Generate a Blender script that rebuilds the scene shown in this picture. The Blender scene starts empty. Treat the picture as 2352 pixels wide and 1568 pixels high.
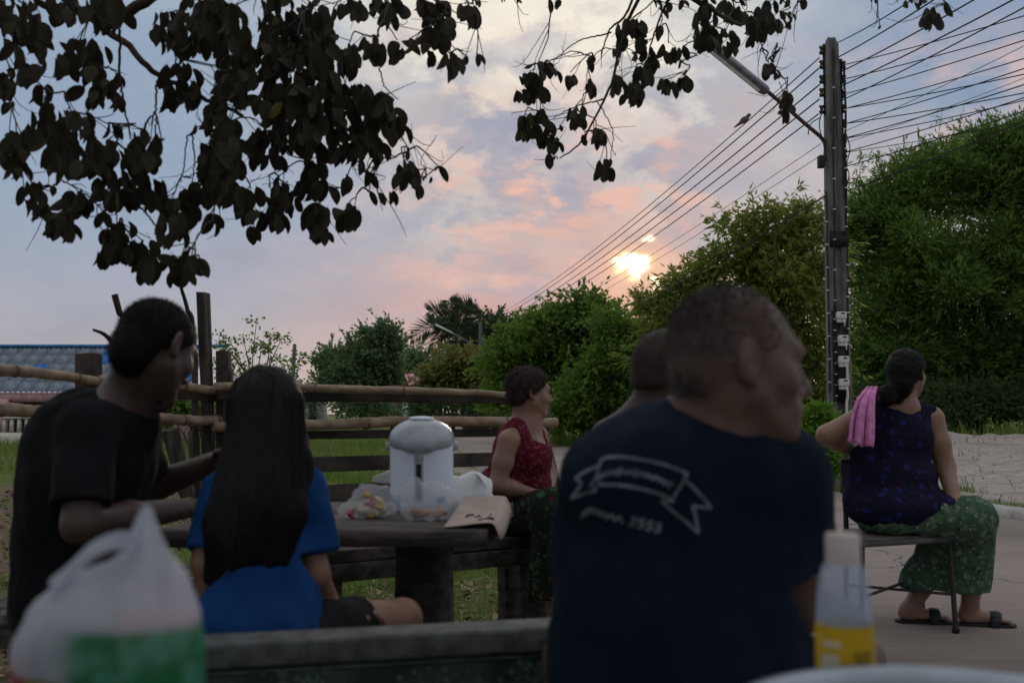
import bpy, bmesh, math, random
import numpy as np
from mathutils import Vector, Matrix
from mathutils.bvhtree import BVHTree

# ------------------------------------------------------------------ camera, sky, sun, exposure
SC = bpy.context.scene
COL = SC.collection
PW, PH, FPX = 2352.0, 1568.0, 2286.7          # photo measured on a 2352 px wide copy
CAM_Z = 0.98
PITCH = math.atan(166.0 / FPX)
cd = bpy.data.cameras.new('camera'); cam = bpy.data.objects.new('camera', cd); COL.objects.link(cam)
cam.location = (0, 0, CAM_Z); cam.rotation_euler = (math.pi / 2 + PITCH, 0, 0)
cd.sensor_width = 36; cd.lens = 35; cd.clip_start = 0.05; cd.clip_end = 3000
cd.dof.use_dof = True; cd.dof.focus_distance = 9.0; cd.dof.aperture_fstop = 3.6
SC.camera = cam

def ray(px, py):
    x = (px - PW / 2) / FPX; u = (PH / 2 - py) / FPX
    return np.array((x, math.cos(PITCH) - u * math.sin(PITCH), math.sin(PITCH) + u * math.cos(PITCH)))
def at(px, py, d):
    r = ray(px, py); return np.array((0, 0, CAM_Z)) + r * (d / r[1])
def gnd(px, py, z=0.0):
    r = ray(px, py); return np.array((0, 0, CAM_Z)) + r * ((z - CAM_Z) / r[2])
def mpp(d): return d / FPX                     # metres per photo pixel at a depth

SUN_PX = (1457, 598)
_s = ray(*SUN_PX); _s = _s / np.linalg.norm(_s)
SUN_AZ = math.atan2(_s[0], _s[1]); SUN_EL = math.asin(_s[2])

class NT:
    """small node-tree writer"""
    def __init__(s, nt): s.nt = nt; s.N = nt.nodes; s.L = nt.links
    def put(s, sock, v):
        if isinstance(v, bpy.types.NodeSocket): s.L.new(v, sock)
        elif v is not None:
            try: sock.default_value = v
            except Exception:
                sock.default_value = (v[0], v[1], v[2], 1.0) if len(v) == 3 else v
    def node(s, t, **kw):
        n = s.N.new(t)
        for k, v in kw.items(): setattr(n, k, v)
        return n
    def m(s, op, a, b=None, c=None, clamp=False):
        n = s.node('ShaderNodeMath', operation=op, use_clamp=clamp)
        for i, v in enumerate((a, b, c)):
            if v is not None: s.put(n.inputs[i], v)
        return n.outputs[0]
    def vm(s, op, a, b=None):
        n = s.node('ShaderNodeVectorMath', operation=op); s.put(n.inputs[0], a)
        if b is not None: s.put(n.inputs[1], b)
        return n.outputs['Value'] if op in ('LENGTH', 'DOT_PRODUCT') else n.outputs[0]
    def sep(s, v):
        n = s.node('ShaderNodeSeparateXYZ'); s.put(n.inputs[0], v); return n.outputs
    def comb(s, x, y, z):
        n = s.node('ShaderNodeCombineXYZ')
        for i, v in enumerate((x, y, z)): s.put(n.inputs[i], v)
        return n.outputs[0]
    def mix(s, f, a, b, mode='MIX'):
        n = s.node('ShaderNodeMix', data_type='RGBA', blend_type=mode)
        s.put(n.inputs[0], f); s.put(n.inputs[6], col4(a)); s.put(n.inputs[7], col4(b)); return n.outputs[2]
    def noise(s, v, scale, detail=4, rough=0.55, dist=0.0, out=0):
        n = s.node('ShaderNodeTexNoise'); s.put(n.inputs['Vector'], v)
        n.inputs['Scale'].default_value = scale; n.inputs['Detail'].default_value = detail
        n.inputs['Roughness'].default_value = rough; n.inputs['Distortion'].default_value = dist
        return n.outputs[out]
    def ramp(s, f, pts, interp='LINEAR'):
        n = s.node('ShaderNodeValToRGB'); n.color_ramp.interpolation = interp
        e = n.color_ramp.elements
        while len(e) < len(pts): e.new(0.5)
        for i, (p, c) in enumerate(pts):
            e[i].position = p; e[i].color = col4(c) if not isinstance(c, (int, float)) else (c, c, c, 1)
        s.put(n.inputs[0], f); return n.outputs[0]
    def smooth(s, v, a, b):
        n = s.node('ShaderNodeMapRange', interpolation_type='SMOOTHSTEP'); s.put(n.inputs[0], v)
        n.inputs[1].default_value = a; n.inputs[2].default_value = b
        return n.outputs[0]
def col4(c):
    if isinstance(c, bpy.types.NodeSocket): return c
    return (c[0], c[1], c[2], 1.0)
def srgb(r, g, b):
    f = lambda v: (v / 255 / 12.92) if v / 255 <= 0.04045 else ((v / 255 + 0.055) / 1.055) ** 2.4
    return (f(r), f(g), f(b))

def build_sky():
    w = bpy.data.worlds.new('World'); SC.world = w; w.use_nodes = True
    t = NT(w.node_tree); t.N.clear()
    D = t.node('ShaderNodeTexCoord').outputs['Generated']
    x, y, z = t.sep(D)
    u = t.m('ARCTAN2', x, y); v = t.m('ARCSINE', z)
    flat = t.comb(u, t.m('MULTIPLY', v, 1.9), t.m('MULTIPLY', t.m('COSINE', u), 0.0))
    n1 = t.noise(flat, 7.0, 9, 0.62, 0.25)
    n2 = t.noise(t.vm('ADD', flat, (3.1, 1.7, 0.0)), 14.0, 8, 0.62, 0.2)
    n3 = t.noise(t.vm('ADD', flat, (7.3, 4.1, 0.0)), 3.2, 4, 0.5)
    wn = t.node('ShaderNodeTexNoise'); t.put(wn.inputs['Vector'], flat)
    wn.inputs['Scale'].default_value = 12.0; wn.inputs['Detail'].default_value = 8; wn.inputs['Roughness'].default_value = 0.6
    ws = t.sep(t.vm('SUBTRACT', wn.outputs[1], (0.5, 0.5, 0.5)))
    def uv(px, py):
        r = ray(px, py); r = r / np.linalg.norm(r); return math.atan2(r[0], r[1]), math.asin(r[2])
    def blob(px, py, rx, ry, warp=0.10, p=1.0):
        a, b = uv(px, py)
        du = t.m('DIVIDE', t.m('ADD', t.m('SUBTRACT', u, a), t.m('MULTIPLY', ws[0], warp)), rx / FPX)
        dv = t.m('DIVIDE', t.m('ADD', t.m('SUBTRACT', v, b), t.m('MULTIPLY', ws[1], warp)), ry / FPX)
        q = t.m('ADD', t.m('MULTIPLY', du, du), t.m('MULTIPLY', dv, dv))
        return t.m('MULTIPLY', t.m('EXPONENT', t.m('MULTIPLY', q, -1.0)), p, clamp=True)
    def band(n, a, b): return t.smooth(n, a, b)
    sky = t.node('ShaderNodeTexSky', sky_type='NISHITA', sun_disc=False)
    sky.sun_elevation = SUN_EL; sky.sun_rotation = SUN_AZ; sky.air_density = 1.4; sky.dust_density = 2.0
    nish = t.vm('MULTIPLY', sky.outputs[0], (0.10, 0.10, 0.10))
    vv = t.smooth(v, -0.02, 0.62)
    deck = t.ramp(vv, [(0.0, srgb(172, 165, 172)), (0.16, srgb(166, 170, 183)), (0.32, srgb(155, 170, 190)),
                       (0.6, srgb(142, 164, 190)), (0.8, srgb(176, 188, 204)), (1.0, srgb(226, 228, 232))])
    c = t.mix(0.90, nish, deck)
    c = t.mix(t.m('MULTIPLY', band(n3, 0.42, 0.75), 0.35), c, srgb(172, 178, 194))
    c = t.mix(t.m('MULTIPLY', band(n1, 0.50, 0.66), 0.40), c, srgb(176, 172, 182))
    # dusk glow above the horizon towards the sun
    c = t.mix(blob(1220, 725, 430, 125, 0.12, 0.85), c, srgb(222, 166, 156))
    c = t.mix(blob(760, 600, 500, 60, 0.16, 0.38), c, srgb(208, 172, 172))
    c = t.mix(blob(330, 380, 640, 360, 0.1, 0.75), c, srgb(148, 166, 190))
    c = t.mix(blob(2230, 70, 380, 230, 0.12, 0.75), c, srgb(116, 146, 182))
    # bright cream cloud high above the sun
    c = t.mix(blob(1230, 60, 380, 230, 0.22, 1.6), c, srgb(250, 242, 226))
    c = t.mix(blob(1090, 290, 230, 150, 0.28, 0.85), c, srgb(240, 214, 194))
    c = t.mix(blob(1420, 300, 260, 120, 0.24, 0.5), c, srgb(214, 198, 196))
    # lavender cloud bodies
    body = t.m('MULTIPLY', band(n1, 0.45, 0.55), blob(1330, 380, 520, 300, 0.12, 1.35), clamp=True)
    c = t.mix(t.m('MULTIPLY', body, 0.85), c, srgb(164, 167, 182))
    c = t.mix(blob(1170, 320, 120, 70, 0.17, 0.85), c, srgb(160, 163, 182))
    c = t.mix(blob(1330, 520, 170, 120, 0.2, 0.6), c, srgb(170, 163, 178))
    c = t.mix(blob(1010, 165, 130, 28, 0.12, 0.6), c, srgb(160, 170, 190))
    c = t.mix(blob(1190, 620, 60, 12, 0.08, 0.5), c, srgb(168, 156, 172))
    # sun-lit pink and peach edges
    lit = t.m('MULTIPLY', band(n2, 0.51, 0.63), blob(1280, 480, 360, 150, 0.18, 1.2), clamp=True)
    c = t.mix(t.m('MULTIPLY', lit, .8), c, srgb(238, 190, 172))
    for (px, py, rx, ry, p) in ((1190, 440, 48, 30, .9), (1340, 490, 75, 28, .9), (1250, 545, 110, 24, .8), (1045, 430, 40, 26, .7),
                                (1600, 455, 55, 22, .7), (1520, 330, 60, 16, .8), (1410, 655, 80, 28, .8), (1540, 375, 35, 16, .6),
                                (1060, 610, 150, 22, .5), (1560, 500, 40, 20, .5)):
        c = t.mix(blob(px, py, rx, ry, 0.10, p * .85), c, srgb(240, 188, 168))
    c = t.mix(t.m('MULTIPLY', band(n1, 0.42, 0.62), blob(2150, 250, 420, 110, 0.15, 1.0)), c, srgb(222, 190, 182))
    c = t.mix(blob(2230, 380, 300, 90, 0.1, 0.5), c, srgb(222, 196, 188))
    c = t.mix(1.0, c, t.ramp(t.m('ADD', t.m('MULTIPLY', n1, .6), t.m('MULTIPLY', n2, .4)), [(0.34, (0.88, 0.89, 0.90)), (0.5, (0.98, 0.98, 0.98)), (0.66, (1.06, 1.05, 1.03))]), 'MULTIPLY')
    # the sun behind a hole in the cloud
    c = t.mix(blob(1457, 600, 120, 85, 0.05, 0.6), c, srgb(240, 180, 152))
    c = t.mix(blob(1460, 600, 62, 48, 0.05, 0.75), c, (1.05, 0.66, 0.42))
    core = blob(1445, 590, 33, 22, 0.05)
    for (px, py, rx, ry, p) in ((1474, 608, 22, 26, 1), (1422, 582, 12, 8, .8), (1497, 546, 13, 9, .9), (1512, 652, 8, 16, .8), (1480, 632, 8, 8, .7)):
        core = t.m('MAXIMUM', core, blob(px, py, rx, ry, 0.045, p))
    c = t.mix(t.smooth(core, 0.04, 0.50), c, (1.25, 0.82, 0.42))
    c = t.mix(t.smooth(core, 0.24, 0.85), c, (2.6, 2.2, 1.6))
    # below the horizon: dim ground tone
    c = t.mix(t.smooth(v, -0.01, -0.05), c, (0.10, 0.10, 0.09))
    bg = t.node('ShaderNodeBackground'); t.put(bg.inputs[0], c); bg.inputs[1].default_value = 1.0
    o = t.node('ShaderNodeOutputWorld'); t.L.new(bg.outputs[0], o.inputs[0])
build_sky()

sl = bpy.data.lights.new('sun', 'SUN'); sun = bpy.data.objects.new('sun', sl); COL.objects.link(sun)
sl.energy = 0.5; sl.angle = math.radians(12); sl.color = (1.0, 0.80, 0.64)
sun.rotation_euler = Vector(_s).to_track_quat('Z', 'Y').to_euler()
vs = SC.view_settings
vs.view_transform = 'Standard'; vs.look = 'None'; vs.exposure = 0.0; vs.gamma = 1.0; vs.use_curve_mapping = False
SC.cycles.use_denoising = True; SC.cycles.max_bounces = 10; SC.cycles.transparent_max_bounces = 16
SC.cycles.diffuse_bounces = 6; SC.cycles.glossy_bounces = 3; SC.cycles.sample_clamp_indirect = 4.0

random.seed(11); RNG = np.random.default_rng(11)
# ------------------------------------------------------------------ helpers
def link(o): COL.objects.link(o); return o
def tag(o, label=None, cat=None, group=None, kind=None):
    if label: o['label'] = label
    if cat: o['category'] = cat
    if group: o['group'] = group
    if kind: o['kind'] = kind
    return o
def empty(name, loc, label, cat, group=None):
    o = link(bpy.data.objects.new(name, None)); o.location = [float(v) for v in loc]; o.empty_display_size = 0.1
    return tag(o, label, cat, group)
def mesh_np(name, V, F, smooth=True):
    """V (n,3); F (m,3) or (m,4) arrays, or list of them"""
    me = bpy.data.meshes.new(name)
    Fs = F if isinstance(F, list) else [F]
    Fs = [np.asarray(f, dtype=np.int32) for f in Fs if len(f)]
    V = np.ascontiguousarray(V, dtype=np.float32)
    me.vertices.add(len(V)); me.vertices.foreach_set('co', V.ravel())
    nl = sum(f.size for f in Fs); npoly = sum(len(f) for f in Fs)
    me.loops.add(nl); me.polygons.add(npoly)
    me.loops.foreach_set('vertex_index', np.concatenate([f.ravel() for f in Fs]))
    starts = []; tot = []; s = 0
    for f in Fs:
        k = f.shape[1]; starts.append(s + np.arange(len(f)) * k); tot.append(np.full(len(f), k)); s += f.size
    me.polygons.foreach_set('loop_start', np.concatenate(starts).astype(np.int32))
    me.polygons.foreach_set('loop_total', np.concatenate(tot).astype(np.int32))
    if smooth: me.polygons.foreach_set('use_smooth', np.ones(npoly, dtype=bool))
    me.update(calc_edges=True); me.validate()
    return me
def obj(name, me, mat, parent=None):
    """link a mesh given in world coordinates; a child keeps its place under a moved Empty"""
    o = link(bpy.data.objects.new(name, me))
    if mat: 
        if not me.materials: me.materials.append(mat)
    if parent is not None:
        o.parent = parent
        p = parent; off = Vector((0, 0, 0))
        while p is not None: off += p.location; p = p.parent
        o.location = -off
    return o
class MB:
    """collects shapes into ONE mesh"""
    def __init__(s): s.V = []; s.F3 = []; s.F4 = []; s.n = 0
    def add(s, V, F):
        V = np.asarray(V, float); s.V.append(V); F = np.asarray(F)
        (s.F3 if F.shape[1] == 3 else s.F4).append(F + s.n); s.n += len(V); return s
    def box(s, c, size, rz=0.0, ax=None, jit=0.0, taper=1.0):
        """size full extents; ax = 3x3 rows are local axes"""
        h = np.asarray(size, float) / 2
        q = np.array([[x, y, z] for x in (-1, 1) for y in (-1, 1) for z in (-1, 1)], float) * h
        q[q[:, 2] > 0, :2] *= taper
        if jit: q += RNG.normal(0, jit, q.shape)
        if ax is None: A = np.array([[math.cos(rz), math.sin(rz), 0], [-math.sin(rz), math.cos(rz), 0], [0, 0, 1]])
        else: A = np.asarray(ax, float)
        return s.add(q @ A + np.asarray(c, float), [[0, 1, 3, 2], [4, 6, 7, 5], [0, 4, 5, 1], [2, 3, 7, 6], [0, 2, 6, 4], [1, 5, 7, 3]])
    def bar(s, a, b, w, h, up=(0, 0, 1), jit=0.0):
        a = np.asarray(a, float); b = np.asarray(b, float); d = b - a; L = np.linalg.norm(d); d /= L
        r = np.cross(d, up); r /= np.linalg.norm(r); u = np.cross(r, d)
        return s.box((a + b) / 2, (L, w, h), ax=np.array([d, r, u]), jit=jit)
    def tube(s, pts, rad, n=8, cap=True):
        P = np.asarray(pts, float); m = len(P)
        R = np.full(m, rad, float) if np.isscalar(rad) else np.asarray(rad, float)
        T = np.gradient(P, axis=0); T /= np.linalg.norm(T, axis=1)[:, None] + 1e-12
        ref = np.array((0, 0, 1.0)) if abs(T[0][2]) < 0.9 else np.array((1.0, 0, 0))
        ang = np.arange(n) * 2 * math.pi / n; V = []
        for i in range(m):
            r = np.cross(T[i], ref); r /= np.linalg.norm(r) + 1e-12; u2 = np.cross(r, T[i])
            ref = u2 if abs(np.dot(u2, T[i])) < 0.9 else ref
            V.append(P[i] + R[i] * (np.cos(ang)[:, None] * r + np.sin(ang)[:, None] * u2))
        V = np.concatenate(V); F = []
        for i in range(m - 1):
            for j in range(n): k = (j + 1) % n; F.append([i * n + j, i * n + k, (i + 1) * n + k, (i + 1) * n + j])
        s.add(V, F)
        if cap:
            for base, p, flip in ((0, P[0], 1), ((m - 1) * n, P[-1], 0)):
                ring = V[base:base + n]; C = np.vstack([ring, p])
                s.add(C, [[j, (j + 1) % n, n] if not flip else [(j + 1) % n, j, n] for j in range(n)])
        return s
    def lathe(s, c, prof, n=32, axis=None):
        """prof [(r,z)]"""
        ang = np.arange(n) * 2 * math.pi / n; V = []
        for r, z in prof: V.append(np.stack([r * np.cos(ang), r * np.sin(ang), np.full(n, z)], 1))
        V = np.concatenate(V)
        if axis is not None: V = V @ np.asarray(axis, float)
        F = [[i * n + j, i * n + (j + 1) % n, (i + 1) * n + (j + 1) % n, (i + 1) * n + j] for i in range(len(prof) - 1) for j in range(n)]
        return s.add(V + np.asarray(c, float), F)
    def mesh(s, name, smooth=False):
        F = []
        if s.F3: F.append(np.concatenate(s.F3))
        if s.F4: F.append(np.concatenate(s.F4))
        return mesh_np(name, np.concatenate(s.V), F, smooth)
    def build(s, name, mat, parent=None, smooth=False, bevel=0.0):
        o = obj(name, s.mesh(name, smooth), mat, parent)
        if bevel:
            bm = bmesh.new(); bm.from_mesh(o.data); bmesh.ops.remove_doubles(bm, verts=bm.verts, dist=1e-5)
            bmesh.ops.bevel(bm, geom=bm.edges[:], offset=bevel, segments=2, affect='EDGES', profile=0.6)
            bm.to_mesh(o.data); bm.free()
        return o
def spline(pts, n):
    """Catmull-Rom through points"""
    P = np.asarray(pts, float)
    if len(P) < 3: return P[0] + (P[-1] - P[0]) * np.linspace(0, 1, n)[:, None]
    P = np.vstack([2 * P[0] - P[1], P, 2 * P[-1] - P[-2]]); m = len(P) - 3; out = []
    for t in np.linspace(0, m - 1e-6, n):
        i = int(t); f = t - i; a, b, c, d = P[i:i + 4]
        out.append(0.5 * (2 * b + (c - a) * f + (2 * a - 5 * b + 4 * c - d) * f * f + (3 * b - a - 3 * c + d) * f ** 3))
    return np.array(out)
def unit(v): v = np.asarray(v, float); return v / (np.linalg.norm(v) + 1e-12)

# value noise in numpy
def vnoise(P, seed=0):
    P = np.asarray(P, float); I = np.floor(P).astype(np.int64); f = P - I; f = f * f * (3 - 2 * f)
    def hsh(i, j, k):
        n = (i * 374761393 + j * 668265263 + k * 2147483647 + seed * 1274126177) & 0x7fffffff
        n = ((n ^ (n >> 13)) * 1274126177) & 0x7fffffff
        return ((n ^ (n >> 16)) & 0xffff) / 65535.0
    r = 0
    for a in (0, 1):
        for b in (0, 1):
            for c in (0, 1):
                w = (f[:, 0] if a else 1 - f[:, 0]) * (f[:, 1] if b else 1 - f[:, 1]) * (f[:, 2] if c else 1 - f[:, 2])
                r = r + w * hsh(I[:, 0] + a, I[:, 1] + b, I[:, 2] + c)
    return r * 2 - 1
def fbm(P, s, o=3, seed=0):
    P = np.asarray(P, float) * np.asarray(s, float); r = 0; a = 1.0
    for i in range(o): r = r + a * vnoise(P, seed + i); P = P * 2.03; a *= 0.5
    return r

# ---------------- implicit surfaces: smooth unions of tapered limbs and ellipsoids, meshed with surface nets
class SDF:
    def __init__(s, h=0.006, k=0.02): s.h = h; s.k = k; s.P = []
    def cone(s, a, ra, b, rb, k=None, sub=False, flat=None):
        s.P.append(('c', np.asarray(a, float), ra, np.asarray(b, float), rb, s.k if k is None else k, sub, flat)); return s
    def chain(s, pts, rad, k=None, flat=None):
        for i in range(len(pts) - 1): s.cone(pts[i], rad[i], pts[i + 1], rad[i + 1], k, flat=flat)
        return s
    def ell(s, c, r, A=None, k=None, sub=False):
        s.P.append(('e', np.asarray(c, float), np.asarray(r, float) * np.ones(3), np.eye(3) if A is None else np.asarray(A, float), s.k if k is None else k, sub)); return s
    def cut(s, p, n, c=None, rad=9.0, k=0.004):
        """keep the side against n, inside a ball of radius rad round c"""
        s.P.append(('p', np.asarray(p, float), unit(n), np.asarray(p if c is None else c, float), rad, k)); return s
    def bounds(s):
        lo = []; hi = []
        for q in s.P:
            if q[0] == 'c' and not q[6]:
                lo += [q[1] - q[2], q[3] - q[4]]; hi += [q[1] + q[2], q[3] + q[4]]
            elif q[0] == 'e' and not q[5]:
                e = np.abs(q[3].T) @ q[2]; lo.append(q[1] - e); hi.append(q[1] + e)
        return np.min(lo, 0) - 4 * s.h - 0.02, np.max(hi, 0) + 4 * s.h + 0.02
    def mesh(s):
        lo, hi = s.bounds(); h = s.h
        n = np.ceil((hi - lo) / h).astype(int) + 1
        f = np.full(n, 0.5, np.float32)
        ax = [lo[i] + np.arange(n[i]) * h for i in range(3)]
        for q in s.P:
            if q[0] == 'c':
                _, a, ra, b, rb, k, sub, flat = q; m = k + 4 * h
                l = np.minimum(a - ra, b - rb) - m; g = np.maximum(a + ra, b + rb) + m
            elif q[0] == 'e':
                _, c, r, A, k, sub = q; m = k + 4 * h; e = np.abs(A.T) @ r; l = c - e - m; g = c + e + m
            else:
                _, p, nn, c, rad, k = q; l = c - rad; g = c + rad
            i0 = np.clip(np.floor((l - lo) / h).astype(int), 0, n); i1 = np.clip(np.ceil((g - lo) / h).astype(int) + 1, 0, n)
            if np.any(i1 <= i0): continue
            sl = tuple(slice(i0[i], i1[i]) for i in range(3))
            X = ax[0][sl[0]][:, None, None]; Y = ax[1][sl[1]][None, :, None]; Z = ax[2][sl[2]][None, None, :]
            F = f[sl]
            if q[0] == 'c':
                ab = b - a; L2 = max(ab @ ab, 1e-9)
                px, py, pz = X - a[0], Y - a[1], Z - a[2]
                t = np.clip((px * ab[0] + py * ab[1] + pz * ab[2]) / L2, 0, 1)
                qx, qy, qz = px - t * ab[0], py - t * ab[1], pz - t * ab[2]
                if flat is not None:
                    nv, sc = flat; dn = qx * nv[0] + qy * nv[1] + qz * nv[2]; e = dn * (sc - 1)
                    qx, qy, qz = qx + e * nv[0], qy + e * nv[1], qz + e * nv[2]
                d = np.sqrt(qx * qx + qy * qy + qz * qz) - (ra + t * (rb - ra))
                if flat is not None: d = d / (1 + (flat[1] - 1) * 0.5)
            elif q[0] == 'e':
                px, py, pz = X - c[0], Y - c[1], Z - c[2]
                l0 = (A[0][0] * px + A[0][1] * py + A[0][2] * pz); l1 = (A[1][0] * px + A[1][1] * py + A[1][2] * pz); l2 = (A[2][0] * px + A[2][1] * py + A[2][2] * pz)
                k0 = np.sqrt((l0 / r[0]) ** 2 + (l1 / r[1]) ** 2 + (l2 / r[2]) ** 2) + 1e-9
                k1 = np.sqrt((l0 / r[0] ** 2) ** 2 + (l1 / r[1] ** 2) ** 2 + (l2 / r[2] ** 2) ** 2) + 1e-9
                d = k0 * (k0 - 1) / k1
            else:
                d = -((X - p[0]) * nn[0] + (Y - p[1]) * nn[1] + (Z - p[2]) * nn[2]); sub = True
                if rad < 5:
                    d = np.where((X - c[0]) ** 2 + (Y - c[1]) ** 2 + (Z - c[2]) ** 2 < rad * rad, d, 0.5)
            if sub: d = -d; sg = -1.0
            else: sg = 1.0
            a_ = F * sg; b_ = d * sg                       # min of (a,b) or max via negation
            w = np.clip(0.5 + 0.5 * (b_ - a_) / max(k, 1e-4), 0, 1)
            f[sl] = sg * (b_ + (a_ - b_) * w - max(k, 1e-4) * w * (1 - w))
        return nets(f, lo, h)
def nets(f, lo, h):
    S = f < 0
    c = np.zeros(tuple(np.array(f.shape) - 1), np.int8); nx, ny, nz = c.shape
    for a in (0, 1):
        for b in (0, 1):
            for g in (0, 1): c += S[a:a + nx, b:b + ny, g:g + nz]
    act = (c > 0) & (c < 8); I = np.argwhere(act); idx = np.full(c.shape, -1, np.int32); idx[act] = np.arange(len(I))
    i, j, k = I.T; acc = np.zeros((len(I), 3)); cnt = np.zeros(len(I))
    for a in np.ndindex(2, 2, 2):
        for d in range(3):
            if a[d]: continue
            b = list(a); b[d] = 1
            fa = f[i + a[0], j + a[1], k + a[2]]; fb = f[i + b[0], j + b[1], k + b[2]]
            x = (fa < 0) != (fb < 0); t = np.where(x, fa / np.where(x, fa - fb, 1), 0)
            p = np.tile(np.array(a, float), (len(I), 1)); p[:, d] += t
            acc[x] += p[x]; cnt[x] += 1
    V = lo + (I + acc / cnt[:, None]) * h
    Q = []
    for d in range(3):
        e1, e2 = [x for x in range(3) if x != d]
        sa = [slice(None)] * 3; sb = [slice(None)] * 3; sa[d] = slice(0, -1); sb[d] = slice(1, None)
        A = S[tuple(sa)]; B = S[tuple(sb)]; X = np.argwhere(A != B)
        X = X[(X[:, e1] > 0) & (X[:, e2] > 0) & (X[:, e1] < f.shape[e1] - 1) & (X[:, e2] < f.shape[e2] - 1)]
        fl = A[tuple(X.T)]
        def cell(o1, o2):
            Y = X.copy(); Y[:, e1] -= o1; Y[:, e2] -= o2; return idx[tuple(Y.T)]
        q = np.stack([cell(1, 1), cell(0, 1), cell(0, 0), cell(1, 0)], 1)
        if d == 1: fl = ~fl
        q[~fl] = q[~fl][:, ::-1]; Q.append(q)
    Q = np.concatenate(Q); return V, Q[(Q >= 0).all(1)]
def vnormals(V, Q):
    N = np.zeros_like(V); n = np.cross(V[Q[:, 2]] - V[Q[:, 0]], V[Q[:, 3]] - V[Q[:, 1]])
    for c in range(4): np.add.at(N, Q[:, c], n)
    return N / (np.linalg.norm(N, axis=1)[:, None] + 1e-12)
def relax(V, Q, it=2, lam=0.5):
    for _ in range(it):
        A = np.zeros_like(V); C = np.zeros(len(V))
        for c in range(4):
            np.add.at(A, Q[:, c], V[Q[:, (c + 1) % 4]] + V[Q[:, (c + 3) % 4]]); np.add.at(C, Q[:, c], 2)
        V = V + lam * (A / C[:, None] - V)
    return V
def sdf_obj(s, name, mat, parent, folds=None, it=1):
    """folds: list of (amp, freq vec, seed, octaves)"""
    V, Q = s.mesh()
    if it: V = relax(V, Q, it)
    if folds:
        N = vnormals(V, Q)
        for amp, fr, seed, oc in folds: V = V + N * (amp * fbm(V, fr, oc, seed))[:, None]
    o = obj(name, mesh_np(name, V, Q), mat, parent); o_cache[o.name] = (V, Q); return o
o_cache = {}

# ---------------- materials
M = {}
def mat(name, color, rough=0.7, var=0.25, scale=8.0, bump=0.0, bscale=40.0, spec=0.3, metal=0.0, stretch=(1, 1, 1), color2=None, detail=5, island=0.0):
    m = bpy.data.materials.new(name); m.use_nodes = True; t = NT(m.node_tree); b = t.N['Principled BSDF']
    co = t.node('ShaderNodeTexCoord').outputs['Object']
    mp = t.vm('MULTIPLY', co, stretch)
    n = t.noise(mp, scale, detail)
    c2 = color2 if color2 is not None else tuple(v * (1 - var) for v in color)
    c1 = color if color2 is not None else tuple(min(1, v * (1 + var)) for v in color)
    c = t.mix(t.smooth(n, 0.35, 0.65), c1, c2)
    if island:
        g = t.node('ShaderNodeNewGeometry').outputs['Random Per Island']
        c = t.mix(1.0, c, t.ramp(g, [(0, (1 - island,) * 3), (1, (1 + island,) * 3)]), 'MULTIPLY')
    t.put(b.inputs['Base Color'], c)
    b.inputs['Roughness'].default_value = rough; b.inputs['Metallic'].default_value = metal
    b.inputs['Specular IOR Level'].default_value = spec
    if bump:
        bn = t.node('ShaderNodeBump'); bn.inputs['Strength'].default_value = bump; bn.inputs['Distance'].default_value = 0.01
        t.put(bn.inputs['Height'], t.noise(mp, bscale, 6, 0.6)); t.put(b.inputs['Normal'], bn.outputs[0])
    M[name] = m; return m
def leafmat(name, ca, cb, cc=None, trans=0.35, rough=0.55):
    """leaf: colour varies leaf by leaf and clump by clump; some light passes through"""
    m = bpy.data.materials.new(name); m.use_nodes = True; t = NT(m.node_tree); b = t.N['Principled BSDF']; out = t.N['Material Output']
    g = t.node('ShaderNodeNewGeometry').outputs['Random Per Island']
    co = t.node('ShaderNodeTexCoord').outputs['Object']
    c = t.mix(g, ca, cb)
    if cc is not None: c = t.mix(t.smooth(t.noise(co, 0.8, 3), 0.5, 0.68), c, cc)
    t.put(b.inputs['Base Color'], c); b.inputs['Roughness'].default_value = rough; b.inputs['Specular IOR Level'].default_value = 0.25
    tr = t.node('ShaderNodeBsdfTranslucent'); t.put(tr.inputs[0], c)
    mx = t.node('ShaderNodeMixShader'); mx.inputs[0].default_value = trans
    t.L.new(b.outputs[0], mx.inputs[1]); t.L.new(tr.outputs[0], mx.inputs[2]); t.L.new(mx.outputs[0], out.inputs[0])
    M[name] = m; return m
mat('skin_old', (0.135, 0.078, 0.056), 0.5, 0.15, 20, 0.15, 120, spec=0.4)
mat('skin_man', (0.078, 0.046, 0.034), 0.5, 0.12, 20, 0.1, 150, spec=0.4)
mat('skin_woman', (0.26, 0.150, 0.100), 0.5, 0.1, 20, 0.1, 150, spec=0.4)
mat('skin_girl', (0.25, 0.13, 0.085), 0.5, 0.1, 20, 0.08, 150, spec=0.4)
mat('hair_black', (0.008, 0.007, 0.007), 0.6, 0.3, 60, 0.3, 200, spec=0.12, stretch=(4, 4, .4))
mat('hair_brown', (0.040, 0.023, 0.016), 0.6, 0.3, 60, 0.3, 200)
mat('hair_grey', (0.105, 0.095, 0.085), 0.7, 0.4, 30, 0.3, 300)
mat('navy_cloth', (0.009, 0.015, 0.028), 0.9, 0.25, 6, 0.25, 260, spec=0.1)
mat('black_cloth', (0.010, 0.011, 0.013), 0.9, 0.3, 6, 0.25, 260, spec=0.1)
mat('blue_cloth', (0.006, 0.048, 0.165), 0.85, 0.2, 6, 0.25, 260, spec=0.15)
mat('dark_cloth', (0.016, 0.014, 0.015), 0.9, 0.3, 8, 0.2, 200, spec=0.1)
mat('pink_towel', (0.72, 0.28, 0.54), 0.95, 0.15, 30, 0.5, 400, spec=0.05)
mat('shirt_print', (0.16, 0.19, 0.21), 0.9, 0.35, 30, 0, spec=0.1)
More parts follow.
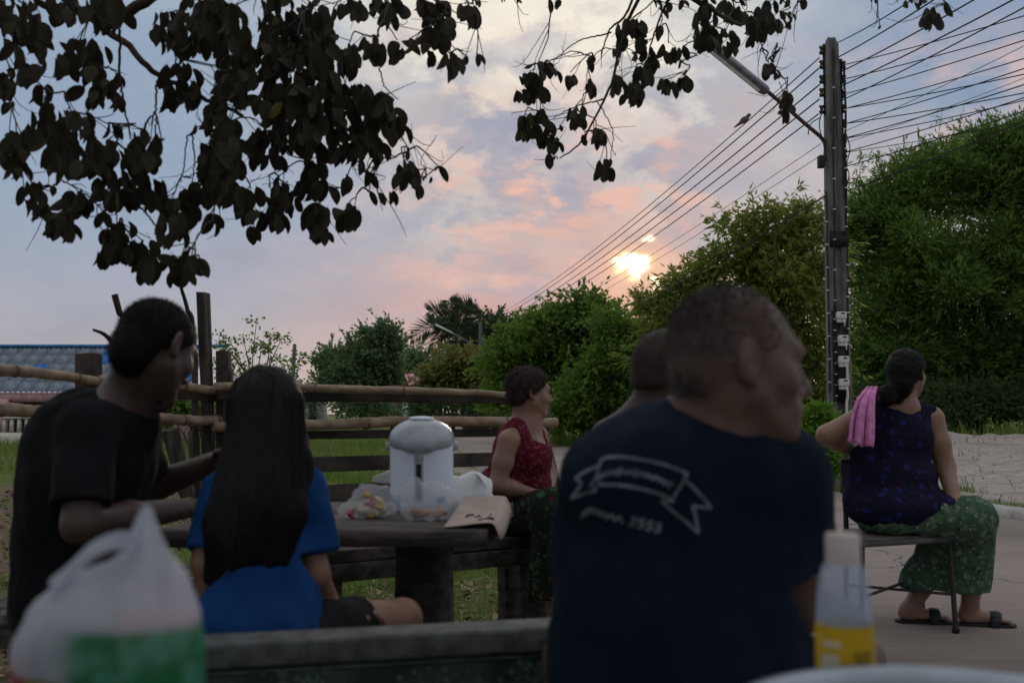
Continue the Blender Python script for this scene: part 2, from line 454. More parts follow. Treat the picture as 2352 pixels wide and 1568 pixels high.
mat('old_wood', (0.060, 0.048, 0.040), 0.85, 0.45, 5, 0.6, 60, stretch=(1, 1, 1))
mat('grey_wood', (0.115, 0.100, 0.088), 0.85, 0.4, 8, 0.6, 60, stretch=(3, 3, .6))
mat('table_wood', (0.080, 0.064, 0.054), 0.75, 0.45, 7, 0.5, 50, stretch=(.6, 4, 4))
mat('bench_wood', (0.070, 0.056, 0.046), 0.8, 0.45, 7, 0.5, 60, stretch=(.6, 4, 4))
mat('bamboo', (0.29, 0.205, 0.135), 0.55, 0.3, 5, 0.25, 40, stretch=(.5, 3, 3))
mat('bamboo_node', (0.17, 0.115, 0.075), 0.7, 0.3, 20, 0.3, 60)
mat('stone', (0.088, 0.094, 0.092), 0.75, 0.3, 26, 0.35, 160)
mat('stone_print', (0.030, 0.042, 0.038), 0.5, 0.5, 9, 0.1, 60)
mat('stone_print_green', (0.075, 0.125, 0.100), 0.5, 0.3, 30)
mat('pole_concrete', (0.150, 0.140, 0.130), 0.9, 0.3, 6, 0.6, 40, stretch=(1, 1, .4))
mat('black_metal', (0.012, 0.012, 0.013), 0.5, 0.3, 20)
mat('rust_metal', (0.090, 0.038, 0.030), 0.6, 0.4, 20, 0.2, 80)
mat('porcelain', (0.060, 0.035, 0.028), 0.3, 0.2, 20, spec=0.5)
mat('grey_metal', (0.20, 0.21, 0.22), 0.45, 0.25, 10, metal=0.3)
mat('meter_white', (0.62, 0.58, 0.53), 0.5, 0.12, 30)
mat('white_paint', (0.72, 0.72, 0.70), 0.5, 0.1, 12)
mat('wire', (0.012, 0.012, 0.014), 0.6, 0.1, 5)
mat('chair_metal', (0.030, 0.024, 0.020), 0.45, 0.4, 20, spec=0.5)
mat('chair_seat', (0.085, 0.075, 0.068), 0.6, 0.3, 12, 0.2, 60)
mat('bark', (0.060, 0.048, 0.036), 0.9, 0.4, 8, 0.7, 30, stretch=(1, 1, .3))
mat('twig', (0.040, 0.024, 0.020), 0.8, 0.3, 20)
mat('pot_white', (0.76, 0.83, 0.92), 0.28, 0.03, 4, spec=0.5)
mat('pot_lid', (0.38, 0.40, 0.43), 0.22, 0.04, 4, spec=0.6)
mat('pot_dark', (0.02, 0.025, 0.03), 0.2, 0.1, 4)
mat('pot_blue', (0.08, 0.22, 0.42), 0.3, 0.1, 4)
mat('steel', (0.34, 0.38, 0.42), 0.38, 0.08, 12, metal=1.0)
mat('table_front', (0.10, 0.105, 0.10), 0.5, 0.25, 14, 0.1, 60)
mat('paper_kraft', (0.42, 0.33, 0.28), 0.85, 0.08, 9, 0.25, 30)
mat('paper_white', (0.72, 0.72, 0.72), 0.8, 0.08, 9, 0.2, 40)
mat('ink', (0.03, 0.028, 0.03), 0.8, 0.1, 9)
mat('snack', (0.42, 0.16, 0.030), 0.6, 0.4, 40, 0.8, 120)
mat('snack_red', (0.40, 0.05, 0.05), 0.5, 0.2, 20)
mat('snack_yellow', (0.55, 0.33, 0.03), 0.5, 0.2, 20)
mat('pink_wall', (0.50, 0.28, 0.29), 0.85, 0.2, 3)
mat('cream_wall', (0.58, 0.54, 0.46), 0.85, 0.12, 4)
mat('roof_grey', (0.19, 0.225, 0.265), 0.85, 0.2, 5, 0.2, 30)
mat('roof_blue', (0.035, 0.16, 0.38), 0.7, 0.25, 6)
mat('roof_pink', (0.52, 0.25, 0.28), 0.8, 0.2, 6)
mat('teal_cloth', (0.05, 0.26, 0.25), 0.8, 0.2, 6)
mat('house_dark', (0.05, 0.045, 0.042), 0.9, 0.3, 3)
mat('shed_wall', (0.33, 0.34, 0.37), 0.85, 0.2, 3)
mat('green_post', (0.40, 0.55, 0.47), 0.8, 0.15, 6)
mat('dark_wood_wall', (0.10, 0.055, 0.04), 0.85, 0.4, 6, stretch=(4, 4, .5))
mat('sandal', (0.018, 0.019, 0.022), 0.6, 0.2, 20)
mat('bird_grey', (0.10, 0.085, 0.08), 0.8, 0.2, 30)
mat('straw', (0.34, 0.27, 0.17), 0.9, 0.3, 3, island=0.5)
mat('dead_leaf', (0.22, 0.145, 0.100), 0.85, 0.3, 3, island=0.6)
mat('eye_white', (0.13, 0.11, 0.10), 0.6, 0.02, 4, spec=0.6)
mat('eye_dark', (0.02, 0.012, 0.01), 0.2, 0.02, 4, spec=0.6)
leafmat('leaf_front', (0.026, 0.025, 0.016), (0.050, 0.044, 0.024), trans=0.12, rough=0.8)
mat('hair_lock', (0.008, 0.007, 0.0065), 0.45, 0.4, 60, 0, spec=0.22)
leafmat('leaf_yellow', (0.13, 0.13, 0.02), (0.16, 0.12, 0.02), trans=0.3)
leafmat('leaf_bamboo', (0.095, 0.180, 0.036), (0.190, 0.300, 0.055), (0.080, 0.140, 0.034), 0.58, 0.7)
leafmat('leaf_mango', (0.130, 0.200, 0.036), (0.260, 0.310, 0.060), (0.240, 0.230, 0.060), 0.58, 0.65)
leafmat('leaf_green', (0.095, 0.185, 0.034), (0.200, 0.305, 0.050), (0.120, 0.200, 0.030), 0.58, 0.7)
leafmat('leaf_dark', (0.060, 0.110, 0.040), (0.105, 0.155, 0.055), None, 0.5)
leafmat('leaf_far', (0.105, 0.180, 0.085), (0.170, 0.250, 0.110), None, 0.55)  # green lightened: distance haze is put into the leaf colour
leafmat('leaf_olive', (0.180, 0.190, 0.050), (0.270, 0.240, 0.070), (0.150, 0.200, 0.050), 0.5)
leafmat('leaf_bright', (0.110, 0.240, 0.025), (0.190, 0.330, 0.040), None, 0.45)
leafmat('leaf_palm', (0.075, 0.105, 0.055), (0.110, 0.145, 0.070), None, 0.35)
leafmat('grass', (0.085, 0.170, 0.024), (0.200, 0.270, 0.050), (0.190, 0.180, 0.065), 0.45, 0.7)

def pattern(name, base, spots, scale, rough=0.9):
    """printed cloth: voronoi petals in several colours"""
    m = bpy.data.materials.new(name); m.use_nodes = True; t = NT(m.node_tree); b = t.N['Principled BSDF']
    co = t.node('ShaderNodeTexCoord').outputs['Object']
    wn = t.node('ShaderNodeTexNoise'); t.put(wn.inputs['Vector'], co); wn.inputs['Scale'].default_value = scale * .7
    co2 = t.vm('ADD', co, t.vm('MULTIPLY', wn.outputs[1], (0.8 / scale,) * 3))
    c = t.mix(t.noise(co, scale * 2, 4), base, tuple(v * .5 for v in base))
    for i, (sc, r, colr) in enumerate(spots):
        v = t.node('ShaderNodeTexVoronoi'); t.put(v.inputs['Vector'], t.vm('ADD', co2, (i * 1.7, i * .9, i * 2.3)))
        v.inputs['Scale'].default_value = scale * sc
        c = t.mix(t.smooth(v.outputs['Distance'], r, r * .75), c, t.mix(t.noise(co, scale * 6, 2), colr, tuple(q * .35 for q in colr)))
    t.put(b.inputs['Base Color'], c); b.inputs['Roughness'].default_value = rough; b.inputs['Specular IOR Level'].default_value = 0.1
    M[name] = m
pattern('red_blouse', (0.15, 0.018, 0.030), [(1.2, .42, (0.30, 0.075, 0.10)), (1.7, .34, (0.06, 0.006, 0.012))], 46)
pattern('purple_blouse', (0.014, 0.013, 0.034), [(1.0, .30, (0.028, 0.030, 0.15)), (1.3, .16, (0.13, 0.02, 0.045)), (2.2, .16, (0.02, 0.05, 0.07))], 20)
pattern('green_sarong', (0.075, 0.135, 0.078), [(1.2, .40, (0.17, 0.25, 0.16)), (1.7, .26, (0.030, 0.07, 0.035)), (2.3, .24, (0.34, 0.42, 0.38)), (2.6, .17, (0.22, 0.08, 0.12))], 18)
pattern('dark_sarong', (0.018, 0.024, 0.017), [(1.0, .34, (0.035, 0.13, 0.045)), (1.4, .30, (0.10, 0.018, 0.022)), (2.1, .22, (0.09, 0.16, 0.08))], 17)

def film(name, tint, alpha, rough=0.25, prints=None):
    """thin plastic film: part see-through, part milky"""
    m = bpy.data.materials.new(name); m.use_nodes = True; t = NT(m.node_tree); b = t.N['Principled BSDF']; out = t.N['Material Output']
    co = t.node('ShaderNodeTexCoord').outputs['Object']
    b.inputs['Roughness'].default_value = rough
    c = t.mix(t.noise(co, 18, 4), tint, tuple(v * .85 for v in tint)); a = alpha
    if prints: c, a = prints(t, co, c)
    t.put(b.inputs['Base Color'], c)
    tl = t.node('ShaderNodeBsdfTranslucent'); t.put(tl.inputs[0], c)
    m1 = t.node('ShaderNodeMixShader'); m1.inputs[0].default_value = 0.5; t.L.new(b.outputs[0], m1.inputs[1]); t.L.new(tl.outputs[0], m1.inputs[2])
    tp = t.node('ShaderNodeBsdfTransparent'); m2 = t.node('ShaderNodeMixShader'); t.put(m2.inputs[0], a)
    t.L.new(tp.outputs[0], m2.inputs[1]); t.L.new(m1.outputs[0], m2.inputs[2]); t.L.new(m2.outputs[0], out.inputs[0])
    M[name] = m
film('clear_film', (0.80, 0.84, 0.88), 0.27, 0.08)
film('milky_film', (0.70, 0.70, 0.74), 0.80, 0.35)
# ------------------------------------------------------------------ setting: ground, road, kerb, yard
ROAD_L = np.array([(1.75, -8), (1.0, 0), (0.52, 5), (-0.57, 17.2), (-1.34, 26), (-4.6, 56), (-9, 100), (-20, 180)], float)
ROAD_R = np.array([(7.2, -8), (5.9, 0), (4.72, 9.15), (4.0, 12.45), (1.89, 28), (-2.3, 56), (-6.2, 100), (-16, 180)], float)
def road_x(y, side): P = ROAD_L if side < 0 else ROAD_R; return np.interp(y, P[:, 1], P[:, 0])
def sstep(v, a, b): t = np.clip((v - a) / (b - a), 0, 1); return t * t * (3 - 2 * t)
def ground_z(x, y):
    x = np.asarray(x, float); y = np.asarray(y, float); P = np.stack([x, y, x * 0], 1)
    xl = road_x(y, -1); xr = road_x(y, 1)
    off = np.maximum(xl - x, x - xr)                         # >0 outside the road
    z = 0.025 * fbm(P, 1.3, 3, 5) + 0.012 * fbm(P, 5, 2, 9)
    z = z * sstep(off, 0.05, 0.9)
    right = sstep(x - xr, 0.6, 6.0)
    z += right * (0.30 * sstep(y, 12, 30) + 0.05 * fbm(P, 0.55, 4, 21) + 0.035 * fbm(P, 2.2, 3, 31))
    z += 0.22 * np.exp(-((y - (27.5 - 0.12 * x)) / 1.3) ** 2) * sstep(x - xr, 3.0, 7.0) * (0.75 + 0.35 * fbm(P, 1.6, 3, 41))
    z += 0.25 * sstep(y, 30, 80) * (1 - right) * sstep(off, 1, 6)
    return z - 0.012
def axis(lo, hi, fine_lo, fine_hi, step, grow=1.16):
    a = list(np.arange(fine_lo, fine_hi, step)); s = step; v = a[-1]
    while v < hi: s *= grow; v += s; a.append(v)
    s = step; v = fine_lo
    while v > lo: s *= grow; v -= s; a.insert(0, v)
    return np.array(a)
def ground_sheet():
    xs = axis(-700, 700, -5, 16, 0.14); ys = axis(-60, 1500, 2.0, 34, 0.14)
    X, Y = np.meshgrid(xs, ys, indexing='ij'); Z = ground_z(X.ravel(), Y.ravel())
    V = np.stack([X.ravel(), Y.ravel(), Z], 1); n = len(ys)
    i, j = np.meshgrid(np.arange(len(xs) - 1), np.arange(n - 1), indexing='ij'); a = (i * n + j).ravel()
    return mesh_np('ground', V, np.stack([a, a + n, a + n + 1, a + 1], 1))
def ground_material():
    m = bpy.data.materials.new('ground_soil'); m.use_nodes = True; t = NT(m.node_tree); b = t.N['Principled BSDF']
    co = t.node('ShaderNodeTexCoord').outputs['Object']; x, y, z = t.sep(co)
    n1 = t.noise(co, 1.1, 5); n2 = t.noise(co, 9, 5, 0.6); n3 = t.noise(co, 45, 4, 0.6)
    grass = t.mix(n2, (0.060, 0.110, 0.020), (0.150, 0.165, 0.050))
    soil = t.mix(t.smooth(n2, 0.35, 0.65), (0.200, 0.142, 0.104), (0.105, 0.074, 0.057))
    soil = t.mix(t.m('MULTIPLY', t.smooth(n3, 0.52, 0.7), 0.6), soil, (0.32, 0.245, 0.18))
    grav = t.mix(t.smooth(n2, 0.3, 0.7), (0.47, 0.41, 0.375), (0.33, 0.28, 0.25))
    grav = t.mix(t.m('MULTIPLY', t.smooth(n3, 0.45, 0.7), 0.5), grav, (0.54, 0.49, 0.46))
    tr = t.noise(t.vm('MULTIPLY', co, (0.25, 2.2, 1.0)), 1.2, 4)
    grav = t.mix(t.m('MULTIPLY', t.smooth(tr, 0.5, 0.62), 0.5), grav, (0.25, 0.195, 0.165))
    # bare soil close to the benches, grass behind the fence, pale fill in the yard on the right
    ms = t.m('SUBTRACT', 1.0, t.smooth(t.m('ADD', y, t.m('MULTIPLY', n1, 3.0)), 5.2, 7.0))
    left = t.smooth(t.m('ADD', x, t.m('MULTIPLY', n1, 1.2)), -1.0, -1.7)
    ms = t.m('MULTIPLY', ms, t.m('MAXIMUM', left, t.smooth(n1, 0.44, 0.58)))
    ms2 = t.m('MULTIPLY', t.smooth(t.m('ADD', x, n1), -1.9, -2.6), t.m('MULTIPLY', t.smooth(t.m('ADD', y, t.m('MULTIPLY', n1, 2.0)), 5.5, 6.5), t.smooth(t.m('ADD', y, t.m('MULTIPLY', n1, 3.0)), 16.5, 14.0)))
    ms = t.m('MAXIMUM', ms, t.m('MULTIPLY', ms2, t.smooth(t.noise(co, 0.7, 4), 0.36, 0.46)))
    c = t.mix(ms, grass, soil)
    xr = t.m('SUBTRACT', 6.05, t.m('MULTIPLY', y, 0.145))
    off = t.m('SUBTRACT', x, t.m('ADD', xr, t.m('MULTIPLY', n1, 1.1)))
    yard = t.m('MULTIPLY', t.smooth(off, 0.3, 0.9), t.m('SUBTRACT', 1.0, t.smooth(y, 28, 29.5)))
    yard = t.m('MULTIPLY', yard, t.m('SUBTRACT', 1.0, t.m('MULTIPLY', t.smooth(t.noise(co, 2.3, 5, 0.65), 0.60, 0.68), 0.8)))
    c = t.mix(yard, c, grav)
    # wheel-worn dirt beside the left verge of the road
    xl = t.m('SUBTRACT', 0.98, t.m('MULTIPLY', y, 0.089))
    dl = t.m('ABSOLUTE', t.m('SUBTRACT', x, t.m('SUBTRACT', xl, 0.35)))
    c = t.mix(t.m('MULTIPLY', t.smooth(t.m('ADD', dl, t.m('MULTIPLY', n1, 0.9)), 0.95, 0.45), t.smooth(y, 5, 9)), c, (0.33, 0.27, 0.23))
    t.put(b.inputs['Base Color'], c); b.inputs['Roughness'].default_value = 0.95; b.inputs['Specular IOR Level'].default_value = 0.1
    bn = t.node('ShaderNodeBump'); bn.inputs['Strength'].default_value = 0.8; bn.inputs['Distance'].default_value = 0.03
    t.put(bn.inputs['Height'], t.m('ADD', n3, t.m('MULTIPLY', n2, 1.5))); t.put(b.inputs['Normal'], bn.outputs[0]); return m
g = obj('ground', ground_sheet(), ground_material()); tag(g, kind='structure')

def road_material():
    m = bpy.data.materials.new('road_concrete'); m.use_nodes = True; t = NT(m.node_tree); b = t.N['Principled BSDF']
    co = t.node('ShaderNodeTexCoord').outputs['Object']
    n1 = t.noise(co, 0.9, 6, 0.6); n2 = t.noise(co, 30, 5, 0.65)
    br = t.noise(t.vm('MULTIPLY', co, (0.6, 9.0, 1.0)), 3.0, 5, 0.6)       # brushed across
    c = t.mix(t.smooth(n1, 0.3, 0.7), (0.335, 0.275, 0.245), (0.255, 0.205, 0.180))
    c = t.mix(t.m('MULTIPLY', t.smooth(br, 0.45, 0.7), 0.45), c, (0.40, 0.345, 0.315))
    c = t.mix(t.m('MULTIPLY', n2, 0.35), c, (0.20, 0.165, 0.145))
    v = t.node('ShaderNodeTexVoronoi', feature='DISTANCE_TO_EDGE'); t.put(v.inputs['Vector'], t.vm('ADD', co, t.vm('MULTIPLY', t.node('ShaderNodeTexNoise').outputs[1], (.01, .01, 0))))
    wn = t.node('ShaderNodeTexNoise'); t.put(wn.inputs['Vector'], co); wn.inputs['Scale'].default_value = 2.5; wn.inputs['Detail'].default_value = 5
    t.put(v.inputs['Vector'], t.vm('ADD', co, t.vm('MULTIPLY', wn.outputs[1], (0.9, 0.5, 0.0)))); v.inputs['Scale'].default_value = 0.26
    c = t.mix(t.smooth(v.outputs['Distance'], 0.0035, 0.0015), c, (0.06, 0.05, 0.045))
    t.put(b.inputs['Base Color'], c); b.inputs['Roughness'].default_value = 0.85; b.inputs['Specular IOR Level'].default_value = 0.2
    bn = t.node('ShaderNodeBump'); bn.inputs['Strength'].default_value = 0.35; bn.inputs['Distance'].default_value = 0.01
    t.put(bn.inputs['Height'], t.m('ADD', n2, t.m('MULTIPLY', br, 2.0))); t.put(b.inputs['Normal'], bn.outputs[0]); return m
RM = road_material()
def road():
    # cast slabs with open joints between them
    ys = list(np.arange(-8, 60, 4.0)) + [75, 100, 140, 180]
    rt = obj('road', MB().box((0, 60, -0.3), (0.01, 0.01, 0.01)).mesh('road'), RM); tag(rt, kind='structure')
    for y0, y1 in zip(ys[:-1], ys[1:]):
        yy = np.linspace(y0 + 0.008, y1 - 0.008, 5); V = []
        for y in yy:
            a, b = float(road_x(y, -1)), float(road_x(y, 1))
            V += [(a, y, -0.08), (a, y, 0.012), (b, y, 0.012), (b, y, -0.08)]
        F = [[i * 4 + j, i * 4 + 4 + j, i * 4 + 5 + j, i * 4 + 1 + j] for i in range(4) for j in range(3)]
        F += [[0, 1, 2, 3], [16 + 3, 16 + 2, 16 + 1, 16]]
        obj('slab', mesh_np('slab', np.array(V), np.array(F), False), RM, rt)
road()
def kerb():
    mb = MB(); yy = np.arange(3.0, 12.6, 0.8)
    k = None
    for i, (y0, y1) in enumerate(zip(yy[:-1], yy[1:])):
        a = np.array((road_x(y0, 1), y0)); b = np.array((road_x(y1 - .01, 1), y1 - .01)); d = unit(b - a); n = np.array((d[1], -d[0]))
        m = MB(); V = []
        for p in (a, b):
            for o_, z in ((0.004, -0.05), (0.012, 0.072), (0.34, 0.078), (0.345, -0.05)): V.append((*(p + n * o_), z))
        m.add(V, [[0, 4, 5, 1], [1, 5, 6, 2], [2, 6, 7, 3], [0, 1, 2, 3], [7, 6, 5, 4]])
        if k is None: k = m.build('kerb', mat('kerb_concrete', (0.40, 0.375, 0.36), 0.85, 0.15, 12, 0.3, 60)); tag(k, kind='structure')
        else: m.build('kerb_stone', M['kerb_concrete'], k)
kerb()

# grass, straw and leaf litter that nobody could count
def blades(n_near):
    V = []; F = []
    def patch(n, xr, yr, h0, h1, dens, w):
        x = RNG.uniform(*xr, n); y = RNG.uniform(*yr, n); P = np.stack([x, y, x * 0], 1)
        keep = (fbm(P, 0.9, 3, 3) + RNG.uniform(-.6, .6, n) > dens)
        xl = road_x(y, -1); xrr = road_x(y, 1); keep &= (x < xl - 0.02 - .35 * (y > 9)) | (x > xrr + 0.42)
        keep &= ~((x < -2.4) & (y > 6) & (y < 14.5) & (RNG.uniform(0, 1, n) < .93)); x, y = x[keep], y[keep]; z = ground_z(x, y); m = len(x)
        az = RNG.uniform(0, 6.28, m); h = RNG.uniform(h0, h1, m) * (0.6 + 0.6 * (fbm(np.stack([x, y, x * 0], 1), 1.7, 2, 8) > 0)); ln = RNG.uniform(0.2, 0.9, m) * h
        b = np.stack([x, y, z - .005], 1); s = np.stack([np.cos(az), np.sin(az), 0 * az], 1) * (w * (0.6 + y / 9))[:, None] if not np.isscalar(w) else np.stack([np.cos(az), np.sin(az), 0 * az], 1) * (w * (0.6 + y[:, None] / 9))
        az2 = RNG.uniform(0, 6.28, m); l = np.stack([np.cos(az2), np.sin(az2), 0 * az], 1) * ln[:, None]
        up = np.stack([0 * h, 0 * h, h], 1)
        v = np.stack([b - s, b + s, b + .55 * up + .35 * l + s * .7, b + .55 * up + .35 * l - s * .7, b + up + l], 1)
        return v.reshape(-1, 3), m
    for args in ((36000, (-4.2, 0.6), (4.2, 8.5), .025, .09, .10, .0028), (22000, (-6, -0.5), (6.5, 16), .06, .20, -.3, .003), (14000, (-16, -1.2), (14, 34), .12, .35, -.5, .004),
                 (6000, (-3.4, -1.5), (2.9, 4.6), .03, .08, .35, .0028),
                 (9000, (1.5, 6), (9, 13.5), .04, .12, .0, .003), (9000, (1.2, 6.5), (24, 36), .10, .35, -.6, .005), (8000, (6, 30), (9, 30), .04, .16, .55, .004), (9000, (5, 34), (26.5, 34), .15, .5, -.2, .006)):
        v, m = patch(*args); k = sum(len(q) for q in V); V.append(v); i = k + np.arange(m)[:, None] * 5
        F.append((np.hstack([i, i + 1, i + 2, i + 3]), np.hstack([i + 3, i + 2, i + 4])))
    o = obj('grass', mesh_np('grass', np.concatenate(V), [np.concatenate([f[1] for f in F]), np.concatenate([f[0] for f in F])], False), M['grass'])
    tag(o, 'short patchy green grass behind the fence and along the road', 'grass', kind='stuff')
blades(0)
def litter():
    n = 2600; x = RNG.uniform(-3.2, 0.75, n); y = RNG.uniform(2.6, 6.5, n); z = ground_z(x, y) + 0.008
    az = RNG.uniform(0, 3.14, n); L = RNG.uniform(.02, .10, n); w = .0022
    d = np.stack([np.cos(az), np.sin(az), RNG.normal(0, .12, n)], 1) * L[:, None]; s = np.stack([-np.sin(az), np.cos(az), 0 * az], 1) * w
    c = np.stack([x, y, z], 1); mid = np.stack([0 * x, 0 * x, RNG.uniform(0, .015, n)], 1)
    V = np.stack([c - d - s, c - d + s, c + s + mid, c - s + mid, c + d + s, c + d - s], 1).reshape(-1, 3); i = np.arange(n)[:, None] * 6
    o = obj('straw', mesh_np('straw', V, np.vstack([np.hstack([i, i + 1, i + 2, i + 3]), np.hstack([i + 3, i + 2, i + 4, i + 5])]), False), M['straw'])
    tag(o, 'dry straw scattered on the soil under the table', 'straw', kind='stuff')
    n = 9000; x = RNG.uniform(-6.5, 0.75, n); y = np.where(x < -2.4, RNG.uniform(3, 14, n), RNG.uniform(2.5, 6.0, n)); k = RNG.uniform(0, 1, n) < np.where(x < -1.3, 1, .35); x, y = x[k], y[k]; n = len(x)
    z = ground_z(x, y) + 0.012; az = RNG.uniform(0, 6.28, n); L = RNG.uniform(.015, .035, n); W = L * .5; til = RNG.normal(0, .35, (n, 2))
    a = np.stack([np.cos(az), np.sin(az), til[:, 0]], 1) * L[:, None]; b = np.stack([-np.sin(az), np.cos(az), til[:, 1]], 1) * W[:, None]; c = np.stack([x, y, z], 1); up = np.array((0, 0, .008))
    V = np.stack([c - a, c - a * .2 + b + up, c + a, c - a * .2 - b + up, c], 1).reshape(-1, 3); i = np.arange(n)[:, None] * 5
    o = obj('leaf_litter', mesh_np('leaf_litter', V, np.vstack([np.hstack([i, i + 4, i + 1]), np.hstack([i + 1, i + 4, i + 2]), np.hstack([i + 2, i + 4, i + 3]), np.hstack([i + 3, i + 4, i])]), False), M['dead_leaf'])
    tag(o, 'brown dead leaves lying on the bare soil beside the benches', 'dead leaves', kind='stuff')
litter()

# ------------------------------------------------------------------ background trees
def leaf_cards(C, A, L, W, fold=0.25):
    """C base points, A unit growth directions, L lengths, W half-widths: folded pointed leaves of 4 triangles"""
    n = len(C); R = RNG.normal(size=(n, 3)); S = np.cross(A, R); S /= np.linalg.norm(S, axis=1)[:, None] + 1e-9
    U = np.cross(S, A); L = L[:, None]; W = W[:, None]
    mid = C + A * L * .45 - U * W * fold
    V = np.stack([C, C + A * L * .40 + S * W, C + A * L, C + A * L * .40 - S * W], 1).reshape(-1, 3)
    i = np.arange(n)[:, None] * 4
    return V, np.hstack([i, i + 1, i + 2, i + 3])
def rdir(n): v = RNG.normal(size=(n, 3)); return v / np.linalg.norm(v, axis=1)[:, None]
def crown_points(lobes, nclu, per, sig, shell=(.62, 1.03)):
    """lobes [(centre, radii)]; clump centres near the surface of every lobe, leaves round each clump"""
    vol = np.array([np.prod(r) ** (2 / 3) for c, r in lobes]); vol /= vol.sum(); P = []; O = []
    for (c, r), v in zip(lobes, vol):
        k = max(3, int(nclu * v)); d = rdir(k); d[:, 2] = np.where(d[:, 2] < -0.55, -d[:, 2], d[:, 2])
        rr = RNG.uniform(*shell, k)[:, None]; cc = np.asarray(c) + d * rr * np.asarray(r)
        for q, dd in zip(cc, d):
            m = RNG.poisson(per) + 2; s = sig * RNG.uniform(.6, 1.5)
            e = RNG.normal(0, s, (m, 3)) * (1, 1, .75); P.append(q + e); O.append(unit(dd) * .8 + e / s * .35)
    return np.concatenate(P), np.concatenate(O)
def sublobes(lobes, k=9):
    """break every big lobe into a core and many uneven smaller puffs"""
    out = []
    for c, r in lobes:
        r = np.asarray(r)
        for d in rdir(k):
            if d[2] < -.5: d[2] *= -1
            out.append((np.asarray(c) + d * r * RNG.uniform(.5, 1.12), r.mean() * RNG.uniform(.16, .48) * np.array((1.1, 1.0, .85))))
        out.append((c, r * .72))
    return out
def limb(mb, a, b, r0, r1, wob=.06, n=7):
    P = spline([a, (np.asarray(a) * .5 + np.asarray(b) * .5) + RNG.normal(0, wob, 3) * np.linalg.norm(np.asarray(b) - a), b], n); mb.tube(P, np.linspace(r0, r1, n), 6)
def tree(name, label, cat, d, base_px, lobes_px, nclu, per, sig, L, W, lm, droop=.5, group=None, trunk_r=.12, base_z=None, dscale=.8, shell=(.62, 1.03), jit=0.35, stems=1, puffs=11, spr=.05):
    """lobes in photo pixels (x, y, rx, ry[, depth offset]) at depth d; becomes a crown in metres standing on the ground"""
    k = mpp(d); bx = at(base_px, 950, d)[0]; bz = float(ground_z([bx], [d])[0]) if base_z is None else base_z
    lobes = []
    for q in lobes_px:
        x, y, rx, ry = q[:4]; o = q[4] if len(q) > 4 else RNG.uniform(-jit, jit) * rx * k
        lobes.append((at(x, y, d) + (0, o, 0), np.array((rx * k, (rx + ry) / 2 * k * dscale, ry * k))))
    root = empty(name, (bx, d, bz), label, cat, group)
    P, O = crown_points(sublobes(lobes, puffs) if puffs else lobes, nclu, per, sig, shell)
    # loose sprigs that break the outline
    ns = int(len(P) * spr); i = RNG.choice(len(P), ns); dv = O[i] + rdir(ns) * .55 + (0, 0, .25); dv /= np.linalg.norm(dv, axis=1)[:, None]; ln = RNG.uniform(1.2, 3.6, ns) * sig * 1.1
    f = RNG.uniform(.15, 1, (ns, 9)); Q = P[i][:, None] + dv[:, None] * (ln[:, None] * f)[..., None] + RNG.normal(0, sig * .12, (ns, 9, 3)); Q[..., 2] -= .25 * (ln[:, None] * f * f)
    P = np.concatenate([P, Q.reshape(-1, 3)]); O = np.concatenate([O, np.repeat(dv, 9, 0)])
    ok = P[:, 2] > bz + .05; P, O = P[ok], O[ok]; n = len(P)
    A = O + rdir(n) * .5; A[:, 2] -= droop; A /= np.linalg.norm(A, axis=1)[:, None]
    V, F = leaf_cards(P, A, RNG.uniform(.6, 1.25, n) * L, RNG.uniform(.7, 1.2, n) * W)
    obj('crown', mesh_np('crown', V, F, False), M[lm], root)
    mb = MB(); top = np.mean([c for c, r in lobes], 0); fork = np.array((bx, d, bz)) * .55 + top * .45
    for s_ in range(stems):
        b0 = np.array((bx, d, bz - .05)) + ((RNG.normal(0, .25, 3) * (1, 1, 0)) if stems > 1 else 0)
        limb(mb, b0, fork, trunk_r, trunk_r * .7, .03)
    for c, r in lobes: limb(mb, fork, c + np.array((0, 0, r[2] * .3)), trunk_r * .5, trunk_r * .12, .08)
    mb.build('trunk', M['bark'], root, smooth=True)
    return root
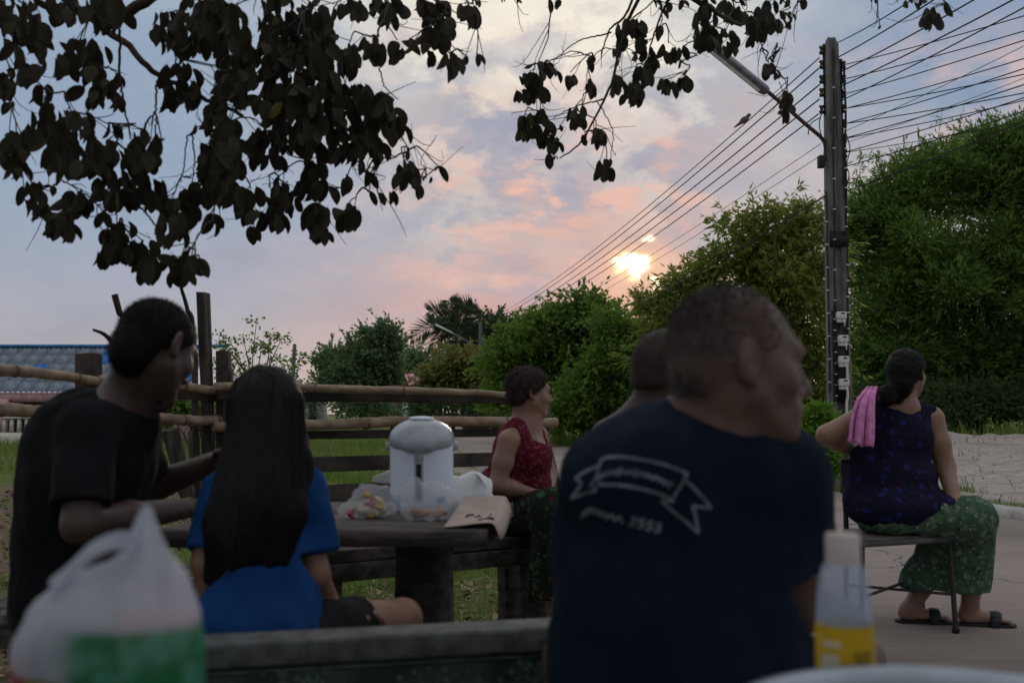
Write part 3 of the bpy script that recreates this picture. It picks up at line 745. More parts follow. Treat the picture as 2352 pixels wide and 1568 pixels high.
def trees():
    B = 'trees behind the road'
    # bamboo thicket on the right: arching culms, fine narrow leaves
    lob = [(2060, 500, 110, 110), (2230, 460, 140, 130), (2330, 420, 110, 110), (2450, 480, 150, 150), (2040, 640, 100, 120), (2170, 660, 150, 150), (2330, 680, 160, 170),
           (2480, 720, 170, 200), (2060, 790, 110, 110), (2200, 830, 160, 120), (2360, 850, 160, 120), (2010, 880, 90, 90), (2130, 400, 60, 45), (2290, 350, 70, 45), (2600, 600, 180, 250), (2030, 935, 90, 48), (2150, 930, 110, 55), (2290, 930, 110, 55), (2420, 930, 120, 55)]
    r = tree('bamboo_thicket', 'huge dense green bamboo thicket filling the right side behind the yard', 'bamboo', 33, 2220, lob, 9800, 15, .23, .26, .029, 'leaf_bamboo', .15, trunk_r=.10, stems=10, shell=(.35, 1.14), puffs=14, spr=.07)
    mb = MB(); V = []; F = []; n0 = 0
    for (x, y, tx, ty) in ((1975, 420, 1975, 335), (2030, 400, 2000, 345), (2090, 380, 2060, 330), (2150, 360, 2165, 250), (2190, 370, 2215, 245), (2240, 350, 2260, 290), (2130, 370, 2120, 310), (2330, 340, 2345, 280), (2290, 340, 2300, 300), (2200, 360, 2190, 300), (1990, 450, 1955, 400)):
        Q = spline([at(x, y + 120, 33), at(x, y, 33), at(tx, ty, 32.6)], 8); mb.tube(Q, np.linspace(.02, .006, 8), 5)
        for i in range(70):
            f = RNG.uniform(.25, 1) ** .8; p = Q[min(7, int(f * 7))] + RNG.normal(0, .16, 3) * (1.3 - .5 * f)
            V.append(p); F.append(unit(rdir(1)[0] + (0, 0, -.25)))
    mb.build('culm', M['bark'], r, smooth=True); V = np.array(V); n = len(V)
    v, f = leaf_cards(V, np.array(F), RNG.uniform(.18, .34, n), RNG.uniform(.018, .03, n)); obj('top_foliage', mesh_np('top_foliage', v, f, False), M['leaf_bamboo'], r)
    # mango tree left of the pole
    tree('mango_tree', 'tall mango tree with drooping olive leaves just left of the near power pole', 'tree', 24, 1700,
         [(1745, 555, 95, 75), (1850, 530, 70, 60), (1660, 625, 90, 60), (1790, 650, 130, 90), (1600, 680, 70, 55), (1720, 740, 130, 90), (1850, 720, 70, 110), (1560, 740, 60, 50), (1620, 800, 120, 90), (1500, 720, 45, 40),
          (1780, 850, 130, 90), (1530, 830, 80, 90), (1660, 900, 140, 80), (1860, 880, 70, 90), (1760, 950, 120, 60), (1880, 960, 60, 60)], 2100, 15, .15, .20, .029, 'leaf_mango', .75, B, .16, shell=(.6, 1.15), puffs=12, spr=.08)
    # the hedge of broadleaf trees along the road
    tree('roadside_tree', 'bright green bushy tree between the short-haired woman and the far pole', 'tree', 34, 1290,
         [(1310, 745, 85, 55), (1250, 790, 85, 60), (1370, 770, 60, 60), (1300, 840, 120, 80), (1200, 830, 70, 60), (1240, 910, 110, 80), (1390, 860, 70, 80), (1330, 940, 110, 70), (1180, 900, 50, 60)], 1900, 15, .22, .20, .055, 'leaf_green', .4, B, .14, shell=(.45, 1.03))
    tree('roadside_tree', 'mid green bushy tree right of the short-haired woman, behind the old man', 'tree', 30, 1440,
         [(1430, 780, 60, 50), (1480, 860, 80, 90), (1400, 900, 80, 90), (1340, 960, 80, 55), (1460, 950, 100, 70), (1540, 900, 80, 100)], 1400, 15, .20, .19, .048, 'leaf_green', .6, B, .12, shell=(.45, 1.03))
    tree('dark_tree', 'dark distant tree behind the leaning far pole', 'tree', 62, 1180, [(1150, 770, 60, 40), (1220, 760, 50, 35), (1100, 790, 40, 45), (1180, 830, 80, 60), (1060, 830, 50, 40)], 700, 12, .30, .26, .08, 'leaf_dark', .4, B, .15)
    tree('yellowish_tree', 'yellowish olive round tree in front of the coconut palm', 'tree', 46, 1040, [(1040, 850, 70, 42), (1000, 880, 45, 35), (1080, 890, 45, 45), (1040, 915, 70, 35)], 700, 13, .22, .19, .06, 'leaf_olive', .4, B, .12)
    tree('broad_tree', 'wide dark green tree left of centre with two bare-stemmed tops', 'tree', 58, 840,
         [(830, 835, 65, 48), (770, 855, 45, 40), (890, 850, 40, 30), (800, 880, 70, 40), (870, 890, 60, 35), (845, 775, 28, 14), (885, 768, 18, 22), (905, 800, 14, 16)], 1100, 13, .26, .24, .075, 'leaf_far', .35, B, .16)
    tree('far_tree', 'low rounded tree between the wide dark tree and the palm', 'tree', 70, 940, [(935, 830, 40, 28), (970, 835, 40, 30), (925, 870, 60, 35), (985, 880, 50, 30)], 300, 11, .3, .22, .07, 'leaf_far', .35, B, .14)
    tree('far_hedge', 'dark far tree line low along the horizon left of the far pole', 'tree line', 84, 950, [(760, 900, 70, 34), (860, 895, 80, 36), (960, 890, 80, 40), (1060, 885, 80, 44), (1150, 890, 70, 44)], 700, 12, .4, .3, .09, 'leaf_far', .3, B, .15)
    # thin open tree behind the girl's head
    tr = tree('open_tree', 'thin open tree with sparse leaves behind the long-haired girl', 'tree', 22, 590,
         [(590, 742, 17, 10), (560, 780, 30, 14), (625, 770, 28, 13), (650, 775, 12, 12), (520, 805, 22, 16), (600, 800, 50, 20), (540, 830, 36, 18), (570, 860, 60, 18), (640, 830, 24, 20), (660, 850, 22, 18), (500, 780, 14, 12), (530, 790, 14, 9), (600, 890, 80, 24), (500, 850, 20, 26), (690, 825, 9, 14)], 150, 7, .06, .085, .032, 'leaf_green', .45, None, .05, shell=(.2, 1.0), puffs=0, spr=.0)
    # low shrubs
    S = 'low shrubs beyond the fence'
    tree('shrub', 'fresh bright green shrub at the foot of the near power pole', 'shrub', 13.2, 1890, [(1880, 970, 28, 32), (1905, 1010, 32, 40), (1870, 1050, 30, 40), (1900, 1085, 34, 32), (1860, 1000, 20, 30)], 190, 16, .055, .07, .022, 'leaf_bright', .1, S, .02)
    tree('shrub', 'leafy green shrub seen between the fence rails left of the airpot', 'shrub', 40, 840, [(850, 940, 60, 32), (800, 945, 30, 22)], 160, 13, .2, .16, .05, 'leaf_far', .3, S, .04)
    tree('shrub', 'dark shrub under the far pole seen between the fence rails', 'shrub', 44, 1010, [(1020, 940, 60, 34), (970, 945, 40, 28), (1120, 945, 50, 30)], 180, 13, .2, .16, .05, 'leaf_dark', .3, S, .04)
    tree('shrub', 'dark shrubbery at the foot of the bamboo behind the seated woman', 'shrub', 31, 2000, [(1990, 945, 70, 46), (2080, 940, 60, 48), (2160, 945, 80, 46), (2250, 942, 90, 48), (2340, 945, 80, 46), (2430, 945, 80, 48)], 900, 14, .16, .16, .04, 'leaf_dark', .3, S, .03)
    tree('shrub', 'small green shrub by the fence posts behind the man in black', 'shrub', 26, 440, [(395, 930, 26, 22), (440, 950, 26, 26), (370, 960, 24, 20)], 120, 12, .11, .12, .035, 'leaf_green', .3, S, .03)
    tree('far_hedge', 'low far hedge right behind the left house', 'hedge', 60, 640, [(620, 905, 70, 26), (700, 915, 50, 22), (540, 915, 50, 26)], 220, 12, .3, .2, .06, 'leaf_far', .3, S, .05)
    # coconut palm
    d = 60; c = at(1052, 775, d); bz = float(ground_z([c[0]], [d])[0]); root = empty('coconut_palm', (c[0], d, bz), 'coconut palm with arching fronds on the skyline left of the far pole', 'palm tree', B)
    mb = MB(); mb.tube(spline([(c[0] + .5, d, bz - .1), (c[0] + .25, d, 2.5), c], 9), np.linspace(.20, .13, 9), 8); mb.build('trunk', M['bark'], root, smooth=True)
    for tx, ty, sag in ((985, 715, 10), (1030, 690, 2), (1065, 692, 2), (1085, 700, 4), (945, 778, -22), (1000, 745, 8), (1120, 730, 0), (1105, 800, -25), (990, 812, -30), (1062, 705, 0), (1010, 725, 5)):
        e = at(tx, ty, d + RNG.uniform(-1.5, 1.5)); m_ = c * .45 + e * .55 + (0, 0, abs(sag) * .02 + .25); Q = spline([c, m_, e], 14); mb = MB(); mb.tube(Q, np.linspace(.06, .02, 14), 4)
        n = 110; f = np.linspace(.12, 1, n); P = np.stack([np.interp(f * 13, np.arange(14), Q[:, k]) for k in range(3)], 1); T = np.gradient(P, axis=0); T /= np.linalg.norm(T, axis=1)[:, None]
        sd = np.cross(T, (0, 1, .2)); sd /= np.linalg.norm(sd, axis=1)[:, None]; sg = np.where(np.arange(n) % 2, 1, -1)[:, None]
        A = T * .75 + sd * sg * .8 + np.array((0, 0, -.35)) + RNG.normal(0, .08, (n, 3)); A /= np.linalg.norm(A, axis=1)[:, None]
        v, q = leaf_cards(P, A, 1.15 * np.sin(np.clip(f, .1, .95) * 3.1) ** .5 * np.ones(n), .040 * np.ones(n)); mb.add(v, q); mb.build('frond', M['leaf_palm'], root)
trees()
# ------------------------------------------------------------------ houses, walls
def left_house():
    d = 33.0; k = mpp(d); x0 = at(-260, 900, d)[0]; x1 = at(455, 900, d)[0]
    zr = at(200, 796, d + 2.6)[2]; ze = at(200, 900, d)[2]
    root = empty('house', ((x0 + x1) / 2, d + 2, 0.1), 'low pink house on the left under a patched grey and blue tile roof', 'house')
    # corrugated sheets in overlapping courses; a few are newer blue ones
    rows, run = 5, math.hypot(2.6, zr - ze); w = .52; nx = int((x1 - x0) / w)
    u = np.linspace(0, 1, 13); prof = .028 * np.cos(u * 3 * 2 * math.pi)
    sl = np.array((0, 2.6, zr - ze)) / run; nn = unit(np.cross((1, 0, 0), sl)); H = run / rows
    V = [np.array((t * (w + .03), 0, 0)) + s * sl * (H + .09) + nn * (p_ + (.008 if s == 0 else 0)) for s in (0, 1) for t, p_ in zip(u, prof)]
    V += [v - nn * .012 for v in V]; m = 13
    F = [[i, i + 1, m + i + 1, m + i] for i in range(12)] + [[2 * m + i + 1, 2 * m + i, 3 * m + i, 3 * m + i + 1] for i in range(12)] + [[i + 1, i, 2 * m + i, 2 * m + i + 1] for i in range(12)]
    sheets = {c: mesh_np('roof_sheet', np.array(V), np.array(F)) for c in ('roof_grey', 'roof_blue')}
    for c, me in sheets.items(): me.materials.append(M[c])
    blue = {(12, 3), (12, 4), (8, 2), (15, 2), (18, 1), (19, 3), (3, 1)}
    for r in range(rows):
        for i in range(nx):
            o = link(bpy.data.objects.new('roof_sheet', sheets['roof_blue' if (i, r) in blue else 'roof_grey'])); o.parent = root
            o.location = Vector((x0 + i * w, d, ze)) + Vector(sl * (r * H)) + Vector(nn * .004 * (i % 2)) - root.location
            o.rotation_euler = (RNG.normal(0, .006), RNG.normal(0, .006), 0)
    MB().bar((x0 - .1, d + 2.62, zr + .02), (x1 + .1, d + 2.62, zr + .02), .34, .10).build('ridge_cap', M['roof_blue'], root)
    MB().box(((x0 + x1) / 2, d + .12, ze - .17), (x1 - x0, .06, .30)).build('fascia', M['pink_wall'], root)
    MB().box(((x0 + x1) / 2, d + 2.4, (ze - .1) / 2), (x1 - x0 - .5, 3.2, ze - .15)).build('wall', M['house_dark'], root)
    for px in (8, 405, 425):
        c = at(px, 950, d - .1); MB().box((c[0], d - .1, (ze - .2) / 2), (.26, .26, ze - .25)).build('pillar', M['pink_wall'], root)
    # balustrade of pierced concrete in front
    zb, zt = .12, at(100, 957, d - 1)[2]; bx0, bx1 = x0, at(118, 950, d - 1)[0]; y = d - 1
    b = empty('balustrade', ((bx0 + bx1) / 2, y, .1), 'cream pierced balustrade in front of the pink house', 'balustrade')
    mid = zb + .26
    MB().box(((bx0 + bx1) / 2, y, (zb + mid) / 2 - .1), (bx1 - bx0, .12, mid - zb + .2)).build('base_wall', M['cream_wall'], b)
    MB().box(((bx0 + bx1) / 2, y, zt - .03), (bx1 - bx0, .16, .06)).build('coping', M['cream_wall'], b)
    n = int((bx1 - bx0) / .24); bal = MB().box((0, 0, 0), (.11, .1, zt - mid - .05), taper=.8).mesh('baluster'); bal.materials.append(M['cream_wall'])
    for i in range(n):
        o = link(bpy.data.objects.new('baluster', bal)); o.parent = b; o.location = Vector((bx0 + .12 + i * .24, y, (zt + mid) / 2 - .01)) - b.location
    c = at(160, 980, d - 1.2); s = MB().box((c[0], c[1], c[2] - .2), (.9, .1, .8)); o = s.build('white_sheet', M['paper_white']); tag(o, 'pale sheet leaning beside the cream balustrade', 'sheet')
left_house()
def far_houses():
    d = 54; k = mpp(d); root = empty('house', (at(950, 950, d)[0], d + 2, .2), 'far house with a small pink gable roof left of the far pole', 'house')
    xa, xb = at(905, 900, d)[0], at(985, 900, d)[0]; zr = at(940, 858, d)[2]; ze = at(940, 885, d)[2]; xm = at(928, 900, d)[0]
    r = MB().add([(xm, d, zr), (xb, d, zr), (xb + .2, d - 1.0, ze), (xm + .35, d - 1.0, ze), (xm, d + 1.6, ze), (xb, d + 1.6, ze)], [[0, 3, 2, 1], [0, 1, 5, 4]]).build('roof', M['roof_pink'], root)
    MB().box((xm - .3, d + .2, ze - .45), (.55, 1.6, .9)).build('gable', M['dark_wood_wall'], root)
    MB().box(((xa + xb) / 2, d + 1.2, ze / 2), (xb - xa, 2.0, ze)).build('wall', M['dark_wood_wall'], root)
    c = at(919, 930, d); MB().box((c[0], d - 1.2, 1.2), (.75, .2, 2.6)).build('door', M['rust_metal'], root)
    c = at(938, 940, d); MB().box((c[0], d - 1.3, 1.1), (.35, .2, 2.2)).build('pillar', M['green_post'], root)
    d = 64; c = at(715, 930, d); sh = empty('shed', (c[0], d, .2), 'grey block shed behind the girl, seen between the fence rails', 'shed')
    MB().box((c[0], d + 1, 1.1), (1.3, 2, 2.4)).build('wall', M['shed_wall'], sh); MB().box((c[0] + .15, d + .9, 2.36), (1.8, 2.5, .12), taper=.9).build('roof', M['paper_white'], sh)
    MB().box((c[0] + .1, d - .02, .95), (.5, .06, 1.7)).build('door', M['house_dark'], sh)
    d = 58; c = at(815, 928, d); s = MB().add([(c[0] - .6, d, c[2] - .45), (c[0] + .9, d + .3, c[2] + .35), (c[0] + .9, d + 1.5, c[2] + .38), (c[0] - .6, d + 1.5, c[2] - .42), (c[0] - .6, d, c[2] - .5), (c[0] + .9, d + .3, c[2] + .3), (c[0] + .9, d + 1.5, c[2] + .33), (c[0] - .6, d + 1.5, c[2] - .47)], [[0, 1, 2, 3], [7, 6, 5, 4], [0, 4, 5, 1], [1, 5, 6, 2]])
    aw = s.build('awning_sheet', M['teal_cloth']); tag(aw, 'sloping teal awning sheet seen between the fence rails', 'awning')
    for dx in (-.55, .85): MB().tube([(c[0] + dx, d + .4, 0), (c[0] + dx, d + .4, c[2] - .1 + .3 * (dx > 0))], .04, 6).build('pole', M['grey_wood'], aw)
    d = 52; c = at(1170, 915, d); ho = empty('house', (c[0], d, .2), 'dark roofed hut behind the far pole and the short-haired woman', 'house')
    MB().box((c[0] + .3, d + 2, 1.0), (5.0, 3, 2.2)).build('wall', M['house_dark'], ho)
    z = at(1150, 884, d)[2]; MB().add([(c[0] - 2.2, d, z - .35), (c[0] + 3, d, z - .35), (c[0] + 3, d + 2.4, z + .3), (c[0] - 2.2, d + 2.4, z + .3), (c[0] - 2.2, d, z - .43), (c[0] + 3, d, z - .43), (c[0] + 3, d + 2.4, z + .22), (c[0] - 2.2, d + 2.4, z + .22)], [[0, 1, 2, 3], [7, 6, 5, 4], [0, 4, 5, 1], [1, 5, 6, 2], [3, 2, 6, 7], [0, 3, 7, 4]]).build('roof', M['roof_grey'], ho)
    l = at(1133, 882, d - .5); mb = MB().lathe(l, [(0.0, -.2), (.16, -.16), (.23, 0), (.16, .16), (0.0, .2)], 10); tag(mb.build('red_lantern', M['snack_red'], smooth=True), 'small round red lantern hanging by the dark hut roof', 'lantern')
far_houses()

# ------------------------------------------------------------------ power poles, wires, bird
POLE_D = 14.0
def pole_at(px, py, dd=0): return at(px, py, POLE_D + dd)
def big_pole():
    base = pole_at(1929, 1110); bz = float(ground_z([base[0]], [POLE_D])[0]); top = pole_at(1911, 88); X = base[0] + .02; Y = POLE_D
    root = empty('power_pole', (X, Y, bz), 'tall tapered concrete power pole with meters, insulators and a lamp arm', 'power pole')
    # H-shaped tapered post
    def section(z, w, t):
        a = w / 2; g_ = a * .42; e = t / 2; r = e * .55
        return [(-a, -e, z), (-g_, -e, z), (-g_, -r, z), (g_, -r, z), (g_, -e, z), (a, -e, z), (a, e, z), (g_, e, z), (g_, r, z), (-g_, r, z), (-g_, e, z), (-a, e, z)]
    zs = [bz - .3, 2.5, 4.5, top[2] - .12, top[2]]; ws = [.31, .27, .225, .175, .10]; V = []
    for z, w in zip(zs, ws): V += [(X + p[0], Y + p[1], p[2]) for p in section(z, w, w * .8)]
    F = [[i * 12 + j, i * 12 + (j + 1) % 12, i * 12 + 12 + (j + 1) % 12, i * 12 + 12 + j] for i in range(4) for j in range(12)]
    mb = MB().add(np.array(V), F); n = 48; mb.add(np.array(V[n:n + 12]), [[0, 1, 10, 11], [1, 2, 9, 10], [2, 3, 8, 9], [3, 4, 7, 8], [4, 5, 6, 7]]); post = mb.build('post', M['pole_concrete'], root)
    # insulator racks
    for side, px, ys in ((-1, 1887, (116, 149, 183, 213, 252)), (1, 1936, (150, 182, 216, 250, 284, 317, 353, 384))):
        a = pole_at(px - side * 6, ys[0] - 14); b = pole_at(px - side * 6 + 4, ys[-1] + 14)
        rk = MB().bar(a, b, .05, .02, up=(0, 1, 0)).build('insulator_rack', M['black_metal'], root)
        for y in ys:
            c = pole_at(px + (y - 116) * .018 * (side > 0), y); s = MB()
            s.bar(c - (side * .10, 0, .055), c + (side * .03, 0, -.055), .03, .012); s.bar(c + (-side * .10, 0, .055), c + (side * .03, 0, .055), .03, .012)
            s.build('bracket', M['black_metal'], rk)
            MB().lathe(c, [(.0, -.05), (.035, -.048), (.042, -.03), (.024, -.012), (.024, .012), (.042, .03), (.035, .048), (.0, .05)], 10).build('insulator', M['porcelain'], rk, smooth=True)
    # lamp arm and fluorescent street lamp
    A = [pole_at(1894, 372), pole_at(1893, 326), pole_at(1850, 285, -.12), pole_at(1765, 212, -.3)]
    arm = MB().tube(spline(A, 14), .028, 8).build('lamp_arm', M['rust_metal'], root, smooth=True)
    l0, l1 = pole_at(1762, 212, -.3), pole_at(1597, 78, -.75); dv = unit(l1 - l0); rt = unit(np.cross(dv, (0, 0, 1))); up = np.cross(rt, dv); L = np.linalg.norm(l1 - l0)
    V = []
    for s_, w in ((0, .05), (.06, .085), (L - .05, .085), (L, .05)):
        for o_, hh in ((-1, -.035), (-.75, .045), (.75, .045), (1, -.035)): V.append(l0 + dv * s_ + rt * o_ * w + up * hh)
    F = [[i * 4 + j, i * 4 + 4 + j, i * 4 + 4 + (j + 1) % 4, i * 4 + (j + 1) % 4] for i in range(3) for j in range(4)] + [[0, 1, 2, 3], [15, 14, 13, 12]]
    lamp = MB().add(np.array(V), F).build('lamp_housing', M['grey_metal'], root)
    MB().tube([l0 + dv * .12 - up * .055, l1 - dv * .1 - up * .055], .022, 8).build('lamp_tube', M['white_paint'], lamp, smooth=True)
    MB().bar(l0 + dv * .05 - up * .045, l1 - dv * .04 - up * .045, .12, .008, up=up).build('reflector', M['grey_metal'], lamp)
    MB().box(pole_at(1886, 372, -.1), (.09, .10, .17)).build('control_box', M['black_metal'], root, bevel=.008)
    MB().box(pole_at(1922, 552), (.265, .24, .22)).build('strap_band', M['black_metal'], root)
    MB().box(pole_at(1930, 818, -.13), (.20, .012, 1.28)).build('meter_board', M['black_metal'], root)
    for i, (px, py) in enumerate(((1932, 724), (1936, 778), (1937, 826), (1938, 878))):
        c = pole_at(px, py, -.20); m_ = MB().box(c, (.135, .09, .10)).build('electric_meter', M['meter_white'], root, bevel=.012)
        MB().box(c + (0, .01, -.075), (.11, .07, .05), taper=1.1).build('terminal_cover', M['meter_white'], m_, bevel=.008)
        MB().box(c + (.012, -.047, .025), (.05, .006, .02)).build('dial_window', M['black_metal'], m_)
        MB().tube(spline([c + (.02, -.04, -.06), c + (.03, -.05, -.11), c + (.035, -.03, -.15)], 6), .008, 6).build('seal_wire', M['white_paint'], m_, smooth=True)
        MB().tube(spline([c + (-.03, .0, .05), c + (-.10, -.01, .02), c + (-.125, .0, -.1), c + (-.12, 0, -.3)], 9), .006, 5).build('lead', M['wire'], m_, smooth=True)
    # cables and conduits clipped to the post
    for px0, px1, ya, yb, r, mm in ((1940, 1944, 150, 540, .016, 'wire'), (1936, 1943, 280, 500, .012, 'wire'), (1914, 1918, 110, 720, .010, 'wire'), (1897, 1906, 440, 900, .012, 'wire'), (1947, 1949, 560, 880, .010, 'wire'), (1947, 1945, 820, 960, .020, 'meter_white'), (1916, 1921, 700, 920, .008, 'wire')):
        P = [pole_at(px0 + (px1 - px0) * f + RNG.uniform(-1.5, 1.5), ya + (yb - ya) * f, -.14) for f in np.linspace(0, 1, 9)]
        c_ = MB().tube(spline(P, 24), r, 6).build('conduit' if mm != 'wire' else 'riser_cable', M[mm], root, smooth=True)
        if mm == 'wire' and yb > 520:
            for f in np.linspace(.15, .95, 8):
                p = pole_at(px0 + (px1 - px0) * f, ya + (yb - ya) * f, -.15); MB().box(p, (.035, .03, .012)).build('clip', M['white_paint'], c_)
    for P in ([(1941, 300), (1952, 340), (1946, 370), (1938, 420)], [(1890, 250), (1882, 290), (1896, 340)], [(1884, 270), (1862, 285), (1856, 310)], [(1942, 380), (1950, 400), (1944, 430)]):
        MB().tube(spline([pole_at(x, y, -.1) for x, y in P], 12), .008, 5).build('jumper_wire', M['wire'], root, smooth=True)
    return X
PX = big_pole()
def small_poles():
    d = 56.0; c = at(1107, 960, d); t_ = at(1103, 738, d); root = empty('power_pole', (c[0], d, .1), 'far leaning power pole with a street lamp arm beside the coconut palm', 'power pole')
    MB().tube([(c[0], d, -.2), (c[0] * .5 + t_[0] * .5, d, t_[2] / 2), t_], [.17, .14, .10], 8).build('post', M['pole_concrete'], root, smooth=True)
    a = at(1102, 800, d); b = at(1040, 765, d); e = at(1000, 745, d)
    MB().tube(spline([a, b, e], 8), .035, 6).build('lamp_arm', M['grey_metal'], root); MB().bar(b, e, .16, .10).build('lamp_housing', M['white_paint'], root)
    for px, py in ((1096, 915), (1097, 945), (1114, 912), (1114, 930), (1115, 948)): MB().box(at(px, py, d - .3), (.22, .12, .34)).build('electric_meter', M['meter_white'], root, bevel=.02)
    for y in (745, 758, 770): MB().box(at(1103, y, d), (.5, .1, .08)).build('insulator_bracket', M['black_metal'], root)
    d = 74.0; c = at(673, 950, d); t_ = at(677, 790, d); root = empty('power_pole', (c[0], d, .1), 'small distant pole just right of the thin open tree', 'power pole')
    MB().tube([(c[0] - .2, d, -.2), t_], [.22, .13], 8).build('post', M['pole_concrete'], root, smooth=True)
    for y in (805, 815, 825): MB().box(at(676, y, d), (.45, .1, .1)).build('insulator_bracket', M['black_metal'], root)
    MB().tube([at(672, 862, d), at(690, 845, d)], .03, 5).build('stay_arm', M['grey_metal'], root)
small_poles()
BIRD_T = None
ORD = 'first second third fourth fifth sixth seventh eighth ninth tenth eleventh twelfth thirteenth fourteenth fifteenth sixteenth seventeenth eighteenth nineteenth twentieth twenty-first'.split()
def wires():
    far = [(1103, 738), (1103, 745), (1103, 752), (1104, 758), (1104, 766), (1104, 778), (1104, 788), (1105, 800)]
    L = [((1882, 133), .009), ((1880, 158), .011), ((1882, 195), .011), ((1882, 228), .011), ((1880, 262), .010), ((1886, 330), .005), ((1888, 355), .005), ((1898, 448), .011)]
    G1 = 'overhead wires running to the far pole'; G2 = 'overhead wires fanning out to the right'
    for i, ((a, r), f) in enumerate(zip(L, far)):
        A = pole_at(*a); B = at(*f, 56); s = np.linspace(0, 1, 60)[:, None]; sag = (.55 if i < 5 else .5 if i < 7 else .9)
        P = A + (B - A) * s; P[:, 2] -= (4 * s * (1 - s) * sag)[:, 0]
        if i == 0: globals()['BIRD_T'] = P
        o = MB().tube(P, r, 5).build('power_line', M['wire'], smooth=True)
        tag(o, ('topmost', 'second highest', 'third highest', 'fourth highest', 'fifth highest', 'upper thin', 'lower thin', 'lowest')[i] + ' of the wires running from the near pole to the far pole', 'wire', G1)
    R = [(1923, 99, 2075, 13, 10.5, .013), (1925, 132, 2145, 0, 10.5, .015), (1926, 168, 2237, 0, 10, .015), (1928, 200, 2327, 0, 9.6, .015), (1931, 232, 2352, 18, 9.6, .013),
         (1940, 149, 2352, 37, 11, .012), (1940, 182, 2352, 72, 11, .012), (1941, 216, 2352, 93, 11, .012), (1938, 303, 2352, 106, 11, .007), (1943, 249, 2352, 135, 11.3, .012),
         (1943, 284, 2352, 158, 11.3, .012), (1943, 249, 2352, 171, 11.6, .012), (1944, 328, 2352, 180, 11, .006), (1943, 317, 2352, 195, 11.3, .013), (1943, 284, 2352, 214, 11.8, .012),
         (1943, 318, 2352, 231, 11.8, .011), (1944, 349, 2352, 225, 11.5, .012), (1944, 350, 2352, 279, 12, .009), (1945, 382, 2352, 256, 11.6, .012), (1931, 444, 2352, 279, 11.2, .013), (1946, 438, 2352, 288, 11.2, .008)]
    for i, (x0, y0, x1, y1, d1, r) in enumerate(R):
        A = pole_at(x0, y0); B = at(x1, y1, d1); E = A + (B - A) * 2.2; s = np.linspace(0, 1, 40)[:, None]; P = A + (E - A) * s
        P[:, 2] += (s * (s - 1 / 2.2) * .35)[:, 0]
        o = MB().tube(P, r * .62, 5).build('power_line', M['wire'], smooth=True)
        tag(o, ORD[i] + ' highest wire leaving the near pole towards the upper right', 'wire', G2)
    # bare far wires behind the tree
    for y in (812, 824):
        A = at(677, y, 74); B = at(900, y + 22, 110); tag(MB().tube([A, (A + B) / 2 - (0, 0, .3), B], .02, 4).build('far_power_line', M['wire']), ('upper' if y < 820 else 'lower') + ' thin far wire running right from the small distant pole', 'wire', 'wires at the distant pole')
wires()
def bird():
    t_ = min(range(len(BIRD_T)), key=lambda i: abs(BIRD_T[i][0] / BIRD_T[i][1] - (1725 - 1176) / FPX)); p = BIRD_T[t_]
    s = (p[1] / 21.0); c = p + np.array((0, 0, .075))
    root = empty('dove', p, 'small grey dove perched on the topmost wire', 'bird')
    q = SDF(.008, .02); q.ell(c, (.085, .05, .055), k=.02, A=np.array([[.82, 0, .57], [0, 1, 0], [-.57, 0, .82]])); q.ell(c + (.085, 0, .085), (.032, .03, .032)); q.cone(c + (.05, 0, .04), .035, c + (.08, 0, .08), .026)
    q.cone(c + (-.06, 0, -.05), .03, c + (-.17, 0, -.13), .012, flat=(np.array((0, 1, 0)), .6)); q.cone(c + (.11, 0, .085), .010, c + (.135, 0, .08), .004, k=.004)
    sdf_obj(q, 'body', M['bird_grey'], root); MB().tube([c + (0, .01, -.04), p + (0, .01, .01)], .006, 5).build('leg', M['rust_metal'], root); MB().tube([c + (0, -.015, -.04), p + (0, -.01, .01)], .006, 5).build('leg', M['rust_metal'], root)
bird()

# ------------------------------------------------------------------ fence
C0 = at(515, 950, 5.0)[:2]; CR = at(1258, 950, 6.0)[:2]; CL = at(-120, 950, 3.68)[:2]
def fp(A, B, f, z): p = A + (B - A) * f; return np.array((p[0], p[1], z))
def bamboo(pts, r0, r1, name, parent, n=26, nodes=4):
    P = spline(pts, n) + RNG.normal(0, .0015, (n, 3)); rad = np.linspace(r0, r1, n)
    o = MB().tube(P, rad, 12).build(name, M['bamboo'], parent, smooth=True); s = MB()
    for f in np.linspace(.08, .92, nodes) + RNG.uniform(-.03, .03, nodes):
        i = max(1, min(n - 2, int(f * (n - 1)))); t_ = unit(P[i + 1] - P[i - 1]); q = MB().tube([P[i] - t_ * .009, P[i] - t_ * .003, P[i] + t_ * .003, P[i] + t_ * .009], [rad[i] * 1.01, rad[i] * 1.12, rad[i] * 1.12, rad[i] * 1.01], 12, cap=False); q.build('node_ring', M['bamboo_node'], o, smooth=True)
    return o
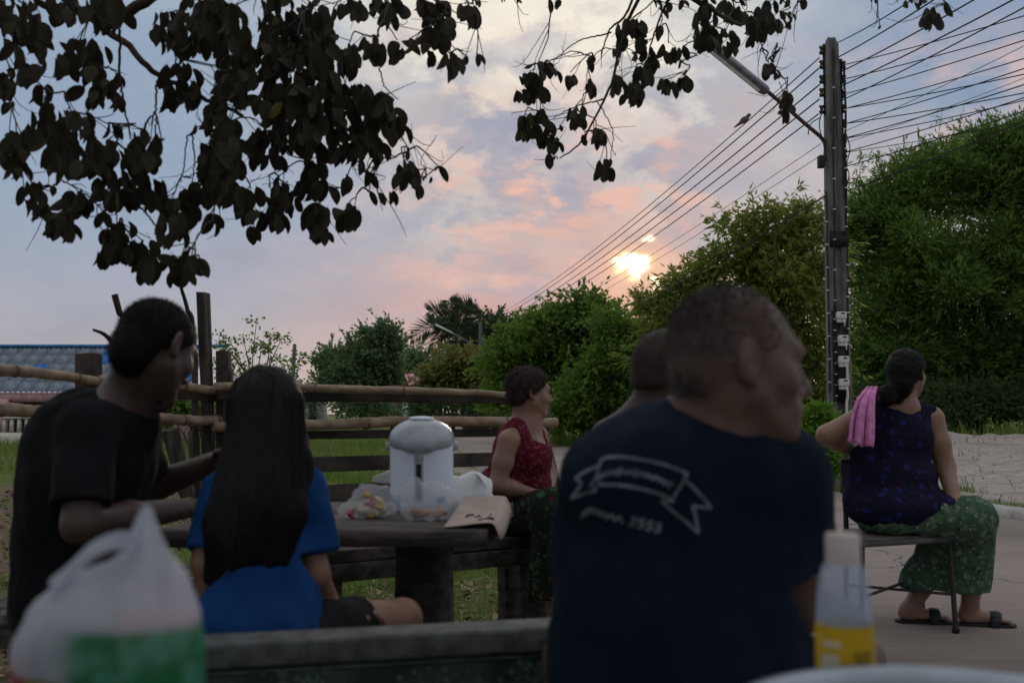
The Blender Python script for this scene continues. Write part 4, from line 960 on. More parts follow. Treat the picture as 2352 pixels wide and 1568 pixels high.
def fence():
    root = empty('fence', (C0[0], C0[1], 0), 'rustic fence of bamboo rails and dark slats behind the table and airpot', 'fence')
    R = lambda f, z, off=0.0: fp(C0, CR, f, z) + np.array((.02, -1, 0)) * off
    bamboo([R(-.02, 1.118, .05), R(.35, 1.112, .05), R(.7, 1.102, .05), R(.96, 1.075, .05)], .020, .017, 'bamboo_rail', root, nodes=5)
    bamboo([R(-.02, .915, .05), R(.3, .925, .05), R(.55, .938, .05), R(1.03, .925, .05)], .026, .030, 'bamboo_rail', root, nodes=5)
    for (f0, f1, z0, z1, h, th) in ((-.02, .98, 1.072, 1.062, .045, .03), (-.02, .97, .868, .872, .042, .03), (-.03, .98, .712, .722, .078, .025), (-.03, .62, .540, .552, .122, .028)):
        MB().bar(R(f0, z0), R(f1, z1), th, h, jit=.003).build('slat', M['old_wood'], root, bevel=.004)
    for f, z, w in ((.985, 1.02, .07), (.5, .62, .06)): MB().bar(R(f, -.05, -.05), R(f, z, -.05), w, w * .8, up=(0, 1, 0), jit=.003).build('post', M['old_wood'], root, bevel=.005)
    MB().bar(at(1248, 985, 6.0), at(1292, 1175, 5.9), .05, .09, up=(0, 1, 0)).build('brace', M['old_wood'], root, bevel=.004)
    # left wing towards the camera
    root = empty('fence', (CL[0], CL[1], 0), 'left wing of the fence with thick bamboo rails behind the man in black', 'fence')
    Lf = lambda px, py, d: at(px, py, d)
    dl = lambda px: np.interp(px, [-120, 515], [3.68, 5.0])
    Q = lambda px, py, o=0.0: at(px, py, dl(px) - o)
    bamboo([Q(-110, 838), Q(0, 849), Q(100, 858), Q(222, 874)], .027, .020, 'bamboo_rail', root, nodes=3)
    bamboo([Q(205, 868, -.03), Q(330, 880, -.03), Q(430, 888, -.03), Q(512, 899, -.03)], .020, .021, 'bamboo_rail', root, nodes=4)
    bamboo([Q(-110, 936), Q(0, 941), Q(132, 947)], .028, .026, 'bamboo_rail', root, nodes=2)
    bamboo([Q(110, 944, -.04), Q(330, 957, -.04), Q(430, 965, -.04), Q(520, 966, -.04)], .024, .026, 'bamboo_rail', root, nodes=4)
    def post(top, bot, w, t_, o=-.08, name='post', m_='old_wood'):
        MB().bar(at(bot[0], bot[1], dl(bot[0]) - o), at(top[0], top[1], dl(top[0]) - o), w, t_, up=(0, 1, 0), jit=.003).build(name, M[m_], root, bevel=.004)
    def gy(px, o): return 950 + CAM_Z * FPX / (dl(px) - o)
    post((465, 671), (492, gy(492, -.1)), .032, .05, -.1)                      # tall square timber
    post((476, 673), (500, gy(500, -.12)), .024, .02, -.12, 'post', 'grey_wood')
    post((513, 806), (517, gy(517, -.05)), .07, .06, -.05); post((524, 850), (526, gy(526, -.02)), .05, .05, -.02)
    post((204, 812), (204, gy(204, -.06)), .088, .07, -.06)
    post((447, 815), (455, gy(455, -.14)), .02, .03, -.14)
    post((390, 985), (432, 1140), .075, .03, -.05, 'leaning_plank', 'grey_wood'); post((445, 990), (455, gy(455, -.2)), .05, .03, -.2, 'plank', 'grey_wood'); post((475, 990), (478, gy(478, -.2)), .045, .03, -.2, 'plank', 'grey_wood')
    MB().tube(spline([Q(263, 676, -.1), Q(275, 720, -.1), Q(300, 800, -.1), Q(310, gy(310, -.1), -.1)], 10), [.015] * 10, 7).build('stake', M['old_wood'], root)
    MB().tube(spline([Q(214, 757, -.1), Q(240, 768, -.1), Q(262, 795, -.1), Q(285, 860, -.1), Q(290, gy(290, -.1), -.1)], 14), np.linspace(.006, .02, 14), 7).build('stake', M['old_wood'], root)
    MB().tube(spline([Q(414, 655, -.1), Q(430, 710, -.1), Q(445, 800, -.1), Q(450, gy(450, -.1), -.1)], 12), np.linspace(.008, .016, 12), 7).build('stake', M['old_wood'], root)
    MB().bar(Q(400, 905, -.1), Q(520, 912, -.1), .03, .05).build('slat', M['old_wood'], root, bevel=.004)
fence()

# ------------------------------------------------------------------ benches, tables, chair
def plank(name, parent, a, b, w, h, m_, jit=.003, bevel=.006, up=(0, 0, 1)): return MB().bar(a, b, w, h, up=up, jit=jit).build(name, M[m_], parent, bevel=bevel)
def back_bench():
    A = at(690, 950, 3.92)[:2]; B = at(1280, 950, 4.62)[:2]; d = unit(B - A); n = np.array((-d[1], d[0])); z = .43
    root = empty('wooden_bench', (*(A + B) / 2, 0), 'dark timber bench behind the table with the short-haired woman on its end', 'bench')
    for i, o in enumerate((.075, .215)): a, b = A + n * o, B + n * o; plank('seat_plank', root, (*a, z - .022), (*b, z - .022), .13, .045, 'bench_wood')
    a, b = A + n * .02, B + n * .02; plank('apron', root, (*(a + d * .03), z - .085), (*(b - d * .05), z - .085), .035, .075, 'bench_wood')
    a = A + n * .26; plank('apron', root, (*(a + d * .03), z - .085), (*(B + n * .26 - d * .05), z - .085), .035, .075, 'bench_wood')
    for f, w in ((.128, .075), (.925, .105)):
        for o in (.06, .24):
            p = A + (B - A) * f + n * o; MB().box((*p, (z - .05) / 2 - .03), (w, .075, z + .01), rz=math.atan2(d[1], d[0]), jit=.004).build('leg', M['bench_wood'], root, bevel=.006)
back_bench()
TZ = .64
def wood_table():
    root = empty('wooden_table', (-.42, 3.4, 0), 'rough slab table carrying the airpot and snacks', 'table')
    # slab with waney edges made of two thick boards
    for k, (y0, y1) in enumerate(((2.955, 3.42), (3.428, 3.88))):
        xs = np.linspace(-1.05, -.075 + .03 * k, 24); V = []
        for i, x in enumerate(xs):
            e0 = (.012 * math.sin(x * 9 + k) + RNG.normal(0, .003)) * (k == 0); e1 = .012 * math.sin(x * 7) * (k == 1); r = .03 * (i == 23)
            for y, z in ((y0 + e0 + r, TZ - .05), (y0 + e0 + r, TZ - .008), (y0 + e0 + .01 + r, TZ), (y1 + e1 - r, TZ + RNG.normal(0, .0007)), (y1 + e1 - r, TZ - .05)): V.append((x + (y - y0) * .12, y, z))
        F = [[i * 5 + j, i * 5 + 5 + j, i * 5 + 5 + (j + 1) % 5, i * 5 + (j + 1) % 5] for i in range(23) for j in range(5)]
        mb = MB().add(np.array(V), np.array(F)); mb.add(np.array(V[:5]), [[0, 1, 2, 4], [2, 3, 4, 4]][:1]); mb.add(np.array(V[-5:]), [[4, 3, 2, 0]]); mb.build('board', M['table_wood'], root)
    # stump legs
    for (x, y, r) in ((-.288, 3.28, .098), (-.85, 3.4, .10)):
        n = 20; ang = np.arange(n) * 2 * math.pi / n; V = []
        for z, s in ((-.04, 1.18), (.1, 1.1), (.3, 1.0), (.5, .95), (TZ - .052, 1.0)):
            V.append(np.stack([x + r * s * np.cos(ang) * (1 + .07 * np.sin(3 * ang + z)), y + r * s * np.sin(ang) * (1 + .08 * np.cos(2 * ang)), np.full(n, z)], 1))
        F = [[i * n + j, i * n + (j + 1) % n, i * n + n + (j + 1) % n, i * n + n + j] for i in range(4) for j in range(n)]
        MB().add(np.concatenate(V), F).build('leg', M['bench_wood'], root, smooth=True)
wood_table()
def platform():
    a = gnd(-150, 1388, .45); b = gnd(452, 1290, .45); d = unit((b - a)[:2]); n = np.array((d[1], -d[0])); z = .45
    root = empty('slatted_platform', (*((a + b) / 2)[:2], 0), 'weathered slatted seat under the man in black', 'bench')
    for i in range(7):
        o = .05 + i * .097; p = a[:2] + n * o; q = b[:2] + n * o - d * .02 * (i % 2)
        plank('slat', root, (*p, z - .012 - .002 * (i % 3)), (*q, z - .012 - .002 * (i % 3)), .088, .024, 'grey_wood')
    for f in (.04, .96):
        p = a[:2] + (b - a)[:2] * f; plank('cross_beam', root, (*(p + n * .02), z - .06), (*(p + n * .66), z - .06), .05, .06, 'bench_wood')
        for o in (.08, .6): MB().box((*(p + n * o), (z - .09) / 2 - .02), (.07, .07, z - .05), rz=math.atan2(d[1], d[0]), jit=.004).build('leg', M['bench_wood'], root, bevel=.005)
platform()
SB_A = None
def stone_bench():
    z = .56; l0 = gnd(380, 1459, z); l1 = gnd(1430, 1409, z); d = unit((l1 - l0)[:2]); n = np.array((d[1], -d[0])); rz = math.atan2(d[1], d[0])      # n towards the camera
    c = ((l0 + l1) / 2)[:2]; L = np.linalg.norm((l1 - l0)[:2]); root = empty('stone_bench', (*(c - n * .2), 0), 'grey stone bench with a printed backrest turned to the camera', 'bench')
    def bx(off, z0, z1, t_, name, m_, ln=L, bev=.008, px=0): p = c + n * off + d * px; return MB().box((*p, (z0 + z1) / 2), (ln, t_, z1 - z0), rz=rz).build(name, M[m_], root, bevel=bev)
    bk = bx(.045, .512, .56, .098, 'backrest_cap', 'stone'); pn = bx(.045, .16, .5118, .07, 'backrest_panel', 'stone_print', L - .02)
    bx(-.2, .35, .40, .40, 'seat', 'stone', L, .01)
    for s in (-.32, .32): bx(-.18, 0.0, .35, .34, 'leg', 'stone', .10, .01, s * L)
    bx(.045, 0.0, .16, .068, 'plinth', 'stone', L - .1)
    # printed ornament on the panel: a line, fans of dots and leaves
    face = lambda u, zz, o=.0835: np.array((*(c + n * (o) + d * u), zz))
    MB().bar(face(-L / 2 + .02, .504), face(L / 2 - .02, .504), .003, .004).build('print_line', M['stone_print_green'], pn)
    def disc(mb, u, zz, r, k=8):
        V = [face(u, zz, .0825)] + [face(u + r * math.cos(a), zz + r * math.sin(a), .0825) for a in np.arange(k) * 2 * math.pi / k]; mb.add(V, [[0, 1 + i, 1 + (i + 1) % k] for i in range(k)])
    for fx in (-.62, -.14, .34):
        mb = MB(); u0 = fx * L * .5 + .1; z0 = .405
        for a in np.linspace(.15, 2.99, 11):
            for r_, s in ((.085, .006), (.068, .0045)): disc(mb, u0 + r_ * math.cos(a) * 1.25, z0 + r_ * math.sin(a), s)
        for a in (1.2, 1.57, 1.94):
            for q in np.linspace(.02, .08, 8): disc(mb, u0 + q * math.cos(a) * .6, z0 + q * math.sin(a), .005)
        mb.build('print_fan', M['stone_print_green'], pn)
    for u0 in (-.38 * L, -.2 * L, .1 * L, .28 * L, .44 * L):
        mb = MB()
        for _ in range(16): disc(mb, u0 + RNG.normal(0, .03), .45 + RNG.normal(0, .025), RNG.uniform(.006, .014), 6)
        mb.build('print_leaves', M['stone_print_green'], pn)
stone_bench()
CH = dict(NL=(1.50, 4.32), NR=(1.955, 4.50), FR=(1.965, 4.86), FL=(1.575, 4.74))
def chair():
    root = empty('metal_chair', (1.74, 4.6, .012), 'thin-legged dark metal chair under the woman with the pink towel', 'chair'); z = .44; g = .012
    c = np.mean([CH[k] for k in CH], 0)
    V = []; K = ('NL', 'NR', 'FR', 'FL')
    for zz in (z - .03, z - .006, z):
        for k in K: p = np.array(CH[k]); p = c + (p - c) * (1.10 if zz < z - .001 else 1.06); V.append((*p, zz))
    F = [[i * 4 + j, i * 4 + (j + 1) % 4, i * 4 + 4 + (j + 1) % 4, i * 4 + 4 + j] for i in range(2) for j in range(4)] + [[8, 9, 10, 11], [3, 2, 1, 0]]
    MB().add(np.array(V), F).build('seat', M['chair_seat'], root, bevel=.008)
    for k in K:
        p = np.array(CH[k]); q = c + (p - c) * 1.06; MB().tube([(*p, z - .03), (*(p * .5 + q * .5), z / 2), (*q, g)], .0125, 8).build('leg', M['chair_metal'], root, smooth=True)
        MB().lathe((*q, g), [(.0, 0), (.016, 0), (.017, .02), (.012, .028)], 10).build('rubber_foot', M['black_metal'], root, smooth=True)
    h = .2; m_ = lambda k: (*(np.array(CH[k]) * .45 + (c + (np.array(CH[k]) - c) * 1.06) * .55), h)
    MB().tube([m_('NL'), m_('FR')], .007, 6).build('cross_brace', M['chair_metal'], root); MB().tube([np.array(m_('FL')) - (0, 0, .02), np.array(m_('NR')) - (0, 0, .02)], .007, 6).build('cross_brace', M['chair_metal'], root)
    tops = []
    for k in ('FL', 'FR'):
        p = np.array(CH[k]); t_ = p + (.0, .05); tops.append(t_); MB().tube(spline([(*p, z - .03), (*(p + (0, .012)), z + .15), (*t_, z + .31)], 8), .0125, 8).build('back_post', M['chair_metal'], root, smooth=True)
    a, b = tops; V = []
    for f in np.linspace(0, 1, 7):
        p = a + (b - a) * f + np.array((0, .03 * math.sin(f * 3.14)))
        for zz, o in ((z + .16, -.015), (z + .325, 0), (z + .325, -.016), (z + .16, -.03)): V.append((p[0], p[1] - o, zz))
    F = [[i * 4 + j, i * 4 + 4 + j, i * 4 + 4 + (j + 1) % 4, i * 4 + (j + 1) % 4] for i in range(6) for j in range(4)] + [[0, 1, 2, 3], [27, 26, 25, 24]]
    MB().add(np.array(V), F).build('backrest', M['chair_metal'], root, bevel=.004)
chair()
FZ = .66
def front_table():
    root = empty('front_table', (.2, .72, 0), 'low stone table edge under the carrier bag, bottle and tray in the foreground', 'table')
    MB().box((.15, .755, FZ - .025), (2.4, .81, .05)).build('top', M['table_front'], root, bevel=.012)
    for x in (-.55, .85): MB().box((x, .72, (FZ - .05) / 2), (.16, .42, FZ - .05), taper=.85).build('leg', M['stone'], root, bevel=.01)
    # stool the old man sits on
    s = empty('stone_stool', (.28, 1.56, 0), 'round stone stool under the old man in navy', 'stool')
    MB().lathe((.28, 1.56, 0), [(0, 0), (.17, 0), (.17, .03), (.13, .06), (.115, .2), (.13, .33), (.16, .36)], 24).build('base', M['stone'], s, smooth=True)
    MB().lathe((.28, 1.56, 0), [(0, .36), (.19, .36), (.2, .375), (.195, .40), (0, .405)], 24).build('seat', M['stone'], s, smooth=True)
    x = (1535 - 1176) / FPX * 2.72; s = empty('stone_stool', (x, 2.72, 0), 'round stone stool under the man hidden behind the old man', 'stool')
    MB().lathe((x, 2.72, 0), [(0, 0), (.17, 0), (.17, .03), (.13, .06), (.115, .2), (.13, .33), (.16, .36)], 24).build('base', M['stone'], s, smooth=True)
    MB().lathe((x, 2.72, 0), [(0, .36), (.19, .36), (.2, .375), (.195, .40), (0, .405)], 24).build('seat', M['stone'], s, smooth=True)
front_table()

# ------------------------------------------------------------------ things on the tables
def airpot():
    d = 3.6; x = (970 - 1176) / FPX * d; B = np.array((x, d, TZ)); root = empty('airpot', B, 'white electric airpot with grey lid and spout on the wooden table', 'airpot')
    el = np.diag((1, .98, 1.0))
    MB().lathe(B, [(0, .0), (.104, .0), (.108, .006), (.1085, .02), (.110, .025), (.113, .10), (.114, .20), (.115, .238)], 40).build('body', M['pot_white'], root, smooth=True)
    MB().lathe(B, [(.110, .001), (.1105, .018), (.110, .022)], 40).build('base_ring', M['pot_lid'], root, smooth=True)
    s = SDF(.004, .02); s.ell(B + (0, 0, .250), (.117, .116, .075)); s.cut(B + (0, 0, .222), (0, 0, -1), k=.01)
    s.ell(B + (0, -.05, .240), (.092, .075, .036), k=.04); s.cone(B + (-.03, -.112, .226), .017, B + (.03, -.112, .226), .017, k=.03)
    s.cone(B + (0, -.116, .208), .013, B + (0, -.113, .182), .010, k=.008)
    sdf_obj(s, 'lid', M['pot_lid'], root, it=3)
    lid_p = lambda u, v, w: None
    t_ = SDF(.0035, .006); t_.ell(B + (0, -.02, .322), (.045, .032, .010)); sdf_obj(t_, 'press_button', M['pot_white'], root, it=1)
    MB().box(B + (.0, -.048, .3165), (.05, .006, .004)).build('print_mark', M['pot_blue'], root)
    # handle hinges at the sides
    for sx in (-1, 1): MB().lathe(B + (sx * .116, 0, .225), [(.0, -.016), (.014, -.014), (.014, .014), (.0, .016)], 10).build('hinge', M['pot_lid'], root, smooth=True)
    P = [B + (sx * .122, .02 + .085 * math.sin(a), .225 - .0 * a) if False else B + (math.cos(a) * .122, .085 * math.sin(a), .228) for a, sx in zip(np.linspace(0, math.pi, 18), range(18))]
    MB().tube(P, .007, 8).build('handle', M['pot_lid'], root, smooth=True)
    a0 = -math.pi / 2
    def strip(w, z0, z1, r, name, m_, c0=0.0):
        V = []; n = 10
        for a in np.linspace(-w, w, n):
            for z in (z0, z1): rr = r + (.004 if True else 0) * 0; V.append(B + (math.sin(a + c0) * rr, -math.cos(a + c0) * rr, z))
        F = [[2 * i, 2 * i + 2, 2 * i + 3, 2 * i + 1] for i in range(n - 1)]; return MB().add(np.array(V), F).build(name, M[m_], root, smooth=True)
    strip(.135, .035, .195, .1155, 'front_panel', 'pot_lid'); strip(.075, .045, .165, .1165, 'level_window', 'pot_dark')
    strip(.16, .03, .052, .1152, 'blue_print', 'pot_blue', .75); strip(.28, .028, .055, .1152, 'blue_print', 'pot_blue', -.95)
airpot()
def crumple(name, label, cat, parts_fn):
    pass
def sheet(name, mat_, P, nu, nv, thick=.0012, parent=None):
    """curved thin sheet: P(u,v) -> point; has real thickness"""
    V = [np.asarray(P(u, v), float) for u in np.linspace(0, 1, nu) for v in np.linspace(0, 1, nv)]; V = np.array(V)
    F = np.array([[i * nv + j, i * nv + nv + j, i * nv + nv + j + 1, i * nv + j + 1] for i in range(nu - 1) for j in range(nv - 1)])
    o = obj(name, mesh_np(name, V, F), mat_, parent); md = o.modifiers.new('t', 'SOLIDIFY'); md.thickness = thick; return o
def snacks():
    # clear bag with a fried snack
    d = 3.22; c = at(985, 1200, d); z = TZ + .004
    root = empty('snack_bag', (c[0], d, z), 'clear plastic bag with an orange fried snack in front of the airpot', 'snack bag')
    s = SDF(.006, .02); cx = c[0]
    s.ell((cx, d, z + .026), (.075, .05, .027)); s.ell((cx - .02, d + .03, z + .065), (.085, .05, .05)); s.ell((cx + .055, d + .02, z + .05), (.055, .04, .05)); s.cone((cx - .07, d + .03, z + .08), .035, (cx - .045, d + .03, z + .125), .02); s.cone((cx + .07, d + .02, z + .07), .03, (cx + .10, d + .02, z + .105), .008)
    s.cut((cx, d, z), (0, 0, -1), k=.002)
    sdf_obj(s, 'film', M['clear_film'], root, [(.014, (24, 24, 24), 3, 3), (.009, (55, 55, 45), 5, 3)])
    q = SDF(.0035, .008)
    for i in range(9): q.ell((cx + RNG.uniform(-.045, .045), d - .005 + RNG.uniform(-.02, .02), z + .013 + RNG.uniform(0, .016)), (RNG.uniform(.012, .022), .013, .011))
    sdf_obj(q, 'fried_snack', M['snack'], root, [(.003, (90, 90, 90), 2, 2)])
    # bag of mixed food on the left
    d = 3.30; c = at(850, 1190, d); cx = c[0]
    root = empty('food_bag', (cx, d, z), 'crumpled clear bag of pale food with red and yellow wrappers, left of the airpot', 'food bag')
    s = SDF(.006, .02); s.ell((cx, d, z + .032), (.088, .068, .040)); s.ell((cx + .01, d + .01, z + .065), (.065, .05, .045)); s.cone((cx - .03, d, z + .05), .03, (cx - .085, d - .02, z + .02), .012); s.cone((cx + .03, d, z + .06), .03, (cx + .09, d + .01, z + .075), .015); s.cut((cx, d, z), (0, 0, -1), k=.002)
    sdf_obj(s, 'film', M['clear_film'], root, [(.012, (25, 25, 25), 7, 3), (.007, (60, 60, 50), 5, 2)])
    mat('pale_food', (0.50, 0.40, 0.30), .6, .3, 30, .5, 80); q = SDF(.005, .015); q.ell((cx, d, z + .022), (.055, .04, .022)); q.ell((cx + .015, d + .01, z + .045), (.03, .025, .02)); sdf_obj(q, 'pale_food', M['pale_food'], root, [(.006, (40, 40, 40), 2, 2)])
    for (dx, dz, m_) in ((-.075, .022, 'snack_red'), (.0, .058, 'snack_red'), (.045, .040, 'snack_yellow'), (.02, .012, 'snack_yellow'), (-.01, .085, 'snack_yellow')):
        p = np.array((cx + dx * .75, d - .028 + .3 * max(0, dz - .05), z + dz * .8)); q = SDF(.003, .006); q.ell(p, (RNG.uniform(.012, .02), .008, RNG.uniform(.008, .014))); q.ell(p + RNG.normal(0, .008, 3), (.01, .006, .012)); sdf_obj(q, 'wrapper', M[m_], root, [(.007, (70, 70, 70), 4, 2)])
    # kraft paper sheet with handwriting hanging over the table end
    o0 = at(1030, 1232, 2.95); 
    def P(u, v):
        x = -.205 + .175 * u + .035 * v; y = 2.985 + .50 * v; zz = TZ + .006 + .012 * math.sin(3.1 * v + 2 * u) ** 2 + .05 * v ** 3 * (1 - .3 * u)
        if u > .82: zz -= (u - .82) ** 2 * 1.5; x -= (u - .82) * .03
        return (x, y, zz)
    k = sheet('paper_sheet', M['paper_kraft'], P, 20, 20); tag(k, 'brown paper sheet with handwriting at the right end of the table', 'paper')
    bv = BVHTree.FromPolygons([v.co for v in k.data.vertices], [p.vertices for p in k.data.polygons]); mb = MB()
    for st in ([(.30, .26), (.36, .44)], [(.28, .36), (.40, .39)], [(.46, .28), (.50, .38), (.56, .30)], [(.58, .10), (.70, .40)], [(.70, .24), (.74, .36), (.80, .28), (.76, .20)], [(.66, .52), (.675, .54)]):
        pts = spline([P(u, v) for u, v in st], 8) + (0, 0, .003); mb.tube(pts, .0022, 5)
    o = mb.build('handwriting', M['ink'], k)
    # white paper bag behind
    d = 3.62; c = at(1070, 1120, d); root = empty('white_bag', (c[0], d, TZ), 'crumpled white paper bag right of the airpot', 'bag')
    def W(u, v):
        x0 = -.15 + .13 * u; zz = TZ + .01 + .115 * math.sin(min(1, v * 1.15) * math.pi) * (1 - .35 * (u - .5) ** 2) + .008 * math.sin(9 * u + 5 * v)
        return (c[0] - .065 + .15 * u + .012 * math.sin(7 * v), d - .06 + .17 * v + .02 * math.sin(4 * u), zz)
    sheet('body', M['paper_white'], W, 16, 16, .0012, root)
    def H(u, v): return (c[0] + .03 + .105 * u + .012 * v, d - .03 - .02 * u + .05 * v, TZ + .125 - .125 * u ** 1.25 + .01 * math.sin(8 * u) - .012 * v)
    sheet('flap', M['paper_white'], H, 14, 5, .0012, root)
    # a scrap of white film caught on the slat behind
    c = at(878, 1098, 5.1); o = sheet('paper_scrap', M['paper_white'], lambda u, v: c + (-.045 + .1 * u, -.03 - .01 * v, -.02 + .05 * u * v + .03 * v - .01 * u), 6, 6, .001); tag(o, 'small pale scrap caught on the lowest slat left of the airpot', 'scrap')
snacks()
def bottle():
    d = 1.08; x = (1926 - 1176) / FPX * d; B = np.array((x, d, FZ)); root = empty('juice_bottle', B, 'blurred plastic bottle with yellow label beside the metal tray', 'bottle'); h = lambda py: at(1926, py, d)[2] - FZ; k = d / FPX
    film('bottle_clear', (0.62, 0.72, 0.85), 0.5, .2)
    MB().lathe(B, [(0, 0), (.026, 0), (.0295, .006), (.0296, h(1425)), (.0285, h(1395)), (.0265, h(1350)), (.0225, h(1302)), (.0185, h(1292))], 28).build('body', M['bottle_clear'], root, smooth=True)
    mat('juice_label', (0.62, 0.38, 0.012), .5, .12, 20); mat('bottle_cap', (0.55, 0.46, 0.40), .45, .1, 10); mat('label_white', (0.6, .55, .4), .5, .1, 20); mat('label_dark', (0.33, .20, .01), .5, .1, 20)
    lab = MB().lathe(B, [(.0302, .02), (.0303, h(1428))], 28).build('label', M['juice_label'], root, smooth=True)
    def patch(a0, a1, z0, z1, m_):
        V = []
        for a in np.linspace(a0, a1, 6):
            for z in (z0, z1): V.append(B + (math.sin(a) * .0308, -math.cos(a) * .0308, z))
        MB().add(np.array(V), [[2 * i, 2 * i + 2, 2 * i + 3, 2 * i + 1] for i in range(5)]).build('label_print', M[m_], lab)
    patch(-1.1, -.45, h(1475), h(1462), 'label_white'); patch(-1.2, -.5, h(1525), h(1492), 'label_white'); patch(0, .65, h(1515), h(1480), 'label_dark')
    MB().lathe(B, [(.0180, h(1293)), (.0182, h(1285)), (.0178, h(1228)), (.0165, h(1224)), (0, h(1223))], 24).build('cap', M['bottle_cap'], root, smooth=True)
bottle()
def tray():
    B = np.array(((2230 - 1176) / FPX * .8, .80, FZ)); r = .2
    root = empty('metal_tray', B, 'round stainless steel tray at the lower right corner', 'tray')
    MB().lathe(B, [(0, .004), (r - .045, .004), (r - .03, .012), (r - .016, .06), (r - .006, .072), (r, .074), (r + .003, .070), (r, .066), (r - .010, .060), (r - .026, .006), (r - .04, .0), (0, .0)], 72).build('basin', M['steel'], root, smooth=True)
tray()
def carrier_bag():
    d = .95; root = empty('carrier_bag', (at(240, 1500, d)[0], d, FZ), 'blurred white carrier bag with green print in the lower left foreground', 'plastic bag')
    T = lambda px, py, dd=0.0: at(px, py, d + dd); fl = lambda s_: (np.array((0, 1., 0)), s_)
    ys = [1745, 1700, 1568, 1480, 1400, 1345, 1315, 1290, 1260, 1220, 1185, 1166, 1162]; xl = [40, 25, 20, 25, 60, 118, 190, 250, 285, 300, 314, 325, 332]; xr = [460, 470, 471, 470, 458, 438, 424, 408, 388, 368, 354, 347, 340]
    hd = [.040, .055, .060, .056, .046, .036, .029, .023, .018, .012, .008, .006, .003]
    n, m = 160, 90; th = np.arange(n) * 2 * math.pi / n; V = []
    for t_ in np.linspace(0, len(ys) - 1, m):
        k_ = np.arange(len(ys)); y = np.interp(t_, k_, ys); a, b, h = np.interp(t_, k_, xl), np.interp(t_, k_, xr), np.interp(t_, k_, hd); c = (a + b) / 2; r = (b - a) / 2; f = t_ / (len(ys) - 1)
        env = .35 + 2.2 * math.exp(-((f - .52) / .22) ** 2)
        pl = (np.sin(th * 5 + 1.1 + 1.5 * f) * .30 + np.sin(th * 9 + 2.0 - 3 * f) * .32 + np.sin(th * 17 + 4 * f) * .16 + np.sin(th * 3 + 6 * f) * .25) * env * .006
        for q_, p_ in zip(th, pl):
            cs, sn = math.cos(q_), math.sin(q_); e = lambda v: math.copysign(abs(v) ** .82, v)
            V.append(T(c + r * e(cs) * (1 + p_ * 2.0), y, h * e(sn) + p_ * abs(sn) ** .5 * np.sign(sn)) + np.array((0, 0, p_ * .2)))
    V = np.array(V); V[:, 2] = np.maximum(V[:, 2], FZ + .003)
    F = [[i_ * n + q_, i_ * n + (q_ + 1) % n, i_ * n + n + (q_ + 1) % n, i_ * n + n + q_] for i_ in range(m - 1) for q_ in range(n)]
    V = V + vnormals(V, np.array(F)) * (.0018 * fbm(V, (60, 60, 30), 2, 4))[:, None]
    def prints(t, co, c):
        x, y, z = t.sep(co); X = lambda p: at(p, 1500, d)[0]; Z = lambda p: at(240, p, d)[2]
        wob = t.m('MULTIPLY', t.noise(co, 14, 3), .03)
        gm = t.m('MULTIPLY', t.smooth(t.m('ADD', x, wob), X(195) + .000, X(195) + .040), t.smooth(t.m('ADD', z, t.m('MULTIPLY', wob, .3)), Z(1432) + .014, Z(1432) + .002))
        c = t.mix(gm, c, t.mix(t.smooth(t.noise(co, 26, 4), .40, .62), (.020, .22, .070), (.10, .40, .24)))
        ym = t.m('MULTIPLY', t.smooth(z, Z(1530) + .004, Z(1530) - .004), t.smooth(x, X(210), X(200)))
        c = t.mix(ym, c, t.mix(t.smooth(x, X(100) - .004, X(100) + .004), (.35, .05, .06), (.42, .30, .03)))
        al = t.m('ADD', 0.66, t.m('MULTIPLY', gm, .22)); return c, al
    film('bag_film', (0.72, 0.75, 0.82), .8, .35, prints)
    obj('bag_body', mesh_np('bag_body', V, np.array(F)), M['bag_film'], root)
    st = spline([T(118, 1352, -.03), T(165, 1300, -.035), T(225, 1262, -.035), T(285, 1240, -.03), T(312, 1262, -.02)], 24)
    sheet('handle', M['bag_film'], lambda u, v: st[int(u * 23)] + np.array((.004 * math.sin(9 * u), .006 * math.sin(v * 6 + u * 5), (v - .5) * (.020 - .006 * u))), 24, 7, .0008, root)
    mat('pink_pack', (.55, .20, .20), .6, .2, 10); mat('dark_pack', (.10, .10, .11), .6, .2, 10)
    MB().box(T(360, 1470, .0), (.07, .045, .050), rz=.15).build('pink_pack', M['pink_pack'], root, bevel=.008); MB().box(T(180, 1560, .0), (.075, .05, .10), rz=-.2).build('dark_pack', M['dark_pack'], root, bevel=.008)
carrier_bag()
